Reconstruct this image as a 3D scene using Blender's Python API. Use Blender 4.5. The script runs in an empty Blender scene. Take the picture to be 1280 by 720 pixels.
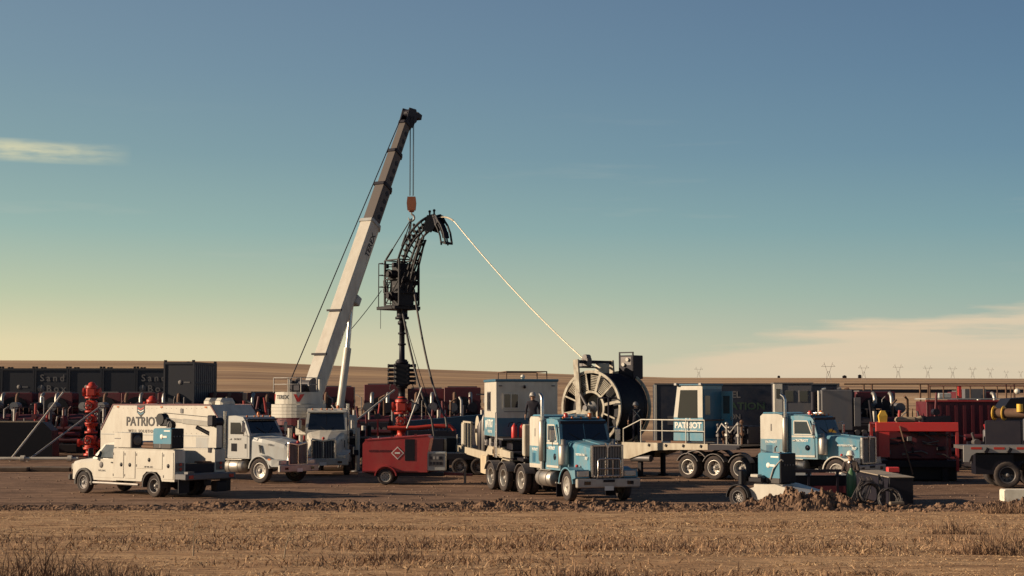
import bpy, bmesh, math, random
import numpy as np
from mathutils import Vector, Matrix, Euler, noise as mnoise

# ------------------------------------------------------------------ camera, sky, sun
scene = bpy.context.scene
col = scene.collection
R = math.radians
EYE = 3.6
cd = bpy.data.cameras.new("camera")
cam = bpy.data.objects.new("camera", cd); col.objects.link(cam)
cam.location = (0, 0, EYE)
cam.rotation_euler = (R(90 + 3.95), 0, 0)
cd.sensor_width = 36.0
cd.lens = 56.25
cd.clip_start = 0.3
cd.clip_end = 9000
scene.camera = cam

SUN_DIR = Vector((-0.97, -0.09, 0.0)).normalized()
SUN_EL = R(19)
toward = Vector((SUN_DIR.x * math.cos(SUN_EL), SUN_DIR.y * math.cos(SUN_EL), math.sin(SUN_EL)))
sl = bpy.data.lights.new("sun", 'SUN'); sl.energy = 5.0; sl.angle = R(0.55); sl.color = (1.0, 0.80, 0.55)
sun = bpy.data.objects.new("sun", sl); col.objects.link(sun)
sun.rotation_euler = toward.to_track_quat('Z', 'Y').to_euler()
sun.location = toward * 120

world = bpy.data.worlds.new("World"); scene.world = world; world.use_nodes = True
nt = world.node_tree; nt.nodes.clear()
N = nt.nodes.new; L = nt.links.new
out = N('ShaderNodeOutputWorld'); bg = N('ShaderNodeBackground'); L(bg.outputs[0], out.inputs[0])
sky = N('ShaderNodeTexSky'); sky.sky_type = 'NISHITA'; sky.sun_disc = False
sky.sun_elevation = SUN_EL; sky.sun_rotation = math.atan2(SUN_DIR.x, SUN_DIR.y)
sky.air_density = 1.0; sky.dust_density = 2.5; sky.ozone_density = 2.0
tc = N('ShaderNodeTexCoord'); sep = N('ShaderNodeSeparateXYZ'); L(tc.outputs['Generated'], sep.inputs[0])
def wmath(op, a, b=None, clamp=False):
    n = N('ShaderNodeMath'); n.operation = op; n.use_clamp = clamp
    for i, q in enumerate((a, b)):
        if q is None: continue
        if isinstance(q, (int, float)): n.inputs[i].default_value = q
        else: L(q, n.inputs[i])
    return n.outputs[0]
def wramp(fac, stops, interp='LINEAR'):
    n = N('ShaderNodeValToRGB'); n.color_ramp.interpolation = interp
    e = n.color_ramp.elements
    while len(e) < len(stops): e.new(0.5)
    for k, (p, c) in enumerate(stops):
        e[k].position = p; e[k].color = (c[0], c[1], c[2], 1)
    L(fac, n.inputs[0]); return n.outputs[0]
def wmix(fac, a, b, typ='MIX'):
    n = N('ShaderNodeMix'); n.data_type = 'RGBA'; n.blend_type = typ
    if isinstance(fac, (int, float)): n.inputs[0].default_value = fac
    else: L(fac, n.inputs[0])
    for i, q in ((6, a), (7, b)):
        if isinstance(q, tuple): n.inputs[i].default_value = (*q, 1)
        else: L(q, n.inputs[i])
    return n.outputs[2]
def lin(r, g, b):
    f = lambda c: (c / 255 / 12.92) if c / 255 <= 0.04045 else ((c / 255 + 0.055) / 1.055) ** 2.4
    return (f(r), f(g), f(b))
# tone of the evening air by height above the horizon, sun side (left) and far side
zz = wmath('MAXIMUM', sep.outputs[2], 0.0)
hgt = wmath('POWER', zz, 0.6)
def hp(z): return z ** 0.6
near_sun = wramp(hgt, [(0.0, lin(250, 228, 176)), (hp(.034), lin(238, 222, 177)), (hp(.064), lin(198, 206, 172)), (hp(.104), lin(160, 187, 176)), (hp(.15), lin(138, 167, 170)), (hp(.20), lin(126, 153, 167)), (hp(.245), lin(119, 144, 163)), (hp(.45), lin(80, 103, 126)), (1.0, lin(38, 52, 76))])
far_side = wramp(hgt, [(0.0, lin(196, 190, 172)), (hp(.034), lin(170, 184, 171)), (hp(.064), lin(147, 175, 170)), (hp(.104), lin(121, 157, 167)), (hp(.15), lin(103, 138, 161)), (hp(.20), lin(92, 125, 153)), (hp(.245), lin(85, 115, 146)), (hp(.45), lin(60, 82, 112)), (1.0, lin(34, 48, 74))])
side = wmath('MULTIPLY_ADD', sep.outputs[0], -1.25); side.node.inputs[2].default_value = 0.5; side.node.use_clamp = True
grad = wmix(side, far_side, near_sun)
# thin cloud: one streak on the left, a low veil on the right
def cloud(scale, lo, hi, detail=5):
    mp = N('ShaderNodeMapping'); mp.inputs['Scale'].default_value = scale; L(tc.outputs['Generated'], mp.inputs[0])
    n = N('ShaderNodeTexNoise'); n.inputs['Scale'].default_value = 1.0; n.inputs['Detail'].default_value = detail
    n.inputs['Roughness'].default_value = 0.55; L(mp.outputs[0], n.inputs[0])
    return wramp(n.outputs['Fac'], [(lo, (0, 0, 0)), (hi, (1, 1, 1))]), n
def bump01(v, c, w):   # smooth bump around c with half-width w
    d = wmath('SUBTRACT', v, c); d = wmath('DIVIDE', d, w); d = wmath('MULTIPLY', d, d)
    return wmath('SUBTRACT', 1.0, d, clamp=True)
c1, n1 = cloud((22, 22, 140), 0.36, 0.62)
m1 = wmath('MULTIPLY', bump01(sep.outputs[0], -0.298, 0.068), bump01(sep.outputs[2], 0.1475, 0.0075))
s1 = wmath('MULTIPLY', wmath('MULTIPLY', c1, m1), 0.75)
c2, n2 = cloud((7, 7, 75), 0.30, 0.70, 6)
# low warm veil lying on the horizon, thicker to the right
mx = wmath('MULTIPLY_ADD', sep.outputs[0], 12.0); mx.node.inputs[2].default_value = -0.55; mx.node.use_clamp = True
top = wmath('MULTIPLY_ADD', sep.outputs[0], 0.11); top.node.inputs[2].default_value = 0.021
top = wmath('MINIMUM', top, 0.075)
nz = wmath('MULTIPLY_ADD', n2.outputs['Fac'], 0.075); nz.node.inputs[2].default_value = -0.036
mz = wmath('SUBTRACT', wmath('ADD', top, nz), sep.outputs[2]); mz = wmath('MULTIPLY', mz, 75, clamp=True)
c2b = wmath('MULTIPLY_ADD', c2, 0.35); c2b.node.inputs[2].default_value = 0.62
s2 = wmath('MULTIPLY', c2b, wmath('MULTIPLY', mx, mz))
# a few faint wisps higher up
c3, n3 = cloud((6, 6, 60), 0.60, 0.82, 5)
m3 = wmath('MULTIPLY', bump01(sep.outputs[2], 0.11, 0.075), 0.16)
s3 = wmath('MULTIPLY', c3, m3)
grad = wmix(s3, grad, lin(215, 208, 190))
grad = wmix(s1, grad, lin(232, 224, 180))
grad = wmix(s2, grad, lin(229, 208, 178))
nis = N('ShaderNodeVectorMath'); nis.operation = 'SCALE'; L(sky.outputs[0], nis.inputs[0]); nis.inputs['Scale'].default_value = 0.07
final = wmix(0.94, nis.outputs[0], grad)
L(final, bg.inputs[0]); bg.inputs[1].default_value = 0.76

scene.view_settings.view_transform = 'Standard'
scene.view_settings.look = 'None'
scene.view_settings.exposure = 0.40
scene.view_settings.gamma = 1.0
scene.render.engine = 'CYCLES'

# ------------------------------------------------------------------ materials
MATS = {}
def mat(name, c, rough=0.55, metal=0.0, dust=0.25, dscale=2.2, dcol=(0.23, 0.165, 0.12), bump=0.0, bscale=40, spec=0.5, coat=0.0, streak=1.0):
    if name in MATS: return MATS[name]
    m = bpy.data.materials.new(name); m.use_nodes = True
    t = m.node_tree; p = t.nodes['Principled BSDF']
    p.inputs['Base Color'].default_value = (*c, 1); p.inputs['Roughness'].default_value = rough
    p.inputs['Metallic'].default_value = metal; p.inputs['Specular IOR Level'].default_value = spec
    p.inputs['Coat Weight'].default_value = coat
    co = t.nodes.new('ShaderNodeTexCoord')
    if dust > 0:
        mp = t.nodes.new('ShaderNodeMapping'); mp.inputs['Scale'].default_value = (1, 1, 1 / streak if streak else 1)
        t.links.new(co.outputs['Object'], mp.inputs[0])
        n = t.nodes.new('ShaderNodeTexNoise'); n.inputs['Scale'].default_value = dscale; n.inputs['Detail'].default_value = 8; n.inputs['Roughness'].default_value = 0.65
        t.links.new(mp.outputs[0], n.inputs[0])
        r = t.nodes.new('ShaderNodeValToRGB'); r.color_ramp.elements[0].position = 0.36; r.color_ramp.elements[1].position = 0.74
        t.links.new(n.outputs['Fac'], r.inputs[0])
        k = t.nodes.new('ShaderNodeMath'); k.operation = 'MULTIPLY'; k.inputs[1].default_value = dust
        t.links.new(r.outputs[0], k.inputs[0])
        x = t.nodes.new('ShaderNodeMix'); x.data_type = 'RGBA'; x.inputs[6].default_value = (*c, 1); x.inputs[7].default_value = (*dcol, 1)
        t.links.new(k.outputs[0], x.inputs[0]); t.links.new(x.outputs[2], p.inputs['Base Color'])
        ra = t.nodes.new('ShaderNodeMath'); ra.operation = 'MULTIPLY_ADD'; ra.inputs[1].default_value = 0.4; ra.inputs[2].default_value = rough; ra.use_clamp = True
        t.links.new(k.outputs[0], ra.inputs[0]); t.links.new(ra.outputs[0], p.inputs['Roughness'])
    if bump > 0:
        n2 = t.nodes.new('ShaderNodeTexNoise'); n2.inputs['Scale'].default_value = bscale; n2.inputs['Detail'].default_value = 4
        t.links.new(co.outputs['Object'], n2.inputs[0])
        b = t.nodes.new('ShaderNodeBump'); b.inputs['Strength'].default_value = bump; b.inputs['Distance'].default_value = 0.02
        t.links.new(n2.outputs['Fac'], b.inputs['Height']); t.links.new(b.outputs[0], p.inputs['Normal'])
    MATS[name] = m; return m
WHITE = mat('white_paint', (.575, .54, .485), .36, dust=.42, dscale=3.2, streak=3, bump=.06, bscale=4)
GREYWHITE = mat('grey_white_paint', (.40, .41, .415), .33, dust=.45, dscale=3, streak=3, bump=.06, bscale=4)
CREAM = mat('worn_cream_paint', (.50, .445, .355), .5, dust=.6, dscale=3.2, dcol=(.22, .14, .09), streak=4)
BLUE = mat('light_blue_paint', (.075, .25, .36), .32, dust=.62, dscale=3.4, dcol=(.24, .20, .165), streak=2.5, bump=.06, bscale=4)
DBLUE = mat('deep_blue_paint', (.02, .115, .20), .38, dust=.25)
NAVY = mat('navy_panel', (.006, .012, .032), .5, dust=.15)
WELDBLUE = mat('welder_blue', (.022, .19, .30), .42, dust=.2)
CHROME = mat('chrome', (.58, .56, .55), .22, 1.0, dust=.45, dscale=5)
ALU = mat('dull_aluminium', (.42, .40, .38), .42, 0.85, dust=.45)
STEEL = mat('grey_steel', (.13, .125, .135), .5, 0.5, dust=.35)
LSTEEL = mat('light_steel', (.36, .34, .33), .5, 0.3, dust=.35)
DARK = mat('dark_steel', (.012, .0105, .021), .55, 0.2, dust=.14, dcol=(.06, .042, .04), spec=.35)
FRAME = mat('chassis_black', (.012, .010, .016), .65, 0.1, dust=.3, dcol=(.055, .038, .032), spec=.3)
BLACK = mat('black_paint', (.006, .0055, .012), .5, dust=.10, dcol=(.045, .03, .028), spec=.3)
RUBBER = mat('tyre_rubber', (.020, .017, .022), .85, dust=.7, dscale=4, dcol=(.12, .085, .065), bump=.4, bscale=60)
PLASTIC = mat('black_plastic', (.018, .016, .022), .6, dust=.2)
GLASS = mat('dark_glass', (.007, .009, .016), .07, dust=.03, dscale=4, dcol=(.12, .11, .11), spec=.8)
LGLASS = mat('clear_side_glass', (.035, .05, .06), .10, dust=.08, spec=.8)
RED = mat('red_paint', (.37, .022, .028), .42, dust=.25, streak=2)
DRED = mat('dark_red_paint', (.105, .009, .018), .5, dust=.3, dcol=(.07, .04, .04))
BRED = mat('bright_red_paint', (.60, .03, .03), .4, dust=.2)
ORANGE = mat('orange_red_paint', (.50, .042, .026), .42, dust=.22, dcol=(.2, .05, .03))
YELLOW = mat('yellow_paint', (.78, .46, .05), .45, dust=.3)
GREY = mat('grey_paint', (.10, .10, .118), .5, dust=.25, streak=3)
DGREY = mat('container_grey', (.016, .018, .032), .6, dust=.25, dcol=(.032, .028, .032), streak=4)
TAN = mat('canvas_tan', (.30, .23, .16), .8, dust=.3)
LENS = mat('lamp_lens', (.62, .58, .52), .15, dust=.2)
AMBER = mat('amber_lens', (.55, .16, .04), .25, dust=.1)
REDLENS = mat('red_lens', (.45, .03, .02), .25, dust=.1)
PIPE = mat('weathered_pipe', (.58, .53, .47), .55, .3, dust=.5)
GREEN = mat('green_paint', (.03, .115, .045), .4, dust=.25)
TEXTW = mat('white_lettering', (.74, .72, .68), .6, dust=.15)
TEXTD = mat('dark_lettering', (.02, .02, .03), .6, dust=.1)
TEXTG = mat('faded_lettering', (.15, .145, .155), .7, dust=.4)
TEXTGR = mat('green_lettering', (.02, .06, .035), .7, dust=.2)
SKIN = mat('skin', (.34, .19, .13), .6, dust=.1)
CLOTH = mat('dark_work_cloth', (.016, .014, .026), .9, dust=.25, dcol=(.05, .04, .04))
CLOTH2 = mat('brown_work_cloth', (.055, .04, .04), .9, dust=.25)
HAT = mat('white_hard_hat', (.72, .68, .60), .35, dust=.2)
GRIME = mat('rust_brown_steel', (.14, .07, .045), .75, .2, dust=.5)
HOSE = mat('black_hose', (.022, .020, .026), .5, dust=.3)
WOOD = mat('timber_mat', (.09, .06, .045), .9, dust=.5, bump=.5)
BOOMDK = mat('weathered_boom', (.085, .068, .066), .6, dust=.3, dcol=(.12, .09, .08))
SILVER = mat('dull_silver', (.46, .43, .40), .4, .35, dust=.5, dscale=4)
PUMPRED = mat('oily_red', (.062, .006, .013), .5, dust=.3, dcol=(.035, .02, .022))
PYLON = mat('hazed_lattice', (.40, .35, .32), .7, dust=0)  # distance haze on the pylons put into a lightened colour
COPPER = mat('rust_orange_block', (.34, .10, .045), .6, dust=.4)

# ------------------------------------------------------------------ mesh builder
class MB:
    def __init__(s): s.v = []; s.f = []; s.s = []
    def add(s, V, F, smooth=False):
        o = len(s.v); s.v += [tuple(p) for p in V]
        for k, f in enumerate(F):
            s.f.append(tuple(i + o for i in f)); s.s.append(smooth if isinstance(smooth, bool) else smooth[k])
        return s
    def box(s, cx, cy, cz, sx, sy, sz, b=0.0, rot=None):
        hx, hy, hz = sx / 2, sy / 2, sz / 2
        b = min(b, hx * .9, hy * .9, hz * .9)
        if b <= 0:
            V = [(x, y, z) for x in (-hx, hx) for y in (-hy, hy) for z in (-hz, hz)]
            F = [(0, 1, 3, 2), (4, 6, 7, 5), (0, 4, 5, 1), (2, 3, 7, 6), (0, 2, 6, 4), (1, 5, 7, 3)]
        else:
            V = []; idx = {}
            for sxn in (-1, 1):
                for syn in (-1, 1):
                    for szn in (-1, 1):
                        for ax in range(3):
                            p = [sxn * hx, syn * hy, szn * hz]
                            for a in range(3):
                                if a != ax: p[a] -= (sxn, syn, szn)[a] * b
                            idx[(sxn, syn, szn, ax)] = len(V); V.append(tuple(p))
            F = []
            sg = (-1, 1)
            for ax in range(3):
                o1, o2 = [a for a in range(3) if a != ax]
                for d in sg:
                    q = []
                    for (u, w) in ((-1, -1), (1, -1), (1, 1), (-1, 1)):
                        k = [0, 0, 0]; k[ax] = d; k[o1] = u; k[o2] = w
                        q.append(idx[(*k, ax)])
                    F.append(tuple(q))
                for u in sg:          # edges running along ax
                    for w in sg:
                        q = []
                        for (e, aa) in ((-1, o1), (-1, o2), (1, o2), (1, o1)):
                            k = [0, 0, 0]; k[ax] = e; k[o1] = u; k[o2] = w
                            q.append(idx[(*k, aa)])
                        F.append(tuple(q))
            for a in sg:
                for c in sg:
                    for e in sg: F.append(tuple(idx[(a, c, e, k)] for k in range(3)))
        Mx = Matrix.Translation((cx, cy, cz))
        if rot is not None: Mx = Mx @ (rot.to_4x4() if isinstance(rot, Matrix) else Euler(rot).to_matrix().to_4x4())
        return s.add([Mx @ Vector(p) for p in V], F)
    def bar(s, p0, p1, w, h=None, b=0.0):
        p0, p1 = Vector(p0), Vector(p1); d = p1 - p0; h = h or w
        q = d.to_track_quat('X', 'Z').to_matrix()
        c = (p0 + p1) / 2
        return s.box(c.x, c.y, c.z, d.length, w, h, b, q)
    def _basis(s, d):
        d = Vector(d).normalized()
        a = Vector((0, 0, 1)) if abs(d.z) < .9 else Vector((1, 0, 0))
        u = d.cross(a).normalized(); w = d.cross(u).normalized()
        return d, u, w
    def lathe(s, prof, o, d, n=20, smooth=True, mod=None):
        d, u, w = s._basis(d); o = Vector(o); V = []; F = []
        for (r, t) in prof:
            for k in range(n):
                a = 2 * math.pi * k / n
                rr = r * (mod(k, r) if mod else 1)
                V.append(o + d * t + (u * math.cos(a) + w * math.sin(a)) * rr)
        for i in range(len(prof) - 1):
            for k in range(n):
                F.append((i * n + k, i * n + (k + 1) % n, (i + 1) * n + (k + 1) % n, (i + 1) * n + k))
        return s.add(V, F, smooth)
    def cyl(s, p0, p1, r, r1=None, n=12, cap=True):
        p0, p1 = Vector(p0), Vector(p1); d = p1 - p0; ln = d.length
        r1 = r if r1 is None else r1
        s.lathe([(r, 0), (r1, ln)], p0, d, n)
        if cap:
            d_, u, w = s._basis(d)
            for (p, rr) in ((p0, r), (p1, r1)):
                if rr > 1e-4: s.add([p + (u * math.cos(2 * math.pi * k / n) + w * math.sin(2 * math.pi * k / n)) * rr for k in range(n)], [tuple(range(n))])
        return s
    def tube(s, pts, r, n=8, cap=True):
        pts = [Vector(p) for p in pts]; V = []; F = []; m = len(pts)
        u = None
        for i, p in enumerate(pts):
            d = (pts[min(i + 1, m - 1)] - pts[max(i - 1, 0)]).normalized()
            if u is None: _, u, w = s._basis(d)
            u = (u - d * u.dot(d)).normalized(); w = d.cross(u)
            rr = r[i] if isinstance(r, (list, tuple)) else r
            for k in range(n):
                a = 2 * math.pi * k / n; V.append(p + (u * math.cos(a) + w * math.sin(a)) * rr)
        for i in range(m - 1):
            for k in range(n): F.append((i * n + k, i * n + (k + 1) % n, (i + 1) * n + (k + 1) % n, (i + 1) * n + k))
        s.add(V, F, True)
        if cap:
            s.add([V[k] for k in range(n)], [tuple(range(n))]); s.add([V[(m - 1) * n + k] for k in range(n)], [tuple(range(n))])
        return s
    def prism(s, poly, a, b, axis='y', taper=None):
        n = len(poly)
        def P(p, t):
            return {'y': (p[0], t, p[1]), 'x': (t, p[0], p[1]), 'z': (p[0], p[1], t)}[axis]
        V = [P(p, a) for p in poly] + [P(p, b) for p in (taper or poly)]
        F = [tuple(range(n)), tuple(range(n, 2 * n))] + [(k, (k + 1) % n, n + (k + 1) % n, n + k) for k in range(n)]
        return s.add(V, F)
    def loft(s, secs, smooth=False, closed=True, caps=True):
        n = len(secs[0]); V = [p for q in secs for p in q]; F = []
        for i in range(len(secs) - 1):
            for k in range(n if closed else n - 1):
                F.append((i * n + k, i * n + (k + 1) % n, (i + 1) * n + (k + 1) % n, (i + 1) * n + k))
        s.add(V, F, smooth)
        if caps: s.add(secs[0], [tuple(range(n))]); s.add(secs[-1], [tuple(range(n))])
        return s
    def arch(s, cx, cz, r, th, y0, y1, a0, a1, n=14):   # fender band around an axle
        secs = []
        for k in range(n + 1):
            a = R(a0 + (a1 - a0) * k / n); c, e = math.cos(a), math.sin(a)
            secs.append([(cx + r * c, y0, cz + r * e), (cx + r * c, y1, cz + r * e), (cx + (r + th) * c, y1, cz + (r + th) * e), (cx + (r + th) * c, y0, cz + (r + th) * e)])
        return s.loft(secs)
    def sphere(s, c, r, n=12, m=8, sz=1.0):
        V = []; F = []
        prof = [(max(1e-4, math.sin(math.pi * i / m)) * r, -math.cos(math.pi * i / m) * r * sz) for i in range(m + 1)]
        return s.lathe(prof, c, (0, 0, 1), n)
    def mesh(s, name, m):
        me = bpy.data.meshes.new(name)
        me.from_pydata(s.v, [], s.f)
        me.polygons.foreach_set('use_smooth', s.s)
        b = bmesh.new(); b.from_mesh(me); bmesh.ops.recalc_face_normals(b, faces=b.faces); b.to_mesh(me); b.free()
        me.materials.append(m); me.update()
        return me
    def build(s, name, m, parent=None, loc=None, rot=None):
        o = bpy.data.objects.new(name, s.mesh(name, m)); col.objects.link(o)
        if parent: o.parent = parent
        if loc is not None: o.location = loc
        if rot is not None: o.rotation_euler = rot
        return o
def tag(o, label=None, cat=None, group=None, kind=None):
    if label: o['label'] = label
    if cat: o['category'] = cat
    if group: o['group'] = group
    if kind: o['kind'] = kind
    return o
def thing(name, label, cat, loc=(0, 0, 0), rz=0.0, group=None):
    o = bpy.data.objects.new(name, None); col.objects.link(o)
    o.empty_display_size = .2; o.location = loc; o.rotation_euler = (0, 0, rz)
    return tag(o, label, cat, group)
def use(me, name, parent, loc=(0, 0, 0), rot=(0, 0, 0)):
    o = bpy.data.objects.new(name, me); col.objects.link(o); o.parent = parent; o.location = loc; o.rotation_euler = rot
    return o
def copy_tree(o, parent=None):
    c = o.copy(); col.objects.link(c); c.parent = parent
    for ch in o.children: copy_tree(ch, c)
    return c
def head(hx, hy): return math.atan2(hy, hx)
TXT = {}
def lettering(txt, size, m, parent, loc, rot, name='lettering', ext=.004, align='CENTER', xs=1.0, spacing=1.0, bold=0.0):
    key = (txt, size, m.name, align, spacing, bold)
    if key not in TXT:
        cu = bpy.data.curves.new('t', 'FONT'); cu.body = txt; cu.size = size; cu.extrude = ext; cu.align_x = align; cu.align_y = 'CENTER'
        cu.space_character = spacing; cu.offset = bold; cu.resolution_u = 3
        o = bpy.data.objects.new('t', cu); col.objects.link(o)
        dg = bpy.context.evaluated_depsgraph_get(); me = bpy.data.meshes.new_from_object(o.evaluated_get(dg))
        bpy.data.objects.remove(o); bpy.data.curves.remove(cu)
        me.name = 'lettering'; me.materials.clear(); me.materials.append(m); TXT[key] = me
    o = use(TXT[key], name, parent, loc, rot); o.scale = (xs, 1, 1)
    return o
# text standing on a side face: y=-w side of a vehicle heading +x reads towards -y ; y=+w side reads towards +y
SIDE_R = (R(90), 0, 0)            # seen from -y, text runs along +x
SIDE_L = (R(90), 0, R(180))       # seen from +y, text runs along -x
FRONT = (R(90), 0, R(90))         # seen from +x
REAR = (R(90), 0, R(-90))         # seen from -x

# ------------------------------------------------------------------ terrain
def sstep(a, b, x):
    t = max(0.0, min(1.0, (x - a) / (b - a))); return t * t * (3 - 2 * t)
SKYL = [(-1.5, .022), (-.32, .0238), (-.25, .0236), (-.17, .0232), (-.11, .0205), (-.06, .0185), (0, .0165), (.05, .0146), (.10, .0130), (.2, .0128), (.32, .0124), (1.5, .0125)]
def skyl(u):
    for (a, p), (b, q) in zip(SKYL, SKYL[1:]):
        if a <= u <= b: return p + (q - p) * (u - a) / (b - a)
    return SKYL[-1][1]
YR = 2200.0
def gz(x, y):
    if y < 53:
        z = 1.95 * (1 - sstep(4, 54, y) * .35 - .65 * max(0, min(1, (y - 8) / 45)))
        z = max(z, 0) if y > 8 else 1.95 + (8 - y) * .01
        w = 1 - sstep(47, 53, y)
        z += w * (.05 * mnoise.noise((x * .35, y * .5, 0)) + .03 * mnoise.noise((x * 1.3, y * 1.6, 4)))
        return z
    if y < 150: return .02 * mnoise.noise((x * .3, y * .3, 9)) * sstep(53, 58, y) - .004
    u = x / y; t = (y - 150) / (YR - 150)
    zr = EYE + skyl(max(-1.5, min(1.5, u))) * YR
    if t <= 1:
        z = zr * (t * t * (1.9 - .9 * t))
        z += 3.0 * sstep(.02, .2, t) * (1 - t) * mnoise.noise((x * .004, y * .006, 2))
        if u < .2: z += (1.1 * math.exp(-((y - 520) / 8) ** 2) + 1.6 * math.exp(-((y - 760) / 12) ** 2)) * (1 - sstep(.0, .2, u))
    else: z = zr - (y - YR) * .012 - 4 * sstep(0, 400, y - YR)
    return z
ys = [-25 + 5 * k for k in range(6)] + list(np.arange(5, 60, .75)) + list(np.arange(60, 150, 6)) + list(np.arange(150, 900, 12)) + list(np.arange(900, 2300, 40)) + [2400, 2800, 3400, 4200, 5200]
us = list(np.linspace(-1.5, -.42, 18)) + list(np.linspace(-.40, .40, 140)) + list(np.linspace(.42, 1.5, 18))
V = []; F = []
for y in ys:
    for u in us:
        x = u * (abs(y) + 25); V.append((x, y, gz(x, y)))
nu = len(us)
for i in range(len(ys) - 1):
    for k in range(nu - 1): F.append((i * nu + k, i * nu + k + 1, (i + 1) * nu + k + 1, (i + 1) * nu + k))
gm = bpy.data.materials.new('ground_soil'); gm.use_nodes = True
def ground_nodes(m, kind):
    t = m.node_tree; p = t.nodes['Principled BSDF']; p.inputs['Roughness'].default_value = .95; p.inputs['Specular IOR Level'].default_value = .15
    n = t.nodes.new; l = t.links.new
    g = n('ShaderNodeNewGeometry'); sp = n('ShaderNodeSeparateXYZ'); l(g.outputs['Position'], sp.inputs[0])
    def mapn(scale, det=6, rgh=.6):
        mp = n('ShaderNodeMapping'); mp.inputs['Scale'].default_value = scale; l(g.outputs['Position'], mp.inputs[0])
        q = n('ShaderNodeTexNoise'); q.inputs['Scale'].default_value = 1; q.inputs['Detail'].default_value = det; q.inputs['Roughness'].default_value = rgh
        l(mp.outputs[0], q.inputs[0]); return q.outputs['Fac']
    def ramp(f, st):
        r = n('ShaderNodeValToRGB'); e = r.color_ramp.elements
        while len(e) < len(st): e.new(.5)
        for k, (po, c) in enumerate(st): e[k].position = po; e[k].color = (*c, 1)
        l(f, r.inputs[0]); return r.outputs[0]
    def mix(f, a, b):
        x = n('ShaderNodeMix'); x.data_type = 'RGBA'; l(f, x.inputs[0]); l(a, x.inputs[6]); l(b, x.inputs[7]); return x.outputs[2]
    def math_(op, a, b, c=None, cl=False):
        q = n('ShaderNodeMath'); q.operation = op; q.use_clamp = cl
        for i, s in enumerate((a, b, c)):
            if s is None: continue
            if isinstance(s, (int, float)): q.inputs[i].default_value = s
            else: l(s, q.inputs[i])
        return q.outputs[0]
    field = ramp(mapn((.5, 1.6, 1), 9, .68), [(.28, (.20, .11, .064)), (.42, (.40, .235, .13)), (.56, (.52, .325, .185)), (.74, (.60, .40, .235))])
    pad = ramp(mapn((.28, 1.5, 1), 9, .66), [(.32, (.09, .056, .044)), (.44, (.205, .125, .09)), (.55, (.29, .183, .127)), (.72, (.37, .245, .17))])
    far = ramp(mapn((.0025, .022, 0), 7, .62), [(.3, (.18, .108, .072)), (.46, (.36, .23, .145)), (.58, (.47, .31, .19)), (.72, (.54, .37, .23))])
    det = ramp(mapn((1.6, 4.5, 2), 8, .75), [(.36, (.50, .47, .46)), (.55, (1.0, 1.0, 1.0)), (.72, (1.22, 1.18, 1.12))])
    track = ramp(mapn((.05, 2.6, 0), 5, .6), [(.40, (.72, .68, .66)), (.52, (1, 1, 1)), (.7, (1.1, 1.08, 1.04))])
    def mul(a_, b_):
        x = n('ShaderNodeMix'); x.data_type = 'RGBA'; x.blend_type = 'MULTIPLY'; x.inputs[0].default_value = 1; l(a_, x.inputs[6]); l(b_, x.inputs[7]); return x.outputs[2]
    pad = mul(mul(pad, det), track); field = mul(field, det)
    patch = ramp(mapn((.0016, .0045, 0), 3, .5), [(.40, (.78, .76, .76)), (.50, (1, 1, 1)), (.60, (1.08, 1.06, 1.0))])
    far = mul(far, patch)
    wob = mapn((.25, .25, .25), 4)
    yy = math_('MULTIPLY_ADD', wob, 3.0, sp.outputs[1])
    a = math_('MULTIPLY', math_('SUBTRACT', yy, 52.2), .8, None, True)
    b = math_('MULTIPLY', math_('SUBTRACT', sp.outputs[1], 138), .04, None, True)
    c = mix(b, mix(a, field, pad), far)
    l(c, p.inputs['Base Color'])
    bp = n('ShaderNodeBump'); bp.inputs['Strength'].default_value = .8; bp.inputs['Distance'].default_value = .06
    l(mapn((3, 7, 5), 8, .7), bp.inputs['Height']); l(bp.outputs[0], p.inputs['Normal'])
ground_nodes(gm, 'g')
me = bpy.data.meshes.new('ground'); me.from_pydata(V, [], F); me.materials.append(gm)
me.polygons.foreach_set('use_smooth', [True] * len(F))
ground = bpy.data.objects.new('ground', me); col.objects.link(ground); tag(ground, kind='structure', label='tan stubble field, dirt pad and low brown hills', cat='ground')

# bulldozed dirt bank between field and pad
BK = [(-.42, .10), (-.22, .12), (-.17, .24), (-.10, .22), (-.04, .20), (-.01, .30), (.03, .26), (.07, .24), (.12, .20), (.145, .24), (.165, .52), (.185, .70), (.205, .55), (.225, .20), (.25, .14), (.28, .2), (.32, .36), (.45, .3)]
def bank_h(u):
    for (a, p), (b, q) in zip(BK, BK[1:]):
        if a <= u <= b: return p + (q - p) * sstep(a, b, u)
    return .2
nx, ny = 900, 46
V = []; F = []
rng = random.Random(5)
for j in range(ny + 1):
    yl = -1.5 + 3.0 * j / ny
    for i in range(nx + 1):
        u = -.42 + .84 * i / nx; x = u * 51.5
        yc = 51.6 + .5 * mnoise.noise((x * .22, 3, 1)) + .9 * sstep(-.05, -.25, u)
        y = yc + yl
        sh = max(0.0, 1 - (abs(yl) / (1.15 + .3 * mnoise.noise((x * .5, yl, 7)))) ** 1.6)
        tb = mnoise.turbulence((x * 1.7, y * 1.9, .5), 5, True, noise_basis='PERLIN_ORIGINAL', amplitude_scale=.62, frequency_scale=2.1)
        hh = bank_h(u) * .82 * sh * (.30 + 1.1 * tb) + .04 * (tb - .4) * sstep(1.5, .9, abs(yl))
        z = gz(x, y) + hh - .05 * sstep(1.1, 1.5, abs(yl))
        V.append((x, y, z))
for j in range(ny):
    for i in range(nx): F.append((j * (nx + 1) + i, j * (nx + 1) + i + 1, (j + 1) * (nx + 1) + i + 1, (j + 1) * (nx + 1) + i))
bm_ = bpy.data.materials.new('bank_soil'); bm_.use_nodes = True
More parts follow.
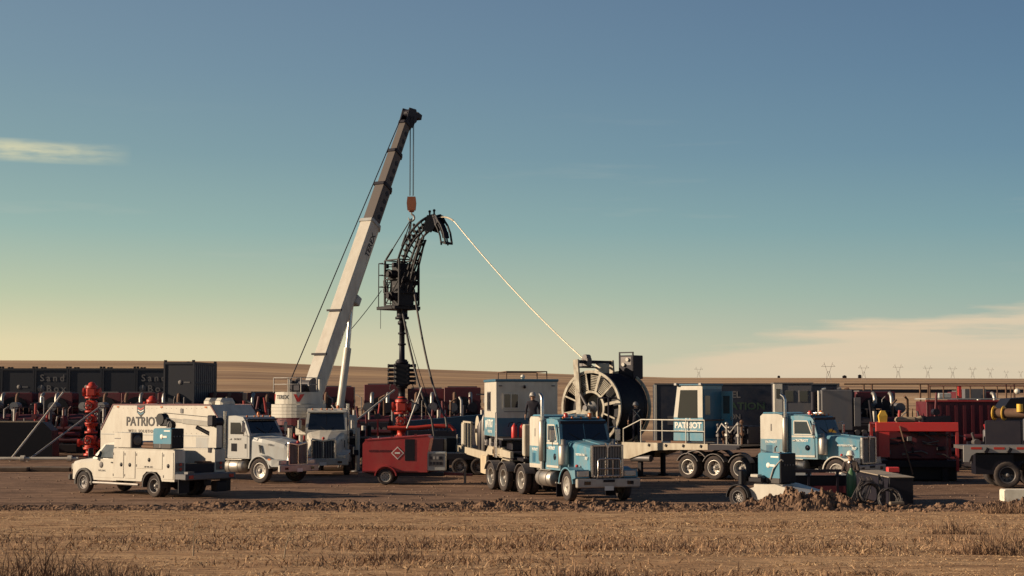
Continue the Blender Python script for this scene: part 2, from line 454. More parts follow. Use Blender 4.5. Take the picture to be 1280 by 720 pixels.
t = bm_.node_tree; p = t.nodes['Principled BSDF']; p.inputs['Roughness'].default_value = 1; p.inputs['Specular IOR Level'].default_value = .1
tcn = t.nodes.new('ShaderNodeTexCoord'); q = t.nodes.new('ShaderNodeTexNoise'); q.inputs['Scale'].default_value = 2.6; q.inputs['Detail'].default_value = 10; q.inputs['Roughness'].default_value = .7
t.links.new(tcn.outputs['Object'], q.inputs[0]); r = t.nodes.new('ShaderNodeValToRGB')
r.color_ramp.elements[0].position = .3; r.color_ramp.elements[0].color = (.06, .036, .03, 1); r.color_ramp.elements[1].position = .72; r.color_ramp.elements[1].color = (.33, .205, .135, 1)
t.links.new(q.outputs['Fac'], r.inputs[0]); t.links.new(r.outputs[0], p.inputs['Base Color'])
bp = t.nodes.new('ShaderNodeBump'); bp.inputs['Distance'].default_value = .05; bp.inputs['Strength'].default_value = .9; q2 = t.nodes.new('ShaderNodeTexNoise'); q2.inputs['Scale'].default_value = 14; q2.inputs['Detail'].default_value = 6
t.links.new(tcn.outputs['Object'], q2.inputs[0]); t.links.new(q2.outputs['Fac'], bp.inputs['Height']); t.links.new(bp.outputs[0], p.inputs['Normal'])
me = bpy.data.meshes.new('dirt_bank'); me.from_pydata(V, [], F); me.materials.append(bm_)
bank = bpy.data.objects.new('dirt_bank', me); col.objects.link(bank); tag(bank, kind='structure', label='low lumpy bank of bulldozed dark soil', cat='dirt bank')

# ---- dry grass: blades as single long triangles, one colour per blade
def grass_mat(name, cs):
    m = bpy.data.materials.new(name); m.use_nodes = True; t = m.node_tree; p = t.nodes['Principled BSDF']
    p.inputs['Roughness'].default_value = .8; p.inputs['Specular IOR Level'].default_value = .2
    g = t.nodes.new('ShaderNodeNewGeometry'); r = t.nodes.new('ShaderNodeValToRGB'); e = r.color_ramp.elements
    while len(e) < len(cs): e.new(.5)
    for k, c in enumerate(cs): e[k].position = k / (len(cs) - 1); e[k].color = (*c, 1)
    t.links.new(g.outputs['Random Per Island'], r.inputs[0]); t.links.new(r.outputs[0], p.inputs['Base Color']); return m
STRAW = grass_mat('straw', [(.13, .075, .044), (.34, .21, .12), (.50, .335, .195), (.66, .47, .29)])
DRYG = grass_mat('dead_grass', [(.10, .055, .038), (.19, .112, .072), (.31, .19, .118), (.43, .28, .165)])
WEED = grass_mat('dry_weed', [(.075, .045, .035), (.15, .09, .062), (.26, .16, .10), (.38, .24, .15)])
def blades(name, P, H, W, lean, seed, m, kind=None):
    rg = np.random.default_rng(seed); n = len(P)
    a = rg.uniform(0, 2 * np.pi, n); ln = np.abs(rg.normal(0, 1, n)) * lean * H
    b = rg.uniform(0, 2 * np.pi, n)
    d = np.stack([np.cos(a), np.sin(a), np.zeros(n)], 1) * W[:, None] / 2
    tip = P + np.stack([np.cos(b) * ln, np.sin(b) * ln, H], 1)
    mid = P + np.stack([np.cos(b) * ln * .35, np.sin(b) * ln * .35, H * .6], 1)
    v = np.empty((n, 5, 3)); v[:, 0] = P - d; v[:, 1] = P + d; v[:, 2] = mid + d * .7; v[:, 3] = mid - d * .7; v[:, 4] = tip
    me = bpy.data.meshes.new(name); me.vertices.add(n * 5); me.vertices.foreach_set('co', v.reshape(-1))
    base = (np.arange(n) * 5)[:, None]
    li = np.concatenate([base + np.array([0, 1, 2, 3]), base + np.array([3, 2, 4])], 1).reshape(-1)
    me.loops.add(len(li)); me.loops.foreach_set('vertex_index', li.astype(np.int32))
    ls = np.stack([np.arange(n) * 7, np.arange(n) * 7 + 4], 1).reshape(-1); lt = np.tile([4, 3], n)
    me.polygons.add(2 * n); me.polygons.foreach_set('loop_start', ls.astype(np.int32)); me.polygons.foreach_set('loop_total', lt.astype(np.int32))
    me.update(); me.validate(); me.materials.append(m)
    return me
rg = np.random.default_rng(11)
NT = 190000
yy = 11 + 39.5 * rg.random(NT) ** 1.0
uu = rg.uniform(-.40, .40, NT)
P = []; Hh = []; Ww = []
for y, u, k in zip(yy, uu, rg.random(NT)):
    x = u * (y + 2)
    d = mnoise.noise((x * .28, y * .5, 20)) + .5 * mnoise.noise((x * .9, y * 1.6, 31))
    if k > .60 + .7 * d: continue
    h = (.010 + .020 * rng.random()) * (1 + max(0, d) * 1.6)
    P.append((x, y, gz(x, y) - .01)); Hh.append(h); Ww.append(.010 + .00035 * y)
me = blades('dry_grass', np.array(P), np.array(Hh), np.array(Ww), 4.0, 3, STRAW)
go = bpy.data.objects.new('dry_grass', me); col.objects.link(go); tag(go, 'short dry straw grass and stubble covering the foreground field', 'grass', kind='stuff')

# longer tufts growing on the bank and in drifts over the field
P = []; Hh = []; Ww = []
drift = [(-.19, 27, 3.2, 1.3), (-.27, 30, 3.0, 1.0), (-.07, 27.5, 1.8, .8), (.03, 30, 2.0, 1.0), (.07, 26, 1.8, .8), (.145, 26.5, 2.4, .9), (.30, 29, 1.6, 1.2), (-.1, 36, 3, .8), (.2, 38, 3.5, .8), (-.05, 22, 1.4, .6), (.1, 19, 1.5, .6)]
for (u0, y0, rx, ry) in drift:
    for k in range(800):
        y = y0 + rng.gauss(0, ry); x = u0 * y0 + rng.gauss(0, rx)
        if y < 11 or y > 49: continue
        P.append((x, y, gz(x, y) - .02)); Hh.append(rng.uniform(.05, .15)); Ww.append(.012 + .0003 * y)
me = blades('long_dry_grass', np.array(P), np.array(Hh), np.array(Ww), 1.6, 8, DRYG)
go = bpy.data.objects.new('long_dry_grass', me); col.objects.link(go); tag(go, 'drifts of longer brown dead grass lying across the field', 'grass', kind='stuff')

def weed_clump(u, y, rad, h, n, label, seed):
    r2 = random.Random(seed); x0 = u * y; z0 = gz(x0, y)
    P = []; H = []; W = []
    for k in range(n):
        a = r2.uniform(0, 6.283); q = rad * math.sqrt(r2.random()); x = q * math.cos(a); yy_ = q * .6 * math.sin(a)
        P.append((x, yy_, gz(x0 + x, y + yy_) - z0 - .02)); H.append(h * (.18 + .9 * r2.random() ** 2.2) * (1.15 - .85 * q / rad)); W.append(.008 + .00025 * y)
    me = blades('weed_clump', np.array(P), np.array(H), np.array(W), .75, seed, WEED)
    o = bpy.data.objects.new('weed_clump', me); col.objects.link(o); o.location = (x0, y, z0)
    tag(o, label, 'weeds', 'dead weed clumps in the field'); return o
weed_clump(-.290, 16.5, 1.3, .62, 2600, 'large dark bush of dead weeds in the bottom left corner', 41)
weed_clump(-.245, 18.2, .9, .32, 900, 'low dead weeds just right of the bottom left bush', 42)
weed_clump(.302, 25.0, .9, .52, 1300, 'tall dark weed clump near the right edge of the field', 43)
weed_clump(.045, 19.0, .45, .30, 350, 'small grass clump at the lower middle of the field', 44)
weed_clump(.275, 33.0, .7, .40, 500, 'faint weed clump short of the white slab', 45)
weed_clump(-.075, 23.0, .5, .34, 420, 'spiky clump of stalks in the left half of the field', 46)
weed_clump(.306, 48.5, .9, .55, 700, 'brush growing on the bank before the white slab', 47)
def stalk(u, y, h, bend, label):
    x0 = u * y; z0 = gz(x0, y); mb = MB(); pts = [(bend * (k / 7) ** 2, .02 * math.sin(k), h * k / 7 - (.0 if k < 6 else .06 * (k - 5))) for k in range(8)]
    mb.tube(pts, [.012 - .0012 * k for k in range(8)], 5)
    for k in (3, 5, 6): mb.tube([pts[k], (pts[k][0] + .06, pts[k][1], pts[k][2] + .07)], .004, 4)
    tag(mb.build('dry_stalk', TAN, None, (x0, y, z0)), label, 'stalk', 'single dead stalks')
stalk(-.1975, 24, .62, .02, 'upright dead stalk left of the field centre')
stalk(-.141, 23, .48, .16, 'bent dead stalk with a curled tip')

# clods of earth on the bank
P = MB()
cl = random.Random(77)
for k in range(900):
    u = cl.uniform(-.36, .40); x = u * 51.5; y = 51.0 + .9 * sstep(-.05, -.25, u) + cl.gauss(0, .8)
    s_ = cl.uniform(.03, .11) * (1.5 if .15 < u < .25 else 1)
    yc = 51.6 + .9 * sstep(-.05, -.25, u)
    base = gz(x, y) + bank_h(u) * max(0, 1 - abs(y - yc) / 1.2) * .8
    P.box(x, y, base, s_ * 1.5, s_, s_ * .9, s_ * .3, (cl.uniform(-1, 1), cl.uniform(-1, 1), cl.uniform(0, 3)))
o = P.build('soil_clods', bm_); tag(o, 'loose clods of dark earth scattered along the bank', 'soil', kind='stuff')

# loose stones and crumbs of soil over the dirt pad
P = MB()
for k in range(1300):
    y = 53.2 + 24 * cl.random() ** 1.6; x = cl.uniform(-.36, .36) * y; s_ = cl.uniform(.015, .06)
    P.box(x, y, gz(x, y) + s_ * .2, s_ * 1.6, s_, s_ * .8, s_ * .25, (cl.uniform(-.6, .6), cl.uniform(-.6, .6), cl.uniform(0, 3)))
o = P.build('pad_gravel', mat('gravel', (.30, .195, .14), .95, dust=.6, dscale=1.3, dcol=(.13, .085, .065))); tag(o, 'loose stones and soil crumbs scattered over the dirt pad', 'gravel', kind='stuff')
# straw growing over the bank
P = []; Hh = []; Ww = []
for k in range(9000):
    u = cl.uniform(-.38, .38); x = u * 51.5; yc = 51.6 + .9 * sstep(-.05, -.25, u); y = yc + cl.uniform(-1.7, .3)
    base = gz(x, y) + bank_h(u) * .82 * max(0, 1 - (abs(y - yc) / 1.15) ** 1.6) * .55
    if mnoise.noise((x * .5, y, 3)) < -.05: continue
    P.append((x, y, base - .02)); Hh.append(cl.uniform(.04, .13)); Ww.append(.022)
me = blades('bank_straw', np.array(P), np.array(Hh), np.array(Ww), 1.2, 18, DRYG)
go = bpy.data.objects.new('bank_straw', me); col.objects.link(go); tag(go, 'straw and dead grass caught along the dirt bank', 'grass', kind='stuff')

# ------------------------------------------------------------------ wheels
WH = {}
def wheel(root, x, y, r=.52, w=.28, style='dual', out=-1, rimmat=None, steer=0.0):
    """style: 'dual' deep dish with two tyres, 'front' bulging disc, 'small' car or trailer wheel; out = side (-1: -y)"""
    rimmat = rimmat or ALU
    key = (r, w, style, out, rimmat.name)
    if key not in WH:
        tb = MB(); n = 44
        rr = r * .61
        def tyre(t0):
            pr = [(rr, -w * .40), (r * .72, -w * .49), (r * .88, -w * .5), (r * .965, -w * .44), (r, -w * .34)]
            pr = pr + [(a, -b) for a, b in reversed(pr)]
            tb.lathe([(a, b + t0) for a, b in pr], (0, 0, 0), (0, 1, 0), n, True, lambda k, q: (1 - .022 * (k % 2)) if q > r * .95 else 1)
        tyre(0)
        if style == 'dual': tyre(-out * (w + .06))
        d = Vector((0, out, 0))
        rb = MB(); hb = MB(); hl = MB()
        lip = w * .42
        if style == 'dual': disc, hubt = -w * .30, w * .30
        elif style == 'front': disc, hubt = w * .22, w * .52
        else: disc, hubt = w * .02, w * .22
        rb.lathe([(rr * 1.04, lip), (rr * .99, lip * 1.04), (rr * .94, lip * .96), (rr * .90, disc + .03), (rr * .84, disc), (rr * .45, disc + (.05 if style == 'front' else .015)), (rr * .40, disc)], (0, 0, 0), d, 28)
        rb.lathe([(rr * .5, disc - .01), (.001, disc - .01)], (0, 0, 0), d, 20)
        rb.lathe([(rr * 1.02, lip), (rr * 1.0, -lip)], (0, 0, 0), d, 28)
        hb.lathe([(rr * .40, disc - .005), (rr * .38, disc + .03), (rr * .26, disc + .04), (rr * .24, hubt - .02), (rr * .16, hubt), (.001, hubt + .005)], (0, 0, 0), d, 16)
        for k in range(8):
            a = 2 * math.pi * k / 8; p = Vector((math.cos(a), 0, math.sin(a))) * rr * .52
            hb.cyl(p + d * disc, p + d * (disc + .045), .016, n=6)
            a += math.pi / 8; p = Vector((math.cos(a), 0, math.sin(a))) * rr * .68
            hl.cyl(p + d * (disc - .02), p + d * (disc + .016), rr * .095, n=10)
        WH[key] = (tb.mesh('tyre', RUBBER), rb.mesh('rim', rimmat), hb.mesh('hub', LSTEEL if rimmat is not CHROME else CHROME), hl.mesh('rim_holes', BLACK))
    t_, r_, h_, o_ = WH[key]
    o = use(r_, 'wheel', root, (x, y, r), (0, 0, steer))
    use(t_, 'tyre', o); use(h_, 'hub', o); use(o_, 'rim_holes', o)
    return o
def part(mb, name, m, parent): return mb.build(name, m, parent)

def tank(root, x0, x1, y, z, r, name='fuel_tank', m=None):
    m = m or ALU; o = MB().lathe([(.001, 0), (r * .85, .0), (r, .04), (r, abs(x1 - x0) - .04), (r * .85, abs(x1 - x0)), (.001, abs(x1 - x0))], (min(x0, x1), y, z), (1, 0, 0), 20).build(name, m, root)
    L_ = abs(x1 - x0); b = MB()
    for k in (.25, .75): b.lathe([(r + .012, L_ * k - .03), (r + .012, L_ * k + .03)], (min(x0, x1), y, z), (1, 0, 0), 20)
    b.build('strap', STEEL, o)
    st = MB().box((x0 + x1) / 2, y + (-.12 if y < 0 else .12), z + r + .01, L_ * .9, .25, .03); st.build('step', ALU, o)
    return o

# ------------------------------------------------------------------ long-nose sleeper tractor, blue and white
def sleeper_tractor(label, loc, rz, axles, guard=True, steer=0.0, fpaint=None):
    t = thing('semi_tractor', label, 'truck', loc, rz, 'blue and white sleeper tractors')
    back = axles[-1] - .9
    for s in (-1, 1):
        MB().box((.7 + back) / 2, s * .43, .86, .7 - back, .09, .27, .01).build('frame_rail', FRAME, t)
    part(MB().box(.98, 0, .66, .17, 2.42, .31, .03), 'bumper', SILVER, t)
    for s in (-1, 1):
        MB().box(1.071, s * .82, .67, .02, .24, .12).build('fog_lamp', GLASS, t)
    MB().box(1.075, 0, .48, .02, .34, .15).build('number_plate', TEXTW, t)
    MB().box(1.072, 0, .735, .012, .44, .09).build('plate_recess', BLACK, t)
    # hood: rounded box lofted back to the cowl
    def sec(x, hw, zt, zb, c=.13):
        return [(x, -hw, zb), (x, -hw, zt - c), (x, -hw + c * .35, zt - c * .3), (x, -hw + c, zt), (x, -hw * .35, zt + .035), (x, hw * .35, zt + .035), (x, hw - c, zt), (x, hw - c * .35, zt - c * .3), (x, hw, zt - c), (x, hw, zb)]
    hood = MB().loft([sec(.80, .60, 1.90, .88), (sec(.3, .63, 1.96, .9)), sec(-.45, .68, 2.03, 1.0), sec(-.98, .72, 2.07, 1.0)]).build('hood', BLUE, t)
    MB().box(-.1, 0, 2.045, 1.7, .30, .04, .015, (0, R(5.4), 0)).build('hood_ridge', BLUE, hood)
    for s in (-1, 1):
        lettering('WESTERN STAR', .11, TEXTW, hood, (.15, s * .70, 1.62), SIDE_R if s < 0 else SIDE_L, bold=.002)
        lettering('767', .15, TEXTW, hood, (.57, s * .655, 1.50), SIDE_R if s < 0 else SIDE_L, bold=.004)
        MB().sphere((.05, s * .78, 1.22), .06, 10, 6).build('side_marker', REDLENS, hood)
    g = MB()
    g.box(.84, 0, 1.40, .06, 1.10, 1.02)
    gr = g.build('grille', DARK, t)
    b = MB()
    for k in range(17): b.box(.885, -.50 + k * .0625, 1.40, .03, .022, 1.0)
    b.build('grille_bars', LSTEEL, gr)
    f = MB(); f.box(.89, -.575, 1.42, .12, .085, 1.12, .02); f.box(.89, .575, 1.42, .12, .085, 1.12, .02); f.box(.885, 0, 1.955, .11, 1.06, .085, .02); f.box(.90, 0, 1.45, .06, .05, 1.0); f.box(.885, 0, .885, .1, 1.06, .06)
    f.build('grille_surround', CHROME, gr)
    MB().prism([(-.13, .06), (-.07, .06), (0, -.05), (.07, .06), (.13, .06), (.03, -.12), (-.03, -.12)], .945, .965, 'x').build('emblem', CHROME, gr).location = (0, 0, 1.985)
    if guard:
        gd = MB()
        for y in (-.42, -.14, .14, .42): gd.tube([(1.0, y, .82), (1.08, y, .9), (1.08, y, 1.46)], .026, 8)
        gd.tube([(1.0, -.42, .82), (1.08, -.42, .92), (1.08, -.42, 1.44), (1.08, -.36, 1.5), (1.08, .36, 1.5), (1.08, .42, 1.44), (1.08, .42, .92), (1.0, .42, .82)], .03, 8)
        gd.tube([(1.08, -.42, 1.16), (1.08, .42, 1.16)], .024, 8); gd.tube([(1.08, -.42, .92), (1.08, .42, .92)], .024, 8)
        gd.build('grille_guard', CHROME, t)
    for s in (-1, 1):
        y0, y1 = (s * .66, s * 1.20)
        fm = MB().arch(0, .54, .60, .05, min(y0, y1), max(y0, y1), 8, 176, 18)
        fm.prism([(.10, 1.15), (.44, 1.08), (.82, 1.12), (.86, .84), (.58, .78), (.42, 1.0)], min(y0, y1) + .002, max(y0, y1) - .002)
        fo = fm.build('fender', fpaint or BLUE, t)
        h = MB().box(.85, s * .90, .98, .05, .46, .21, .02).build('headlamp', CHROME, t)
        MB().box(.879, s * .90, .98, .012, .36, .13).build('lens', LENS, h)
        MB().arch(0, .54, .57, .03, min(y0, y1) + .02, max(y0, y1) - .02, 12, 172, 14).build('wheel_well', BLACK, fo)
    # cab
    prof = [(-.98, 1.02), (-.98, 2.06), (-1.20, 2.72), (-1.34, 2.83), (-1.9, 2.88), (-2.42, 2.86), (-2.42, 1.02)]
    tap = lambda w: [(x, z) for x, z in prof]
    cab = MB()
    secs = []
    for y, d in ((-.97, 0), (-.985, 0), (.985, 0), (.97, 0)): secs.append([(x, y * (1 if z < 2.1 else .965), z) for x, z in prof])
    cab.loft(secs)
    cb = cab.build('cab', BLUE, t)
    MB().box(-1.88, 0, 2.885, 1.05, 1.7, .045, .02).build('roof_panel', BLUE, cb)
    ws = MB(); n_ = Vector((.66, 0, .22)).normalized()
    for s in (-1, 1):
        ws.add([Vector((-.985, s * .02, 2.10)) + n_ * .012, Vector((-.985, s * .88, 2.10)) + n_ * .012, Vector((-1.185, s * .82, 2.69)) + n_ * .012, Vector((-1.185, s * .02, 2.69)) + n_ * .012], [(0, 1, 2, 3)])
    wsd = ws.build('windshield', GLASS, cb)
    wp = MB()
    for s in (-1, 1): wp.bar((-.965, s * .2, 2.12), (-1.06, s * .62, 2.36), .02)
    wp.build('wipers', BLACK, wsd)
    MB().bar((-1.18, -.9, 2.74), (-1.18, .9, 2.74), .05, .10).build('visor', DARK, cb)
    for s in (-1, 1):
        Y = s * .99
        dr = MB().prism([(-1.10, 1.10), (-2.22, 1.10), (-2.22, 2.68), (-1.36, 2.68), (-1.12, 2.08)], Y - .004, Y + .008) if s > 0 else MB().prism([(-1.10, 1.10), (-2.22, 1.10), (-2.22, 2.68), (-1.36, 2.68), (-1.12, 2.08)], Y - .008, Y + .004)
        d_ = dr.build('door', BLUE, t)
        Yg = Y + s * .014
        MB().prism([(-1.26, 2.10), (-2.06, 2.10), (-2.06, 2.60), (-1.47, 2.60)], Yg - .004, Yg + .004).build('window', LGLASS if s < 0 else GLASS, d_)
        fr = MB(); q = [(-1.22, 2.06), (-2.10, 2.06), (-2.10, 2.64), (-1.45, 2.64)]
        for a, b_ in zip(q, q[1:] + q[:1]): fr.bar((a[0], Yg, a[1]), (b_[0], Yg, b_[1]), .03, .05)
        fr.build('window_frame', WHITE, d_)
        MB().box(-1.66, Y + s * .012, 1.98, 1.10, .012, .07).build('stripe', WHITE, d_)
        MB().box(-1.66, Y + s * .012, 1.145, 1.12, .012, .08).build('sill_stripe', WHITE, d_)
        vt = MB(); vt.lathe([(.001, .012), (.12, .012), (.12, 0)], (-1.45, Y + s * .006, 1.50), (0, s, 0), 18); vt.build('vent_window', GLASS, d_).scale = (1, 1, 1)
        MB().box(-2.1, Y + s * .03, 1.80, .14, .03, .05).build('handle', CHROME, d_)
        lettering('PATRIOT', .15, TEXTW, d_, (-1.72, Y + s * .013, 1.80), SIDE_R if s < 0 else SIDE_L, bold=.006)
        mb = MB(); mb.tube([(-1.05, s * .98, 2.55), (-1.0, s * 1.28, 2.6), (-1.0, s * 1.28, 1.9), (-1.05, s * .98, 1.95)], .018, 6)
        ma = mb.build('mirror_arm', CHROME, t)
        MB().box(-1.0, s * 1.29, 2.28, .08, .2, .46, .03).build('mirror', CHROME, ma)
        ac = MB(); ac.lathe([(.001, 0), (.17, 0), (.19, .05), (.19, .66), (.15, .72), (.09, .75), (.09, .92), (.001, .92)], (-.72, s * .97, 1.22), (0, 0, 1), 18)
        ac.build('air_cleaner', ALU, t)
        if s < 0:
          ex = MB(); ex.cyl((-2.50, s * 1.06, 1.0), (-2.50, s * 1.06, 1.35), .075); ex.lathe([(.08, 0), (.135, .04), (.135, 1.45), (.08, 1.5)], (-2.50, s * 1.06, 1.30), (0, 0, 1), 16)
          eo = ex.build('exhaust_stack', ALU, t)
          MB().tube([(-2.50, s * 1.06, 2.8), (-2.50, s * 1.06, 3.55), (-2.56, s * 1.06, 3.68), (-2.70, s * 1.06, 3.76)], .068, 12).build('exhaust_pipe', CHROME, eo)
        tank(t, -1.55, -2.95, s * .88, .70, .30)
        MB().box(-.75, s * 1.0, .60, .5, .35, .05).build('step', ALU, t)
        MB().box(-.80, s * .96, .42, .03, .5, .62).build('mud_flap', BLACK, t)
    # sleeper: blue band low, white above, blue roof cap
    sl_ = MB(); z0, z1 = 1.05, 2.98
    sp = [(-2.56, z0), (-2.56, z1 - .28), (-2.66, z1 - .06), (-2.86, z1), (-3.62, z1), (-3.74, z1 - .10), (-3.74, z0)]
    sl_.loft([[(x, -1.02, z) for x, z in sp], [(x, -1.06, z - (.05 if z > 2.6 else 0)) for x, z in sp], [(x, 1.06, z - (.05 if z > 2.6 else 0)) for x, z in sp], [(x, 1.02, z) for x, z in sp]][1:3])
    so = sl_.build('sleeper', WHITE, t)
    MB().loft([[(x, -.99, z), (x, .99, z), (x, .93, z + .06), (x, -.93, z + .06)] for x, z in ((-2.70, 2.90), (-2.95, 2.95), (-3.66, 2.94))]).build('roof_cap', BLUE, so)
    for s in (-1, 1):
        MB().box(-3.15, s * 1.062, 1.52, 1.16, .012, .66).build('blue_panel', BLUE, so)
        MB().box(-3.15, s * 1.064, 1.15, 1.16, .012, .10).build('sill', WHITE, so)
        MB().box(-3.3, s * 1.068, 1.42, .30, .012, .34, .0).build('hatch', DBLUE, so)
        lettering('PATRIOT', .14, TEXTW, so, (-3.2, s * 1.07, 1.72), SIDE_R if s < 0 else SIDE_L, bold=.004)
        MB().box(-3.2, s * 1.065, 2.35, .05, .012, .3).build('vent', STEEL, so)
    lt = MB()
    for y in (-.7, -.35, 0, .35, .7): lt.sphere((-1.38, y, 2.90), .05, 8, 5)
    lt.build('marker_lights', AMBER, cb)
    for y in (-.5, .45):
        MB().lathe([(.001, .17), (.05, .17), (.08, .12), (.085, 0)], (-1.6, y, 2.905), (0, 0, 1), 12).build('beacon', AMBER if y > 0 else REDLENS, cb)
    hn = MB()
    for y in (-.2, .2): hn.tube([(-1.9, y, 2.98), (-1.5, y, 2.98), (-1.38, y, 2.98)], [.025, .03, .06], 8)
    hn.build('air_horns', CHROME, cb)
    MB().box(-4.0, 0, 1.03, .45, 1.4, .05).build('deck_plate', ALU, t)
    for s in (-1, 1):
        wheel(t, 0, s * 1.03, .53, .29, 'front', s, SILVER, steer)
        for k, a in enumerate(axles):
            wheel(t, a, s * 1.04, .53, .27, 'dual', s, SILVER if k == 0 else ALU)
            f = MB().arch(a, .53, .60, .025, min(s * .8, s * 1.22), max(s * .8, s * 1.22), 25, 155, 10)
            f.build('drive_fender', STEEL, t)
    for a in axles: MB().cyl((a, -.9, .53), (a, .9, .53), .10).sphere((a, 0, .53), .22).build('axle', FRAME, t)
    MB().cyl((0, -.95, .50), (0, .95, .50), .07).build('front_axle', FRAME, t)
    MB().box(-.15, 0, .95, 1.7, .7, .6, .05).build('engine', DARK, t)
    MB().prism([(a, .0) for a in ()] or [(axles[-1] - .1, 1.05), (axles[-1] + .9, 1.05), (axles[-1] + .7, 1.18), (axles[-1] + .1, 1.18)], -.45, .45).build('fifth_wheel', FRAME, t)
    return t

# ------------------------------------------------------------------ sloping-nose day cab (white), used under the van body and the crane
def nose_cab(t, paint, bright=False, axle_back=4.6, roofz=2.92):
    MB().box(1.18, 0, .64, .14, 2.35, .30, .03).build('bumper', SILVER, t)
    for s in (-1, 1): MB().box(1.256, s * .78, .64, .012, .20, .10).build('fog_lamp', GLASS, t)
    MB().box(1.26, 0, .56, .012, .32, .15).build('number_plate', TEXTW, t)
    def sec(x, hw, zt, zb, c=.2, tw=.78):
        return [(x, -hw, zb), (x, -hw * .99, zt - c * 1.3), (x, -hw * .94, zt - c * .5), (x, -hw * tw, zt - .05), (x, -hw * .3, zt + .03), (x, hw * .3, zt + .03), (x, hw * tw, zt - .05), (x, hw * .94, zt - c * .5), (x, hw * .99, zt - c * 1.3), (x, hw, zb)]
    hood = MB().loft([sec(1.06, .60, 1.62, .80), sec(.92, .64, 1.74, .80), sec(.45, .74, 1.86, .86), sec(-.2, .86, 1.97, .95), sec(-.78, .93, 2.05, 1.0)]).build('hood', paint, t)
    MB().prism([(.95, 1.76), (-.6, 2.07), (-.6, 2.00), (.95, 1.70)], -.035, .035).build('hood_seam', paint, hood)
    for s in (-1, 1):
        MB().prism([(-.30, 1.62), (-.22, 1.62), (-.14, 1.28), (-.22, 1.28)], min(s * .90, s * .94), max(s * .90, s * .94)).build('hood_vent', BLACK, hood)
        lettering('T800', .12, TEXTG, hood, (.25, s * .80, 1.63), SIDE_R if s < 0 else SIDE_L)
    gr = MB().box(1.07, 0, 1.22, .06, 1.06, .82).build('grille', DARK, t)
    b = MB()
    for k in range(13): b.box(1.11, -.46 + k * .0767, 1.22, .03, .018, .8)
    b.build('grille_bars', LSTEEL, gr)
    f = MB(); f.box(1.11, -.55, 1.22, .12, .08, .92, .02); f.box(1.11, .55, 1.22, .12, .08, .92, .02); f.box(1.11, -.27, 1.66, .12, .60, .08, .02, (R(-10), 0, 0)); f.box(1.11, .27, 1.66, .12, .60, .08, .02, (R(10), 0, 0)); f.box(1.12, 0, 1.24, .06, .045, .82); f.box(1.11, 0, .78, .1, 1.06, .06)
    f.build('grille_surround', CHROME, gr)
    MB().sphere((1.13, 0, 1.74), .07, 10, 6).build('emblem', REDLENS, gr)
    for s in (-1, 1):
        y0, y1 = sorted((s * .58, s * 1.20))
        fm = MB().arch(0, .53, .60, .05, y0, y1, 10, 172, 18)
        fm.loft([[(.44, y0, 1.02), (.44, y1, 1.02), (.44, y1, .92), (.44, y0, .92)], [(.75, y0, 1.02), (.75, y1 - (.04 if s > 0 else 0), 1.02), (.75, y1, .72), (.75, y0, .72)], [(1.10, y0 + (.10 if s < 0 else 0), .98), (1.10, y1 - (.10 if s > 0 else 0), .98), (1.10, y1 - (.08 if s > 0 else 0), .72), (1.10, y0 + (.08 if s < 0 else 0), .72)]])
        fo = fm.build('fender', paint, t)
        h = MB().box(1.09, s * .84, .90, .06, .36, .17, .03).build('headlamp', CHROME, t)
        MB().box(1.125, s * .84, .90, .012, .28, .10).build('lens', LENS, h)
        MB().box(.62, s * 1.19, 1.02, .18, .04, .07, .01).build('turn_signal', AMBER, fo)
        MB().arch(0, .53, .57, .03, y0 + .02, y1 - .02, 12, 170, 14).build('wheel_well', BLACK, fo)
    rz_ = roofz
    prof = [(-.80, 1.02), (-.80, 2.06), (-1.14, rz_ - .20), (-1.26, rz_ - .06), (-1.7, rz_), (-2.24, rz_ - .02), (-2.24, 1.02)]
    cb = MB().loft([[(x, y * (1 if z < 2.1 else .955), z) for x, z in prof] for y in (-.99, .99)]).build('cab', paint, t)
    n_ = Vector((.75, 0, .34)).normalized()
    ws = MB()
    zt = rz_ - .23
    ws.add([Vector((-.82, -.88, 2.10)) + n_ * .012, Vector((-.82, .88, 2.10)) + n_ * .012, Vector((-1.125, .80, zt)) + n_ * .012, Vector((-1.125, -.80, zt)) + n_ * .012], [(0, 1, 2, 3)])
    wd = ws.build('windshield', GLASS, cb)
    wp = MB()
    for s in (-1, 1): wp.bar((-.79, s * .1 + .05, 2.10), (-.94, s * .5 + .05, 2.36), .02)
    wp.bar((-.815, 0, 2.08), (-1.11, 0, zt), .02); wp.build('wipers', BLACK, wd)
    MB().bar((-1.10, -.9, rz_ - .17), (-1.10, .9, rz_ - .17), .16, .05).build('visor', DARK if not bright else paint, cb)
    lt = MB()
    for y in (-.7, -.25, 0, .25, .7): lt.sphere((-1.26, y, rz_ - .03), .045, 8, 5)
    lt.build('marker_lights', AMBER, cb)
    MB().lathe([(.001, .16), (.05, .16), (.07, .1), (.075, 0)], (-1.8, .5, rz_ - .01), (0, 0, 1), 12).build('beacon', AMBER, cb)
    for s in (-1, 1):
        Y = s * .995
        q = [(-.92, 1.08), (-2.10, 1.08), (-2.10, rz_ - .2), (-1.28, rz_ - .2), (-.94, 2.05)]
        d_ = MB().prism(q, Y - .006, Y + .006).build('door', paint, t)
        Yg = Y + s * .012
        MB().prism([(-1.10, 2.06), (-1.96, 2.06), (-1.96, rz_ - .30), (-1.36, rz_ - .30)], Yg - .004, Yg + .004).build('window', GLASS, d_)
        MB().prism([(-1.55, 1.32), (-1.90, 1.32), (-1.90, 1.66), (-1.55, 1.66)], Yg - .004, Yg + .004).build('peep_window', GLASS, d_)
        MB().box(-1.02, Yg, 1.55, .10, .012, .2).build('vent', BLACK, d_)
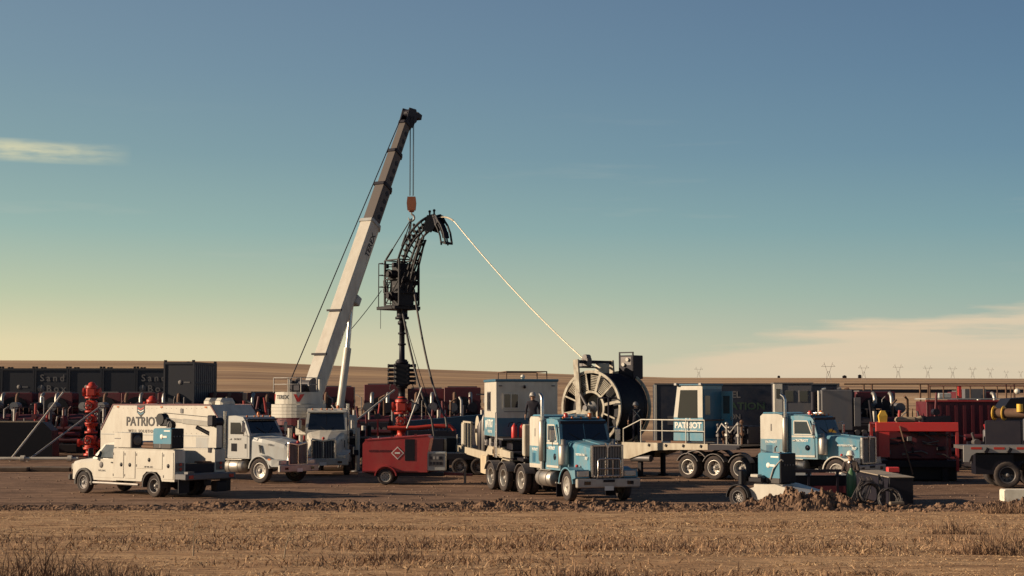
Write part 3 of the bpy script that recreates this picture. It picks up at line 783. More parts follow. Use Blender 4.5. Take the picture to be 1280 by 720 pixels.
        MB().box(-1.98, Y + s * .03, 1.85, .14, .03, .05).build('handle', CHROME, d_)
        lettering('PATRIOT', .11, TEXTD, d_, (-1.5, Y + s * .010, 1.84), SIDE_R if s < 0 else SIDE_L, bold=.002)
        ma = MB().tube([(-.95, s * .98, 2.62), (-.88, s * 1.26, 2.66), (-.88, s * 1.26, 2.0), (-.95, s * .98, 2.0)], .016, 6).build('mirror_arm', CHROME, t)
        MB().box(-.88, s * 1.27, 2.36, .07, .19, .44, .03).build('mirror', ALU, ma)
        tank(t, -1.1, -2.2, s * .86, .68, .29)
        wheel(t, 0, s * 1.03, .53, .29, 'front', s, SILVER, R(6))
    for s in (-1, 1): MB().box((.7 - axle_back - 1.8) / 2, s * .43, .86, .7 + axle_back + 1.8, .09, .26, .01).build('frame_rail', FRAME, t)
    MB().box(0, 0, .95, 1.7, .7, .6, .05).build('engine', DARK, t)
    return cb

def van_truck():
    h = head(.80, -.60)
    t = thing('box_van_truck', 'pale sloping nose truck with a white windowless van body lettered in dark capitals', 'truck', (-10.05, 69.35, 0), h)
    nose_cab(t, GREYWHITE, axle_back=7.4, roofz=2.86)
    x0, x1, z0, z1 = -10.4, -2.40, .95, 3.32
    prof = [(x1, z0), (x1, 2.62), (x1 - .62, z1), (x0 + .85, z1), (x0, 2.15), (x0, z0)]
    b = MB().prism(prof, -1.22, 1.22).build('van_body', WHITE, t)
    for s in (-1, 1):
        Y = s * 1.225
        tr = MB(); q = prof[1:5]
        for a, c in zip(q, q[1:]): tr.bar((a[0], Y, a[1]), (c[0], Y, c[1]), .03, .06)
        tr.build('red_edge_trim', DRED, b)
        MB().box((x0 + x1) / 2, Y, 1.96, x1 - x0 - .1, .014, .045).build('rub_rail', GREYWHITE, b)
        MB().box((x0 + x1) / 2, Y, z0 + .12, x1 - x0, .016, .2).build('skirt_rail', STEEL, b)
        rv = MB()
        for k in range(22):
            x = x0 + .9 + k * .33; rv.box(x, Y, 3.16, .02, .014, .02); rv.box(x, Y, 2.06, .02, .014, .02)
        rv.build('rivets', GREY, b)
        R_ = SIDE_R if s < 0 else SIDE_L
        cx = -7.45 if s < 0 else -5.4
        lettering('PATRIOT', .57, TEXTD, b, (cx, s * 1.232, 2.54), R_, bold=.012)
        lettering('WELL SOLUTIONS', .19, TEXTG, b, (cx, s * 1.232, 2.12), R_, spacing=1.35)
        sh = MB().prism([(-.26, .26), (.26, .26), (.26, -.06), (0, -.27), (-.26, -.06)], -.004, .004).build('shield_emblem', TEXTD, b); sh.location = (cx + .15 * s, s * 1.234, 3.03)
        for k, m_ in ((0, WELDBLUE), (1, TEXTW), (2, BRED)):
            z = -.14 + k * .11
            MB().prism([(-.2, z + .05), (0, z - .03), (.2, z + .05), (.2, z + .10), (0, z + .02), (-.2, z + .10)], -.006, .006).build('chevron', m_, sh)
        for x in (-9.2, -6.2, -3.3): MB().box(x, Y, 3.22, .14, .03, .06).build('marker_lamp', AMBER, b)
        MB().box(-4.85, Y, 3.05, .16, .05, .2).build('vent', GREY, b)
        MB().box(-3.4, Y, 1.55, 1.0, .012, .7).build('locker_door', GREYWHITE, b)
        MB().box(-5.6, Y, 1.55, 1.7, .012, .7).build('locker_door', GREYWHITE, b)
    # front slope carries a dark edge; roof pods
    MB().prism([(x1 + .01, 2.60), (x1 - .63, z1 + .01), (x1 - .66, z1 - .02), (x1 - .02, 2.57)], -1.18, 1.18).build('slope_panel', mat('roof_slope', (.33, .38, .42), .4, dust=.3), b)
    for x in (-4.15, -3.42):
        pod = MB(); sec = [(-.42, 0), (-.42, .14), (-.30, .25), (.30, .25), (.42, .14), (.42, 0)]
        L_ = .62
        pod.loft([[(x - L_ / 2 + .08, y * .86, 3.30 + z * .7) for y, z in sec], [(x - L_ / 2 + .16, y, 3.30 + z * 1.3) for y, z in sec], [(x + L_ / 2 - .16, y, 3.30 + z * 1.3) for y, z in sec], [(x + L_ / 2 - .04, y * .86, 3.30 + z * .7) for y, z in sec]])
        po = pod.build('roof_air_conditioner', WHITE, t)
        gl = MB()
        for k in range(3): gl.box(x - .10 + k * .09, -.38, 3.44, .035, .06, .16)
        gl.build('vent_slots', GREY, po)
    rr = MB(); rr.box(-8.0, 0, 3.335, .9, .6, .05, .02); rr.build('roof_hatch', GREY, t)
    for s in (-1, 1):
        for a in (-6.9, -8.3): wheel(t, a, s * 1.04, .53, .27, 'dual', s, ALU)
    for a in (-6.9, -8.3): MB().cyl((a, -.9, .53), (a, .9, .53), .1).build('axle', FRAME, t)
    ex = MB().cyl((-2.32, -1.0, 1.0), (-2.32, -1.0, 3.05), .075).build('exhaust_stack', CHROME, t)
    return t
van_truck()

# ------------------------------------------------------------------ truck crane
def crane():
    t = thing('truck_crane', 'cream truck mounted crane with long raised telescopic boom and round counterweight', 'crane', (-8.87, 76.2, 0), head(.05, -1))
    nose_cab(t, WHITE, True, axle_back=8.2, roofz=3.12)
    Wt = t.matrix_basis.copy(); inv = Matrix.LocRotScale(t.location, t.rotation_euler, None).inverted()
    # carrier bed, outriggers
    MB().box(-6.2, 0, 1.15, 7.2, 2.4, .30, .03).build('carrier_bed', DARK, t)
    for s in (-1, 1):
        MB().box(-6.0, s * 1.22, 1.05, 6.8, .04, .34).build('bed_skirt', WHITE, t)
        for a in (-6.6, -8.0): wheel(t, a, s * 1.04, .53, .27, 'dual', s, ALU)
        for a in (-2.75, -9.4):
            yo = 1.42 if s > 0 else 1.9
            o = MB().box(a, s * yo * .66, .95, .26, yo * .75, .26, .01).build('outrigger_beam', DARK, t)
            j = MB().cyl((a, s * yo, .10), (a, s * yo, 2.15), .11, n=14).build('outrigger_jack', WHITE, o)
            MB().lathe([(.001, .0), (.32, 0), (.32, .05), (.1, .10)], (a, s * yo, .01), (0, 0, 1), 18).build('jack_pad', STEEL, j)
    MB().cyl((-5.9, 0, 1.3), (-5.9, 0, 1.75), .75, n=28).build('slewing_ring', STEEL, t)
    MB().cyl((-2.35, .95, 1.0), (-2.35, .95, 3.35), .08).build('exhaust_stack', CHROME, t)
    # superstructure frame: boom bearing (world) expressed in the thing's axes
    ctr = inv @ Vector((-9.35, 82.0, 0)); d = (inv.to_3x3() @ Vector((.51, .86, 0))).normalized()
    S = Matrix.Translation(ctr) @ Matrix.Rotation(math.atan2(d.y, d.x), 4, 'Z')
    def sp(mb, name, m, parent=t):
        mb.v = [tuple(S @ Vector(p)) for p in mb.v]; return mb.build(name, m, parent)
    tb = sp(MB().box(-.2, 0, 2.25, 3.0, 1.7, 1.0, .05), 'turntable_deck', WHITE)
    # rounded counterweight slabs behind the pivot
    def slab(r, z0, z1, x=-2.75):
        pts = []
        for k in range(15):
            a = R(90 + 180 * k / 14); pts.append((x + r * .8 * math.cos(a) * 1.0 - .1, r * math.sin(a)))
        pts = [(x + .9, -r)] + [(p[0], p[1]) for p in reversed(pts)][0:] + [(x + .9, r)]
        return MB().prism(pts, z0, z1, 'z')
    for k in range(4): sp(slab(1.22 - .01 * (k % 2), 2.66 + k * .165, 2.815 + k * .165), 'counterweight_slab', WHITE)
    sp(slab(1.2, 2.30, 2.63), 'red_lower_band', DRED)
    cw = sp(slab(1.02, 3.33, 3.92), 'counterweight', WHITE)
    # badge and chevrons on the rear curve
    def on_rear(mesh_o, yv):
        pass
    rear_x = -2.75 - 1.02 * .8 - .1
    def curve_x(y): return -2.75 - .1 - .8 * math.sqrt(max(0, 1.02 ** 2 - y * y))
    o = lettering('TEREX', .27, TEXTD, cw, (0, 0, 0), (0, 0, 0), bold=.006)
    me_ = o.data.copy(); o.data = me_
    for v in me_.vertices:
        yv = .12 - v.co.x; v.co = S @ Vector((curve_x(yv) - .006 - v.co.z, yv, 3.66 + v.co.y))
    for yc in (-.72, .86):
        ch = MB(); q = [(-.2, .17), (-.08, .17), (0, -.02), (.08, .17), (.2, .17), (.05, -.20), (-.05, -.20)]
        ch.loft([[(curve_x(yc + p[0]) - .012, yc + p[0], 3.64 + p[1]) for p in q], [(curve_x(yc + p[0]) + .012, yc + p[0], 3.64 + p[1]) for p in q]])
        sp(ch, 'red_chevron', BRED, cw)
    rl = MB()
    for (x, y) in ((-3.4, -.85), (-3.4, .85), (-2.2, .9), (-2.2, -.9)): rl.cyl((x, y, 3.9), (x, y, 4.62), .03, n=8)
    for z in (4.3, 4.62): rl.tube([(-2.2, -.9, z), (-3.4, -.85, z), (-3.4, .85, z), (-2.2, .9, z)], .022, 6)
    sp(rl, 'handrail', LSTEEL)
    for y in (-.95, .95): sp(MB().cyl((-2.0, y, 3.3), (-2.0, y, 4.55), .10, n=12), 'white_post', WHITE)
    wn = MB(); wn.cyl((-1.9, -.45, 4.2), (-1.9, .45, 4.2), .32, n=20); wn.cyl((-1.9, -.5, 4.2), (-1.9, -.45, 4.2), .42, n=20); wn.cyl((-1.9, .45, 4.2), (-1.9, .5, 4.2), .42, n=20)
    sp(wn, 'hoist_drum', STEEL)
    sp(MB().box(-2.6, 0, 4.1, .5, .7, .4, .05).cyl((-2.6, .3, 4.3), (-2.6, .3, 4.5), .1), 'hydraulic_motor', DARK)
    # operator cab beside the boom foot
    oc = sp(MB().box(.1, 1.25, 2.9, 1.5, .85, 1.25, .08), 'operator_cab', WHITE)
    sp(MB().box(.1, 1.68, 3.05, 1.1, .02, .75), 'cab_window', GLASS, oc); sp(MB().box(.86, 1.25, 3.05, .02, .65, .75), 'cab_window', GLASS, oc)
    # boom
    piv = Vector((-1.35, 0, 3.75)); tip_w = inv @ Vector((-5.72, 87.9, 19.0)); tip = S.inverted() @ tip_w
    tip.y = 0 if abs(tip.y) < .6 else tip.y
    ax = (tip - piv); Lb = ax.length; e = ax.normalized(); sv = Vector((-e.y, e.x, 0)).normalized(); up = e.cross(sv).normalized() * 1
    if up.z < 0: up = -up
    def bsec(s_, hw, hh):
        c = piv + e * s_; k = .16 * hw
        return [c + sv * a + up * b_ for a, b_ in ((-hw + k, hh), (hw - k, hh), (hw, hh - k), (hw, -hh * .4), (hw * .5, -hh), (-hw * .5, -hh), (-hw, -hh * .4), (-hw, hh - k))]
    segs = [(-.7, Lb * .60, .40, .52), (Lb * .60, Lb * .74, .34, .45), (Lb * .74, Lb * .87, .28, .38), (Lb * .87, Lb * .985, .23, .32)]
    bo = None
    for k, (a, b_, hw, hh) in enumerate(segs):
        mb = MB(); secs = [bsec(a, hw, hh), bsec(b_, hw, hh)]
        if k == 0: secs = [bsec(-.7, hw * .95, hh * .55), bsec(.4, hw, hh), bsec(b_, hw, hh)]
        mb.loft(secs); q = sp(mb, 'boom' if k == 0 else 'boom_section', WHITE if k == 0 else BOOMDK, bo or t)
        if bo is None: bo = q
        cl = MB(); cl.loft([bsec(b_ - .16, hw + .05, hh + .06), bsec(b_ + .02, hw + .05, hh + .06)])
        c = piv + e * (b_ - .1); cl.bar(c + sv * (hw + .03) - up * hh, c + sv * (hw + .03) - up * (hh + .22), .2)
        sp(cl, 'boom_collar', DARK if k else GREYWHITE, bo)
    # round lightening marks along the right flank of the inner sections
    mk = MB()
    rs = -sv if (S.to_3x3() @ sv).dot(inv.to_3x3() @ Vector((1, 0, 0))) < 0 else sv
    for k in range(13):
        s_ = Lb * (.625 + .029 * k); hw = .34 if s_ < Lb * .74 else (.28 if s_ < Lb * .87 else .23)
        if any(abs(s_ - q_[1]) < .25 for q_ in segs): continue
        c = piv + e * s_ + rs * hw; mk.cyl(c - rs * .01, c + rs * .012, .14, n=14)
    sp(mk, 'flank_marks', DARK, bo)
    lt = lettering('TEREX', .48, TEXTD, bo, (0, 0, 0), (0, 0, 0), bold=.01)
    c = piv + e * (Lb * .52) + rs * .405
    xax = (-e if rs.dot(sv) < 0 else e); xax = e
    zax = rs; yax = zax.cross(xax)
    Mr = Matrix((xax, yax, zax)).transposed().to_4x4()
    lt.matrix_basis = S @ Matrix.Translation(c) @ Mr
    hdm = MB()
    for s in (-1, 1): hdm.prism([(-.30, -.36), (.55, -.5), (.85, -.15), (.55, .42), (-.30, .34)], s * .22 - .02, s * .22 + .02)
    hdm.v = [tuple(piv + e * (Lb + p[0]) + sv * p[1] + up * p[2]) for p in hdm.v]
    hd = sp(hdm, 'boom_head', DARK, bo)
    sh = MB()
    for off in (.55, .0): 
        c = piv + e * (Lb + .35) + up * (-.35 + off * .9); sh.cyl(c - sv * .18, c + sv * .18, .24, n=18)
    c = piv + e * (Lb + .75) - up * .35; sh.bar(c - up * .1, c - up * .55 + e * .1, .34, .3)
    sp(sh, 'sheaves', DARK, hd)
    # lift cylinder
    a = Vector((.85, 0, 2.75)); b_ = piv + e * (Lb * .345) - up * .62
    m_ = a + (b_ - a) * .58
    ly = sp(MB().cyl(a, m_, .20, n=16), 'lift_cylinder', WHITE)
    sp(MB().cyl(m_, b_ + up * .2, .13, n=14), 'piston_rod', CHROME, ly)
    bk = MB(); c = piv + e * (Lb * .345) - up * .62; bk.box(0, 0, 0, .5, .7, .45, .05); bk.v = [tuple(c + e * p[0] + sv * p[1] + up * p[2]) for p in bk.v]
    sp(bk, 'cylinder_bracket', GREYWHITE, bo)
    for s_ in (.27, .12):
        c = piv + e * (Lb * s_) + up * .58; sp(MB().bar(c - sv * .46, c + sv * .46, .10), 'rope_guide', DARK, bo)
    # ropes
    tl = piv + e * (Lb + .3) + up * .5
    rp = MB().tube([Vector((-2.9, .2, 4.5)), tl], .03, 5); sp(rp, 'hoist_rope', DARK)
    hook_top = Vector((-5.55, 87.85, 14.78))
    hl = inv @ hook_top; hl = S.inverted() @ hl
    for (dx, dy) in ((-.13, 0), (.0, .12), (.13, 0), (.05, -.1)):
        p0 = piv + e * (Lb + .45) - up * .35; p0 = Vector((hl.x + dx * 1.0, hl.y + dy, p0.z))
        sp(MB().tube([p0, Vector((hl.x + dx, hl.y + dy, hl.z))], .016, 5), 'hoist_fall', DARK)
    return t
crane()
def hook_block():
    t = thing('hook_block', 'rust orange crane hook block hanging over the injector', 'hook block', (-5.55, 87.85, 13.35))
    for s in (-1, 1): MB().prism([(-.22, .62), (-.26, 1.0), (-.22, 1.36), (.22, 1.36), (.26, 1.0), (.22, .62)], s * .14 - .03, s * .14 + .03).build('cheek_plate', COPPER, t)
    MB().cyl((0, -.1, 1.05), (0, .1, 1.05), .24, n=18).cyl((0, -.1, .8), (0, .1, .8), .16, n=14).build('sheave', DARK, t)
    MB().box(0, 0, .60, .3, .3, .16, .04).build('swivel', COPPER, t)
    pts = [(0, 0, .55), (0, 0, .40)] + [(.16 * math.sin(a) , 0, .20 + .18 * math.cos(a)) for a in [R(k) for k in range(10, 280, 24)]]
    MB().tube(pts, [.05] * 3 + [.055] * (len(pts) - 6) + [.045, .035, .025], 8).build('hook', LSTEEL, t)
    return t
hook_block()

# ------------------------------------------------------------------ service pickup with utility body
def service_truck():
    h = head(-.78, .62)
    # origin under the rear axle
    t = thing('service_truck', 'white utility service pickup with side lockers and a folded loader crane', 'truck', (-12.42, 59.68, 0), h)
    WB = 4.25; s1 = 1
    # cab and hood
    def sec(x, hw, zt, zb):
        return [(x, -hw, zb), (x, -hw, zt - .16), (x, -hw * .9, zt - .04), (x, -hw * .5, zt), (x, hw * .5, zt), (x, hw * .9, zt - .04), (x, hw, zt - .16), (x, hw, zb)]
    hood = MB().loft([sec(WB + .95, .80, 1.12, .55), sec(WB + .86, .88, 1.22, .50), sec(WB + .4, .93, 1.30, .55), sec(WB - .55, .97, 1.36, .50)]).build('hood', WHITE, t)
    MB().box(WB + .93, 0, .92, .06, 1.2, .42, .03).build('grille', BLACK, t)
    MB().box(WB + 1.0, 0, .58, .16, 1.9, .24, .04).build('bumper', PLASTIC, t)
    for s in (-1, 1):
        MB().box(WB + .90, s * .76, .98, .10, .26, .22, .03).build('headlamp', LENS, t)
        MB().arch(WB, .42, .46, .08, min(s * .78, s * 1.05), max(s * .78, s * 1.05), -10, 190, 16).build('fender_flare', PLASTIC, t)
        MB().arch(0, .42, .47, .05, min(s * .85, s * 1.215), max(s * .85, s * 1.215), -8, 188, 16).build('rear_flare', PLASTIC, t)
        wheel(t, WB, s * .92, .41, .25, 'front', s, STEEL); wheel(t, 0, s * .98, .41, .22, 'dual', s, STEEL)
    prof = [(WB - .50, .52), (WB - .50, 1.34), (WB - 1.05, 1.88), (WB - 1.25, 1.97), (WB - 1.75, 1.98), (WB - 1.88, 1.90), (WB - 1.92, .52)]
    cb = MB().loft([[(x, y * (1 if z < 1.4 else .86), z) for x, z in prof] for y in (-.99, .99)]).build('cab', WHITE, t)
    ws = MB(); n_ = Vector((.54, 0, .55)).normalized()
    ws.add([Vector((WB - .54, -.84, 1.39)) + n_ * .012, Vector((WB - .54, .84, 1.39)) + n_ * .012, Vector((WB - 1.04, .74, 1.87)) + n_ * .012, Vector((WB - 1.04, -.74, 1.87)) + n_ * .012], [(0, 1, 2, 3)]); ws.build('windshield', GLASS, cb)
    for s in (-1, 1):
        Y = s * .995
        d_ = MB().prism([(WB - .62, .62), (WB - 1.86, .62), (WB - 1.86, 1.32), (WB - .60, 1.32)], Y - .006, Y + .006).build('door', WHITE, t)
        w_ = MB(); q = [(WB - .74, 1.38, .985), (WB - 1.78, 1.38, .985), (WB - 1.74, 1.86, .875), (WB - 1.16, 1.86, .875)]
        w_.add([(x, s * (y + .012), z) for x, z, y in q], [(0, 1, 2, 3)]); w_.build('window', LGLASS, d_)
        MB().box(WB - 1.72, Y + s * .02, 1.20, .14, .03, .04).build('handle', BLACK, d_)
        sh = MB().lathe([(.001, .008), (.12, .008), (.12, 0)], (WB - 1.05, Y + s * .004, 1.10), (0, s, 0), 20); sh.build('round_emblem', TEXTG, d_)
        lettering('WELDING', .10, TEXTG, d_, (WB - 1.1, Y + s * .008, .88), SIDE_R if s < 0 else SIDE_L)
        ma = MB().tube([(WB - .72, s * .96, 1.40), (WB - .66, s * 1.16, 1.46)], .03, 6).build('mirror_arm', BLACK, t)
        MB().box(WB - .66, s * 1.20, 1.55, .12, .22, .36, .04).build('mirror', BLACK, ma)
        MB().cyl((WB - .4, s * .98, .42), (1.0, s * .98, .42), .05).build('running_board', LSTEEL, t)
        MB().box((WB - .7) / 2, s * .42, .62, WB + .9, .08, .2).build('frame_rail', FRAME, t)
    # utility body: two side boxes with lockers, open centre
    xb0, xb1, zt = -1.28, 2.24, 1.72
    for s in (-1, 1):
        y = s * 1.0
        sb = MB().prism([(xb0, .60), (xb0, zt), (xb1, zt), (xb1, .56), (.58, .56), (.50, .78), (.30, .93), (-.30, .93), (-.50, .78), (-.58, .60)], min(s * .70, s * 1.19), max(s * .70, s * 1.19)).build('side_box', WHITE, t)
        for (a, b_, z0, z1) in ((1.60, 2.24, .64, 1.66), (.92, 1.56, .64, 1.66), (-.62, .88, 1.02, 1.66), (-1.24, -.66, .66, 1.66)):
            d_ = MB().box((a + b_) / 2, s * 1.196, (z0 + z1) / 2, b_ - a - .03, .022, z1 - z0 - .03, .006).build('locker_door', WHITE, sb)
            hx = a + .14 if a > 1 else (a + b_) / 2
            MB().lathe([(.001, .03), (.035, .03), (.075, .012), (.08, 0)], (hx, s * 1.205, (z0 + z1) / 2 + (.0 if a != -.62 else .02)), (0, s, 0), 14).build('latch', BLACK, d_)
            hg = MB()
            for z in (z0 + .12, z1 - .12): hg.box(b_ - .03, s * 1.21, z, .03, .02, .09)
            hg.build('hinges', STEEL, d_)
        lettering('207 886 3853', .09, TEXTG, sb, (.15, s * 1.211, 1.10), SIDE_R if s < 0 else SIDE_L)
        MB().box(.5, s * .95, zt + .02, xb1 - xb0 - .1, .48, .03).build('box_lid', WHITE, sb)
    MB().box(.5, 0, .86, 3.5, 1.42, .06).build('load_floor', STEEL, t)
    MB().box(2.22, 0, 1.25, .05, 1.4, .9).build('bulkhead', WHITE, t)
    MB().box(-1.22, 0, 1.05, .05, 1.40, .34, .01).build('tailgate', DARK, t)
    # rear bench bumper
    rb = MB().box(-1.60, 0, .78, .62, 2.38, .22, .03).build('bench_bumper', GREY, t)
    MB().box(-1.75, .9, .92, .2, .3, .1).build('vise_mount', STEEL, rb)
    for s in (-1, 1):
        q = MB().box(-1.30, s * .95, 1.12, .03, .36, .30).build('tail_panel', STEEL, t)
        MB().cyl((-1.32, s * .95, 1.22), (-1.345, s * .95, 1.22), .055, n=14).build('tail_lamp', REDLENS, q); MB().cyl((-1.32, s * .95, 1.05), (-1.345, s * .95, 1.05), .055, n=14).build('tail_lamp', REDLENS, q)
        MB().box(-1.92, s * .95, .78, .02, .2, .12).build('lamp', REDLENS, rb)
        MB().box(-1.55, s * .98, .45, .03, .5, .5).build('mud_flap', BLACK, t)
    MB().box(-1.7, -.55, .40, .35, .5, .38, .03).build('hitch_box', BLACK, t)
    MB().cyl((0, -.8, .41), (0, .8, .41), .09).sphere((0, 0, .41), .18).build('rear_axle', FRAME, t)
    MB().box(2.6, 0, .7, 2.2, .6, .4).build('gearbox', FRAME, t)
    # loader crane folded forward from the right rear corner
    m0 = Vector((-1.0, -.92, zt))
    mast = MB().prism([(-1.22, zt), (-.78, zt), (-.86, 2.45), (-1.0, 2.75), (-1.24, 2.75), (-1.24, 2.3)], -1.06, -.80).build('crane_mast', WHITE, t)
    MB().cyl((-1.0, -.93, zt - .12), (-1.0, -.93, zt + .06), .26, n=18).build('crane_base', DARK, mast)
    wi = MB().cyl((-1.12, -1.12, 2.72), (-1.12, -.70, 2.72), .17, n=16).box(-1.18, -.62, 2.78, .34, .2, .4, .04).build('winch', DARK, mast)
    b0 = Vector((-1.05, -.93, 2.62)); b1 = Vector((1.20, -.30, 2.82))
    bm = MB().bar(b0, b0 + (b1 - b0) * .62, .15, .19, .02).build('crane_boom', WHITE, t)
    MB().bar(b0 + (b1 - b0) * .60, b1, .11, .14, .02).build('boom_extension', WHITE, bm)
    hd = MB(); hd.cyl(b1 + Vector((.05, -.14, 0)), b1 + Vector((.05, .14, 0)), .22, n=18); hd.box(b1.x - .12, b1.y, b1.z - .12, .5, .22, .28, .04); hd.cyl(b1 + Vector((-.45, -.1, -.22)), b1 + Vector((-.45, .1, -.22)), .16, n=14)
    hd.build('boom_head', BLACK, bm)
    MB().cyl(b0 + Vector((.1, 0, -.42)), b0 + (b1 - b0) * .36 + Vector((0, 0, -.16)), .075, n=12).build('boom_cylinder', BLACK, bm)
    MB().tube([b0 + Vector((-.05, 0, .26)), b1 + Vector((0, 0, .24))], .012, 5).build('winch_rope', DARK, bm)
    return t
ST = service_truck()
STM = Matrix.LocRotScale(ST.location, ST.rotation_euler, None)
def on_service(x, y, z): return STM @ Vector((x, y, z))
def welder(label, loc, rz, w=1.15, d=.62, h=.80, num=None):
    """engine-driven welding generator: +x = control end (black), long side -y/+y blue"""
    t = thing('welding_generator', label, 'welder', loc, rz, 'blue welding generators')
    MB().box(0, 0, .12, w, d, .20, .02).build('base_skirt', PLASTIC, t)
    b = MB().prism([(-w / 2, .2), (-w / 2, h - .06), (-w / 2 + .08, h), (w / 2 - .07, h), (w / 2, h - .03), (w / 2, .2)], -d / 2, d / 2).build('case', WELDBLUE, t)
    MB().box(w / 2 + .03, 0, h * .52, .06, d * .98, h * .95, .02).build('control_panel', BLACK, t)
    MB().box(-w / 2 - .02, 0, h * .5, .04, d * .94, h * .86, .02).build('radiator_panel', BLACK, t)
    kn = MB()
    for k in range(4): kn.cyl((w / 2 + .05, -.2 + k * .13, h * .62), (w / 2 + .09, -.2 + k * .13, h * .62), .03, n=10)
    kn.build('dials', STEEL, t)
    for s in (-1, 1):
        g = MB(); Y = s * (d / 2 + .004)
        g.lathe([(.001, .008), (.09, .008), (.09, 0)], (-.02, Y - s * .006, h * .60), (0, s, 0), 18); g.box(.16, Y, h * .60, .22, .012, .07)
        g.build('white_mark', TEXTW, b)
        MB().box(w * .28, Y, h * .88, .34, .012, .05).build('name_strip', TEXTW, b)
        MB().box(-.1, Y, .12, .08, .012, .14).build('drain_cover', TEXTG, b)
    MB().tube([(-.2, .15, h - .02), (-.2, .15, h + .16), (-.12, .15, h + .2)], .03, 8).build('exhaust_pipe', STEEL, t)
    lf = MB().box(.05, 0, h + .015, .3, .1, .03).build('lifting_eye', STEEL, t)
    return t
lidz = 1.755
q = on_service(-.55, .90, lidz); welder('blue welding generator on the service pickup side locker', q, ST.rotation_euler.z + R(180), 1.0, .56, .76)
def compressor(label, loc, rz):
    t = thing('air_compressor', label, 'compressor', loc, rz)
    MB().box(0, 0, .30, 1.0, .54, .56, .02).build('case', WHITE, t)
    g = MB().box(.52, 0, .30, .05, .50, .52, .01).build('end_panel', DARK, t)
    MB().lathe([(.001, .02), (.06, .02), (.17, .03), (.19, .0)], (.545, 0, .30), (1, 0, 0), 22).build('fan_guard', STEEL, g)
    for s in (-1, 1):
        MB().box(-.28, s * .275, .36, .34, .012, .03).build('slot', STEEL, t)
    return t
compressor('white boxed air compressor with a dark fan grille behind the service pickup cab', on_service(1.72, .92, lidz), ST.rotation_euler.z + R(180))
o = MB().cyl((.35, 0, .07), (-.55, 0, .07), .07, n=12).cyl((.3, .16, .07), (-.5, .16, .07), .06, n=12).cyl((.3, .08, .18), (-.5, .08, .18), .06, n=12).build('pipe_bundle', GRIME, None, on_service(.45, .86, lidz), (0, 0, ST.rotation_euler.z)); tag(o, 'short bundle of rusty pipe between compressor and welder', 'pipes')
o = MB().box(0, 0, .17, .30, .38, .34, .03).build('cardboard_box', TAN, None, on_service(-.9, .1, .895), (0, 0, ST.rotation_euler.z + .2)); tag(o, 'small tan box in the bed of the service pickup', 'box')
o = MB().box(0, 0, .20, .5, .44, .40, .02).build('tool_crate', GRIME, None, on_service(-.95, -.42, .895), (0, 0, ST.rotation_euler.z)); tag(o, 'brown crate in the bed beside the small tan box', 'crate')

# ------------------------------------------------------------------ the two blue tractors
T1 = sleeper_tractor('blue and white sleeper tractor with a chrome grille guard, nearest the camera', (3.0, 57.07, 0), head(.36, -.933), (-4.4, -6.3, -7.7), True, R(-4))
T2 = sleeper_tractor('blue and white sleeper tractor hauling the tubing reel, behind the welder', (14.36, 68.38, 0), head(.76, -.65), (-4.75, -6.1, -7.5), False, fpaint=WHITE)

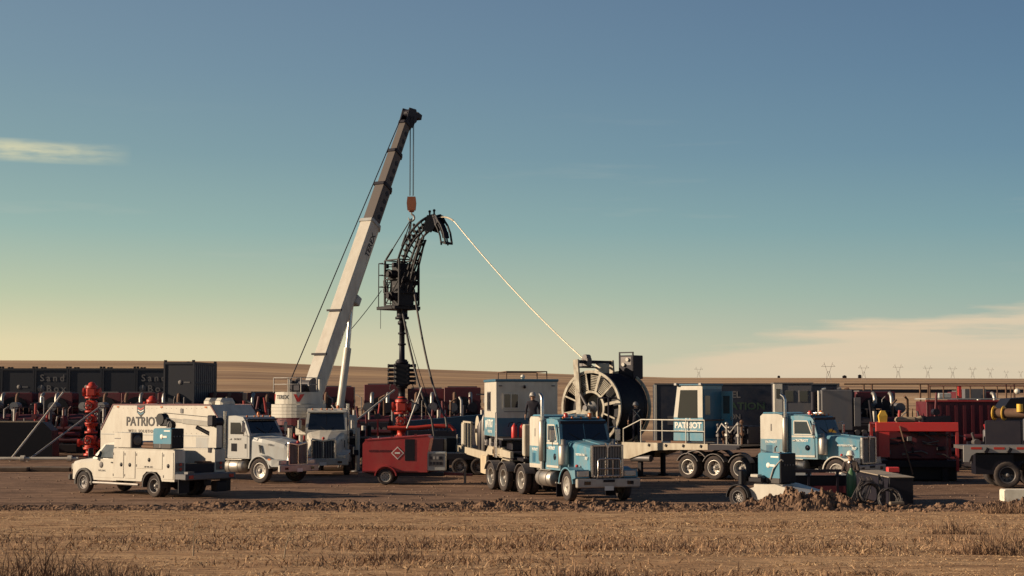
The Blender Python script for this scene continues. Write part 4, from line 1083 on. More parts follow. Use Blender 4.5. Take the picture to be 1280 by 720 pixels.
# ------------------------------------------------------------------ control cabin trailer behind the near tractor
def cabin_trailer():
    t = thing('control_cabin_trailer', 'long equipment trailer carrying a white and blue control cabin behind the near tractor', 'trailer', (1.0, 63.6, 0), head(.153, -.988))
    # gooseneck and main frame
    for s in (-1, 1):
        y0, y1 = sorted((s * .85, s * 1.22))
        MB().prism([(.9, 1.28), (.9, 1.52), (-5.2, 1.62), (-6.1, 1.30), (-17.0, 1.30), (-17.0, 1.0), (-7.2, .95), (-5.2, 1.22)], min(s * 1.10, s * 1.22), max(s * 1.10, s * 1.22)).build('side_beam', CREAM, t)
        MB().box(-6.3, s * 1.24, .74, 2.3, .05, .78, .01).build('stained_side_panel', mat('stained_panel', (.60, .50, .36), .6, dust=.8, dscale=2.4, dcol=(.17, .10, .06), streak=3), t)
        MB().arch(-7.9, .0, .0, .0, y0, y1, 0, 1, 1)
        for a in (-13.4, -14.7, -16.0): wheel(t, a, s * 1.04, .51, .26, 'dual', s, ALU)
        MB().prism([(.7, 1.16), (.7, 1.2), (-1.2, 1.2), (-1.45, 1.12), (-1.6, .78), (-1.56, .76), (-1.40, 1.06), (-1.18, 1.16)], y0, y1).build('rear_fender', CREAM, t)
    MB().box(-8, 0, 1.24, 17.6, 2.2, .08).build('deck', DARK, t)
    for a in (-13.4, -14.7, -16.0): MB().cyl((a, -.9, .51), (a, .9, .51), .09).build('axle', FRAME, t)
    # cabin
    x0, x1, w, z0, z1 = -6.0, -2.55, 1.29, 2.02, 4.30
    cb = MB().box((x0 + x1) / 2, 0, (z0 + z1) / 2, x1 - x0, 2 * w, z1 - z0, .02).build('cabin', WHITE, t)
    MB().box((x0 + x1) / 2, 0, z1 + .045, x1 - x0 + .08, 2 * w + .08, .11, .02).build('roof_edge', DBLUE, cb)
    MB().box(x1 + .003, 0, z0 + .40, .016, 2 * w - .03, .76).build('blue_band', DBLUE, cb)
    for s in (-1, 1):
        MB().box((x0 + x1) / 2, s * (w + .003), z0 + .40, x1 - x0 - .03, .016, .76).build('blue_band', BLUE, cb)
        R_ = SIDE_R if s < 0 else SIDE_L
        lettering('PATRIOT', .44, TEXTW, cb, (-4.2, s * (w + .014), z0 + .52), R_, bold=.012)
        lettering('WELL SOLUTIONS', .15, TEXTW, cb, (-4.2, s * (w + .014), z0 + .20), R_, bold=.003)
        sh = MB().prism([(-.16, .2), (.16, .2), (.16, -.05), (0, -.2), (-.16, -.05)], -.005, .005).build('shield_emblem', TEXTW, cb); sh.location = (-5.35 if s < 0 else -3.05, s * (w + .014), z0 + .45)
        wn = MB().box(-4.5, s * (w + .004), 3.48, .85, .02, .72).build('window', GLASS, cb)
        f = MB()
        for dx in (-.45, 0, .45): f.box(-4.5 + dx, s * (w + .012), 3.48, .05, .03, .80)
        for dz in (-.38, .38): f.box(-4.5, s * (w + .014), 3.48 + dz, .95, .028, .05)
        f.build('window_frame', GREY, wn)
    # front window with two panes
    fw = MB()
    yc, zc, ww, hh = -.66, 3.50, .62, .60
    for dy in (-ww / 2, 0, ww / 2): fw.box(x1 + .015, yc + dy, zc, .04, .05, hh + .05)
    for dz in (-hh / 2, hh / 2): fw.box(x1 + .016, yc, zc + dz, .036, ww + .05, .05)
    fo = fw.build('window_frame', WHITE, cb)
    for dy in (-ww / 4, ww / 4): MB().box(x1 + .004, yc + dy, zc, .012, ww / 2 - .04, hh - .03).build('pane', GLASS, fo)
    MB().box(x1 + .06, -.12, 4.10, .12, .10, .08, .02).cyl((x1 + .1, -.12, 4.1), (x1 + .18, -.12, 4.06), .06).build('flood_lamp', DARK, cb)
    MB().box(x1 + .012, -.4, 3.06, .02, 1.1, .025).build('cable_tray', GREY, cb)
    for (y, z) in ((-1.1, 4.12), (1.1, 4.12)): MB().box(x1 + .015, y, z, .03, .14, .05).build('marker', STEEL, cb)
    rk = MB()
    for x in (-5.6, -3.2):
        for y in (-.75, .95): rk.cyl((x, y, z1 + .1), (x, y, z1 + .42), .025, n=6)
        rk.tube([(x, -.75, z1 + .42), (x, .95, z1 + .42)], .025, 6)
    for y in (-.75, .95): rk.tube([(-5.6, y, z1 + .42), (-3.2, y, z1 + .42)], .025, 6)
    rk.build('roof_rack', GRIME, cb)
    MB().sphere((-3.6, .0, z1 + .2), .10, 12, 8).build('dome_lamp', HAT, cb)
    # porch in front of the cabin and ladder rails at its corner
    MB().box(-1.75, 0, 1.96, 1.6, 2.5, .07, .01).build('porch', STEEL, t)
    MB().box(-1.8, 0, 1.72, 1.4, 1.7, .42, .03).build('porch_frame', DARK, t)
    ld = MB()
    for x in (-2.35, -2.0): ld.tube([(x, -1.33, 1.2), (x, -1.33, 3.0), (x - .1, -1.30, 3.02)], .025, 8)
    for k in range(5): ld.cyl((-2.35, -1.33, 1.35 + k * .3), (-2.0, -1.33, 1.35 + k * .3), .018, n=6)
    ld.build('ladder', LSTEEL, t)
    # clutter under the cabin: winch drum, valves
    MB().box(-4.2, 0, 1.82, 3.3, 2.1, .36, .02).build('cabin_skid', DARK, t)
    wr = MB().cyl((-2.9, -1.34, 1.42), (-2.9, -1.18, 1.42), .22, n=20).build('hose_drum', TAN, t)
    MB().cyl((-2.9, -1.37, 1.42), (-2.9, -1.33, 1.42), .10, n=14).build('hub', DARK, wr)
    rg_ = random.Random(9)
    for k in range(10):
        x = -5.8 + k * .36; MB().cyl((x, -1.26, 1.62), (x, -1.26, 1.62 + rg_.uniform(.15, .32)), rg_.uniform(.05, .10), n=10).box(x, -1.28, 1.70, .14, .1, .12).build('valve', rg_.choice([STEEL, LSTEEL, DARK]), t)
    MB().box(-2.0, -1.12, 1.40, 1.0, .10, .40).build('valve_panel', CREAM, t)
    # rear equipment: cabinet frame, hose reel, bottles, stand pipe
    c = MB().box(-14.6, -.95, 1.88, .9, .45, 1.12, .02).build('cabinet', CREAM, t)
    MB().box(-14.6, -1.185, 1.88, .74, .02, .96).build('cabinet_door', WHITE, c)
    fr = MB()
    for x in (-13.9, -12.9, -11.8): fr.box(x, -1.1, 1.88, .08, .08, 1.15)
    fr.box(-13.2, -1.1, 2.48, 3.0, .1, .08); fr.build('rear_frame', CREAM, t)
    MB().box(-13.0, 0, 1.9, 2.2, 1.6, 1.1, .05).build('power_unit', DARK, t)
    hr = MB()
    for y in (-1.0, -.45): hr.lathe([(.001, .0), (.68, .0), (.70, .02), (.68, .04), (.001, .04)], (-10.6, y, 2.12), (0, 1, 0), 30)
    ho = hr.build('hose_reel', CREAM, t)
    MB().cyl((-10.6, -.95, 2.12), (-10.6, -.45, 2.12), .42, n=24).build('reeled_hose', HOSE, ho)
    MB().cyl((-10.6, -1.12, 2.12), (-10.6, -1.0, 2.12), .10, n=12).build('hub', STEEL, ho)
    MB().prism([(-10.95, 1.28), (-10.25, 1.28), (-10.5, 2.1), (-10.7, 2.1)], -.42, -.36).build('reel_stand', CREAM, ho)
    for k, (x, r_, h_, m_) in enumerate(((-9.6, .13, 1.25, DARK), (-9.2, .12, 1.35, STEEL), (-8.8, .12, 1.25, DARK), (-8.3, .10, 1.6, LSTEEL), (-7.8, .09, 1.0, STEEL))):
        MB().lathe([(.001, 0), (r_, 0), (r_, h_ * .85), (r_ * .5, h_ * .95), (r_ * .3, h_), (.001, h_)], (x, -1.0, 1.28), (0, 0, 1), 14).build('gas_bottle', m_, t)
    MB().cyl((-15.3, .2, 1.3), (-15.3, .2, 3.9), .07, n=10).box(-15.3, .2, 3.5, .3, .5, .3, .03).bar((-15.3, -.4, 3.8), (-15.3, .8, 3.8), .06).build('flood_light_mast', STEEL, t)
    MB().cyl((-9.0, .9, 1.3), (-9.0, .9, 3.8), .12, n=12).build('exhaust_stack', STEEL, t)
    MB().box(-8.6, .3, 1.8, 1.6, 1.3, 1.0, .05).build('hydraulic_tank', GREY, t)
    ld = MB()
    for y in (-.55, -.25): ld.tube([(-17.4, y - .6, .3), (-16.9, y - .6, 1.8)], .03, 6)
    for k in range(5): ld.cyl((-17.35 + k * .1, -1.15, .45 + k * .3), (-17.35 + k * .1, -.85, .45 + k * .3), .02, n=6)
    ld.build('access_ladder', WHITE, t)
    # tall cabinet standing on the gooseneck nose, behind the sleeper
    cn = MB().box(1.85, -.58, 2.0, .45, .55, 1.22, .03).build('tall_cabinet', CREAM, t)
    MB().box(1.85, -.862, 2.0, .36, .015, 1.08).build('cabinet_door', WHITE, cn)
    MB().box(1.85, -.58, 1.28, .3, .35, .25).build('pedestal', DARK, cn)
    nb = MB().box(1.3, 0, 1.25, 2.0, 1.9, .12, .02).build('nose_deck', FRAME, t)
    for y in (-.78, -.5): MB().cyl((1.75, y, .95), (1.75, y, 1.36), .045, n=8).build('drop_leg', LSTEEL, t)
    return t
CT = cabin_trailer()
CTM = Matrix.LocRotScale(CT.location, CT.rotation_euler, None)
ex = thing('fire_extinguisher', 'red fire extinguisher on the porch of the control cabin', 'extinguisher', CTM @ Vector((-1.95, -.62, 1.996)))
MB().lathe([(.001, 0), (.11, 0), (.12, .03), (.12, .42), (.07, .52), (.03, .55), (.03, .6)], (0, 0, 0), (0, 0, 1), 16).build('bottle', BRED, ex)
MB().tube([(0, 0, .58), (-.08, 0, .63), (-.2, 0, .60), (-.24, 0, .45)], .018, 6).build('nozzle_hose', BLACK, ex)
ex2 = copy_tree(ex); ex2.location = CTM @ Vector((-1.95, -.30, 1.996)); ex2['label'] = 'red fire extinguisher nearer the white cabinet on the porch'
ex['group'] = ex2['group'] = 'fire extinguishers on the porch'

# ------------------------------------------------------------------ reel trailer behind the right tractor
RT0 = Vector((13.75, 68.9, 0)); RTZ = head(.76, -.65)
def reel_trailer():
    t = thing('reel_trailer', 'white edged drop deck trailer carrying the giant tubing reel and operator cab', 'trailer', RT0, RTZ)
    z = 1.58
    for s in (-1, 1):
        y0, y1 = sorted((s * 1.17, s * 1.27))
        MB().prism([(-5.55, z), (-10.3, z), (-10.3, .82), (-9.9, .82), (-8.6, z - .36), (-7.6, z - .30), (-5.55, z - .26)], y0, y1).build('gooseneck_side', CREAM, t)
        MB().prism([(-3.9, z - .03), (-5.52, z - .03), (-5.52, z - .28), (-3.9, z - .22)], y0, y1).build('nose_beam', DARK, t)
        MB().box(-15.2, s * 1.22, .86, 9.8, .10, .34).build('low_side_beam', CREAM, t)
        for a in (-5.9, -6.85, -7.8, -8.75):
            tr = MB().box(a, s * 1.285, z - .11, .12, .05, .13, .02, (0, R(25), 0)).build('tie_down', BLACK, t)
        for a in (-17.6, -18.95): wheel(t, a, s * 1.04, .51, .26, 'dual', s, ALU)
        y0, y1 = sorted((s * .80, s * 1.24))
        MB().arch(-6.3, .53, .72, .03, y0, y1, 40, 128, 10).build('wheel_fender', STEEL, t)
    MB().box(-7.1, 0, z - .05, 6.4, 2.3, .09).build('deck_plate', STEEL, t)
    MB().box(-15.2, 0, .98, 9.8, 2.3, .08).build('low_deck', DARK, t)
    MB().box(-10.2, 0, 1.2, .12, 2.2, .75).build('bulkhead', DARK, t)
    # handrail on the near edge, every post its own
    Y = -1.20; top = z + 1.05
    px = (-5.75, -6.75, -8.05, -9.25)
    for a in px: MB().cyl((a, Y, z - .02), (a, Y, top), .026, n=8).build('rail_post', WHITE, t)
    MB().tube([(-5.75, Y, top), (-9.25, Y, top), (-10.25, Y, z + .62), (-10.25, Y, z)], .028, 8).build('top_rail', WHITE, t)
    MB().tube([(-5.75, Y, z + .55), (-9.25, Y, z + .55)], .022, 8).build('mid_rail', WHITE, t)
    MB().tube([(-5.75, Y, top), (-5.75, .4, top)], .026, 8).build('end_rail', GRIME, t)
    for a in (-7.2, -8.6): MB().box(a, Y + .1, z + .05, .9, .03, .1).build('toe_board', GRIME, t)
    # operator cab, leaning front window towards the reel
    x0, x1, y0, y1 = -7.5, -5.9, -1.1, .45
    cz0, cz1 = z + .12, 4.18
    prof = [(x1, cz0), (x1, cz1), (x0 + .22, cz1), (x0 + .02, cz0 + 1.1), (x0, cz0)]
    cb = MB().prism(prof, y0, y1).build('operator_cab', BLUE, t)
    MB().box((x0 + x1) / 2 + .1, (y0 + y1) / 2, cz1 + .04, x1 - x0 - .1, y1 - y0 + .14, .08, .02).build('cab_roof', DBLUE, cb)
    # white window surround (upper half) and dark glass on the near side
    fr = MB(); q = [(x1 - .12, cz0 + 1.20), (x1 - .12, cz1 - .10), (x0 + .26, cz1 - .10), (x0 + .09, cz0 + 1.20)]
    fr.prism([(x1 - .01, cz0 + 1.05), (x1 - .01, cz1 - .01), (x0 + .23, cz1 - .01), (x0 + .03, cz0 + 1.05)], y0 - .012, y0 - .002)
    fo = fr.build('window_surround', WHITE, cb)
    MB().prism([(x1 - .28, cz0 + 1.02), (x1 - .28, cz1 - .20), (x0 + .40, cz1 - .20), (x0 + .24, cz0 + 1.02)], y0 - .022, y0 - .010).build('window', GLASS, fo)
    lettering('PATRIOT', .36, TEXTW, cb, ((x0 + x1) / 2, y0 - .008, cz0 + .68), SIDE_R, bold=.014)
    lettering('WELL SOLUTIONS', .12, TEXTW, cb, ((x0 + x1) / 2, y0 - .008, cz0 + .44), SIDE_R, bold=.003)
    sh = MB().prism([(-.13, .15), (.13, .15), (.13, -.04), (0, -.15), (-.13, -.04)], -.005, .005).build('shield_emblem', TEXTW, cb); sh.location = ((x0 + x1) / 2, y0 - .008, cz0 + .98)
    MB().prism([(-.08, .06), (.08, .06), (.08, -.02), (0, -.09), (-.08, -.02)], -.004, .004).build('chevron', BLUE, sh).location = (0, -.006, 0)
    # end wall: open door with narrow window, dark inside
    MB().box(x1 + .008, -.32, cz0 + 1.22, .03, 1.45, 2.2).build('end_wall', DBLUE, cb)
    dr = MB().box(x1 + .30, .40, cz0 + 1.18, .62, .05, 2.1, .01).build('open_door', BLUE, cb)
    MB().box(x1 + .30, .368, cz0 + 1.62, .34, .014, .80).build('window', LGLASS, dr)
    MB().box(x1 + .56, .368, cz0 + 1.0, .05, .03, .2).build('handle', CHROME, dr)
    MB().box(x1 + .024, -.75, cz0 + 1.6, .012, .4, .85).build('window', GLASS, cb)
    for xx in (x1 - .05, x0 + .22): MB().box(xx, y0 - .10, cz1 + .06, .16, .14, .12, .02).build('work_lamp', LSTEEL, cb)
    # hydraulic clutter on the nose
    rr = random.Random(21)
    for k in range(11):
        x = -5.25 + k * .125; y = rr.uniform(-1.0, -.2); h_ = rr.uniform(.35, 1.05)
        m = MB(); m.cyl((x, y, z), (x, y, z + h_), .045, n=8); m.sphere((x, y, z + h_), .085, 10, 6); m.box(x, y, z + h_ * .45, .16, .16, .14, .02)
        m.build('valve', rr.choice([LSTEEL, ALU, STEEL, GRIME]), t)
    MB().tube([(-5.3, -.9, z + .5), (-5.0, -.95, z + .9), (-4.6, -.9, z + .5), (-4.2, -.9, z + .95), (-3.95, -.8, z + .6)], .04, 8).build('manifold_pipe', LSTEEL, t)
    MB().box(-4.6, .2, z + .4, 1.3, 1.2, .8, .03).build('manifold_block', DARK, t)
    # under-deck pipes and landing gear
    for s in (-1, 1): MB().box(-9.5, s * .9, .55, .18, .18, 1.0).box(-9.5, s * .9, .04, .35, .35, .06).build('landing_leg', FRAME, t)
    MB().cyl((-9.9, -1.05, .85), (-8.8, -1.05, .85), .16, n=14).build('air_tank', STEEL, t)
    return t
reel_trailer()
RTM = Matrix.LocRotScale(RT0, Euler((0, 0, RTZ)), None)
RC = Vector((-12.35, .25, 3.16)); RR = 1.78
REELW = mat('greasy_reel_paint', (.46, .415, .34), .45, dust=.8, dscale=3.5, dcol=(.12, .075, .05), streak=2)
def tubing_reel():
    o = RTM @ Vector((RC.x, RC.y, 1.02))
    t = thing('tubing_reel', 'huge cream spoked reel wound with dark coiled tubing', 'reel', o, RTZ)
    c = Vector((0, 0, RC.z - 1.02)); W = 1.18
    dm = MB(); prof = []
    nwr = 34
    for k in range(nwr * 3 + 1): 
        yv = -W + .06 + (2 * W - .12) * k / (nwr * 3); prof.append((RR * .915 + .022 * (1, .55, -.9)[k % 3], yv))
    dm.lathe(prof, c, (0, 1, 0), 72); dm.build('wound_tubing', mat('oiled_tubing', (.026, .024, .034), .42, .5, dust=.3, dcol=(.09, .065, .055)), t)
    for s in (-1, 1):
        y = s * W
        fl = MB(); fl.lathe([(RR * .93, -.05), (RR, -.05), (RR, .05), (RR * .93, .05), (RR * .93, -.05)], c + Vector((0, y, 0)), (0, 1, 0), 72, False)
        f = fl.build('rim', REELW, t)
        MB().lathe([(RR * .40, -.04), (RR * .46, -.04), (RR * .46, .04), (RR * .40, .04), (RR * .40, -.04)], c + Vector((0, y, 0)), (0, 1, 0), 48, False).build('inner_ring', REELW, f)
        MB().lathe([(.001, -s * .55), (RR * .39, -s * .55)], c + Vector((0, y, 0)), (0, 1, 0), 40).build('drum_end', CREAM, f); MB().lathe([(RR * .40, -s * .55), (RR * .40, 0)], c + Vector((0, y, 0)), (0, 1, 0), 40).build('drum_wall', STEEL, f)
        MB().lathe([(RR * .40, -s * .30), (RR * .93, -s * .30)], c + Vector((0, y, 0)), (0, 1, 0), 60).build('tubing_side', BLACK, f)
        hb = MB().lathe([(.001, s * .30), (.14, s * .30), (.15, 0), (.30, -s * .02), (.31, -s * .1)], c + Vector((0, y, 0)), (0, 1, 0), 24).build('hub', LSTEEL, f)
        n = 12
        for k in range(n):
            a = 2 * math.pi * (k + .35) / n; d = Vector((math.cos(a), 0, math.sin(a)))
            w_ = .13 if k % 2 == 0 else .07
            MB().bar(c + Vector((0, y, 0)) + d * RR * .44, c + Vector((0, y, 0)) + d * RR * .95, .06, w_).build('spoke', REELW, f)
        # louvred infill panels in the upper segments
        for (a0, a1) in ((70, 92), (100, 122), (130, 152), (40, 62)):
            for k in range(9):
                rr_ = RR * (.50 + .045 * k); am = R((a0 + a1) / 2); hw = rr_ * math.tan(R((a1 - a0) / 2)) * .8
                cc = c + Vector((0, y + s * .0, 0)) + Vector((math.cos(am), 0, math.sin(am))) * rr_; tg = Vector((-math.sin(am), 0, math.cos(am)))
                MB().bar(cc - tg * hw, cc + tg * hw, .05, .035).build('louvre', REELW, f)
    for k in range(4):
        pass
    MB().cyl(c + Vector((0, -W - .5, 0)), c + Vector((0, W + .5, 0)), .13, n=16).build('shaft', STEEL, t)
    # stands each side
    for s in (-1, 1):
        st = MB(); y = s * (W + .36)
        st.prism([(-1.2, .0), (-.85, .0), (.12, c.z), (-.12, c.z + .1)], y - .06, y + .06); st.prism([(1.2, .0), (.85, .0), (-.12, c.z), (.12, c.z + .1)], y - .062, y + .062)
        st.build('reel_stand', REELW, t)
        MB().box(0, y, .05, 3.0, .2, .1).build('stand_foot', STEEL, t)
    # level wind arms, cross beam and counter head
    for s in (-1, 1):
        y = s * (W + .20)
        MB().bar(c + Vector((-.55, y, -.3)), c + Vector((-.75, y, RR + .52)), .12, .30, .01).build('level_wind_arm', REELW, t)
        MB().cyl(c + Vector((.5, y, -.8)), c + Vector((-.55, y, .75)), .07, n=10).build('arm_cylinder', STEEL, t)
    zb = c.z + RR + .42
    MB().bar((-.75, -W - .2, zb), (-.75, W + .2, zb), .14, .16).build('cross_beam', DARK, t)
    MB().bar((-.75, -W - .2, zb - .26), (-.75, W + .2, zb - .26), .10, .08).build('lead_screw', STEEL, t)
    hd = MB().box(-.75, -.55, zb - .02, .42, .34, .42, .04).cyl((-.75, -.72, zb + .22), (-.75, -.38, zb + .22), .14, n=14).cyl((-.95, -.72, zb - .1), (-.95, -.38, zb - .1), .12, n=14)
    hd.build('counter_head', STEEL, t)
    # control housing at the far end of the beam
    HX = .50
    hs = MB().box(HX, W + .15, zb - .25, .9, .8, 1.15, .03).build('motor_housing', DARK, t)
    MB().box(HX, W - .24, zb + .05, .6, .03, .4).build('lamp_panel', STEEL, hs)
    for dz in (.12, -.12): MB().cyl((HX + dz, W - .25, zb + dz), (HX + dz, W - .34, zb + dz), .09, n=14).build('work_lamp', LENS, hs)
    fr = MB()
    for x in (HX - .4, HX + .4): fr.box(x, W - .22, zb - .2, .06, .06, 1.35)
    fr.box(HX, W - .22, zb + .46, .86, .06, .06); fr.build('housing_frame', DARK, hs)
    MB().lathe([(.001, .5), (.3, .5), (.34, .45), (.34, 0)], (-.6, .5, zb - .56), (0, 0, 1), 22).build('swivel_drum', CREAM, t)
    gd = MB()
    for a in (.9, 1.5): gd.cyl((a, -W - .62, .0), (a, -W - .62, 2.6), .04, n=8)
    gd.tube([(.9, -W - .62, 2.6), (1.5, -W - .62, 2.6), (1.5, W, 2.6)], .04, 8); gd.build('guard_rail', DARK, t)
    return t
tubing_reel()

# ------------------------------------------------------------------ injector head, gooseneck, riser, preventer stack
WELL = Vector((-6.05, 88.0, 0))
def injector():
    g = Vector((.64, -.77, 0)).normalized(); rz = math.atan2(g.y, g.x)
    t = thing('injector_head', 'dark steel tubing injector in a ladder frame hanging from the crane with its curved gooseneck', 'injector', WELL + Vector((0, 0, 8.45)), rz)
    B = 8.45
    # crash frame: posts, rails, ladder side
    xs, ys_ = (-.72, .62), (-.66, .66)
    z0, z1 = .25, 2.75
    for x in xs:
        for y in ys_: MB().box(x, y, (z0 + z1) / 2, .09, .09, z1 - z0).build('frame_post', BLACK, t)
    for z in (z0, .95, 1.7, z1):
        fr = MB()
        for y in ys_: fr.bar((xs[0], y, z), (xs[1], y, z), .07)
        for x in xs: fr.bar((x, ys_[0], z), (x, ys_[1], z), .07)
        fr.build('frame_ring', BLACK, t)
    for k in range(8): MB().cyl((xs[0] - .02, -.7, .4 + k * .29), (xs[0] - .02, .7, .4 + k * .29), .025, n=6).build('ladder_rung', BLACK, t)
    for y in ys_: MB().bar((xs[0], y, z0), (xs[1], y, 1.7), .05).build('frame_brace', BLACK, t)
    MB().box(-.35, 0, .12, 1.75, 1.75, .18, .02).build('work_platform', BLACK, t)
    bc = MB()
    for y in (-.8, .0, .8): bc.cyl((-1.12, y, .2), (-1.12, y, 2.6 if y else 1.3), .03, n=6)
    for z in (1.3, 1.95, 2.6): bc.tube([(-.75, -.8, z), (-1.12, -.8, z), (-1.12, .8, z), (-.75, .8, z)], .03, 6)
    bc.build('basket_rail', DARK, t)
    # drive body and motors
    MB().box(.05, 0, 1.40, .80, 1.0, 2.3, .06).build('chain_drive', BLACK, t)
    for s in (-1, 1):
        for z in (.75, 1.95):
            m = MB().cyl((.05, s * .45, z), (.05, s * .92, z), .24, n=16).cyl((.05, s * .92, z), (.05, s * 1.05, z), .15, n=12); m.build('drive_motor', BLACK, t)
        MB().cyl((-.5, s * .3, .5), (-.5, s * .3, 2.2), .10, n=10).build('accumulator', DARK, t)
    rr = random.Random(4)
    for k in range(26):
        p0 = Vector((rr.uniform(-.95, .5), rr.uniform(-.7, .7), rr.uniform(.3, 1.2))); p1 = p0 + Vector((rr.uniform(-.1, .5), rr.uniform(-.2, .2), rr.uniform(.6, 1.4)))
        MB().tube([p0, (p0 + p1) / 2 + Vector((rr.uniform(-.25, .1), 0, .1)), p1], .03, 6).build('hydraulic_hose', rr.choice([HOSE, DARK, BLACK, STEEL]), t)
    for k in range(14): MB().box(rr.uniform(-.8, .6), rr.choice([-.6, .6]) + rr.uniform(-.15, .15), rr.uniform(.4, 2.6), .22, .2, .25, .03).build('valve_block', rr.choice([DARK, BLACK, STEEL]), t)
    # stripper below
    MB().lathe([(.001, .2), (.42, .2), (.42, .05), (.30, -.02), (.30, -.35), (.38, -.37), (.38, -.5), (.001, -.5)], (0, 0, 0), (0, 0, 1), 20).build('stripper', BLACK, t)
    # gooseneck: two curved side rails, rollers between, strut, end flap
    C = Vector((3.35, 0, 1.15)); Rg = 3.70
    def arc(a0, a1, r, y, n=22): return [C + Vector((-r * math.cos(R(a0 + (a1 - a0) * k / n)), y, r * math.sin(R(a0 + (a1 - a0) * k / n)))) for k in range(n + 1)]
    gn = None
    for y in (-.20, .20):
        for (r, th) in ((Rg + .14, .07), (Rg - .42, .06)):
            o = MB().tube(arc(14, 88, r, y), th, 6).build('gooseneck_rail', BLACK, t)
    for k in range(13):
        a = R(19 + 5.6 * k); d = Vector((-math.cos(a), 0, math.sin(a)))
        MB().bar(C + d * (Rg - .42) + Vector((0, -.2, 0)), C + d * (Rg + .14) + Vector((0, -.2, 0)), .05).bar(C + d * (Rg - .42) + Vector((0, .2, 0)), C + d * (Rg + .14) + Vector((0, .2, 0)), .05).build('rail_web', BLACK, t)
        MB().cyl(C + d * (Rg - .08) + Vector((0, -.17, 0)), C + d * (Rg - .08) + Vector((0, .17, 0)), .07, n=10).build('guide_roller', DARK, t)
    # hinge plates at the crown, flap folding down
    for y in (-.24, .24):
        MB().prism([(2.25, 4.25), (2.6, 5.02), (3.35, 4.98), (3.62, 4.62), (2.95, 4.05)], y - .02, y + .02).build('crown_plate', DARK, t)
    flap = []
    pf = [Vector((3.0, 0, 4.95)), Vector((3.45, 0, 4.74)), Vector((3.80, 0, 4.38)), Vector((4.05, 0, 3.94)), Vector((4.18, 0, 3.42))]
    for y in (-.22, .22):
        MB().tube([p + Vector((0, y, 0)) for p in pf], .06, 6).build('flap_rail', BLACK, t)
        MB().tube([p + Vector((-.34, y, -.10)) for p in pf[1:]], .05, 6).build('flap_rail', BLACK, t)
    for k in range(7):
        f_ = k / 6 * (len(pf) - 2); i = min(int(f_) + 0, len(pf) - 2); p = pf[i].lerp(pf[i + 1], f_ - i) if i < len(pf) - 1 else pf[-1]
        MB().box(p.x - .16, 0, p.z - .08, .36, .44, .07, .01, (0, R(20 + 9 * k), 0)).build('flap_roller', DARK, t)
    MB().box(4.02, 0, 3.42, .46, .5, .10, .01, (0, R(15), 0)).build('flap_end', BLACK, t)
    # strut and support cylinder between frame and gooseneck
    for y in (-.16, .16):
        MB().bar((.72, y, 2.2), (1.72, y, 3.9), .09).build('support_strut', BLACK, t)
        MB().bar((.5, y, 1.5), (1.95, y, 3.75), .07).build('support_strut', BLACK, t)
        MB().bar((1.72, y, 3.9), (2.55, y, 4.75), .06).build('support_strut', DARK, t)
        MB().bar((.72, y, 1.0), (1.35, y, 2.5), .08).build('support_strut', BLACK, t); MB().bar((1.35, y, 2.5), (1.85, y, 3.75), .08).build('support_strut', BLACK, t)
    for k in range(5): MB().bar((.85 + .2 * k, -.2, 1.5 + .5 * k), (.85 + .2 * k, .2, 1.5 + .5 * k), .10).bar((.7 + .2 * k, 0, 1.5 + .5 * k), (1.05 + .2 * k, 0, 1.55 + .5 * k), .08).build('strut_rung', BLACK, t)
    for k, (x, z) in enumerate(((.62, 4.10), (1.05, 4.50), (2.5, 5.10), (2.9, 5.12))):
        MB().cyl((x, 0, z - .3), (x, 0, z + .12), .05, n=8).sphere((x, 0, z + .14), .08, 8, 6).build('pin_lug', BLACK, t)
    # lifting slings up to the hook
    hk = Matrix.Rotation(-rz, 4, 'Z') @ (Vector((-5.55, 87.85, 13.52)) - (WELL + Vector((0, 0, B))))
    for (x, y, z) in ((-.72, -.6, 2.8), (-.72, .6, 2.8), (.30, -.25, 3.5), (.30, .25, 3.5)):
        p = Vector((x, y, z)); o = MB().tube([hk, p], .032, 5).build('lifting_sling', BLACK, t)
        MB().cyl(p, p + (hk - p).normalized() * .7, .06, n=8).build('sling_sleeve', BLACK, o)
    MB().cyl((-.1, .1, .7), (.95, .45, -.05), .04, n=6).build('tool_arm', BLACK, t)
    return t, rz
INJ, irz = injector()
IM = Matrix.LocRotScale(INJ.location, INJ.rotation_euler, None)
# coiled tubing from the gooseneck down to the reel
C_ = Vector((3.35, 0, 1.15)); lp = [Vector((0, 0, -.3)), Vector((-.02, 0, 1.2))]
for k in range(15):
    a = R(14 + 5.8 * k); lp.append(C_ + Vector((-3.70 * math.cos(a), 0, 3.70 * math.sin(a))))
q = lp[-1].copy()
for k in range(7):
    an = R(-6 - 26 * k / 6); q = q + Vector((math.cos(an), 0, math.sin(an))) * .16; lp.append(q.copy())
pts = [IM @ p for p in lp]
head_w = RTM @ Vector((RC.x - .75, RC.y - .55, RC.z + RR + .42))
reel_w = RTM @ Vector((RC.x + .15, RC.y - .45, RC.z + RR * .93))
leave = pts[-1]
n_ = 22
for k in range(1, n_ + 1):
    f = k / n_; p = leave.lerp(head_w, f); p.z -= 4 * f * (1 - f) * .28; pts.append(p)
pts.append(reel_w)
ct = MB().tube(pts, .027, 10); o = ct.build('coiled_tubing', mat('bright_tubing', (.55, .47, .36), .35, .35, dust=.3)); tag(o, 'single steel tubing string running from gooseneck down to the reel', 'tubing')
sv_ = MB().tube(pts[17:23], .05, 10); o = sv_.build('tubing_sleeve', CREAM, o); 

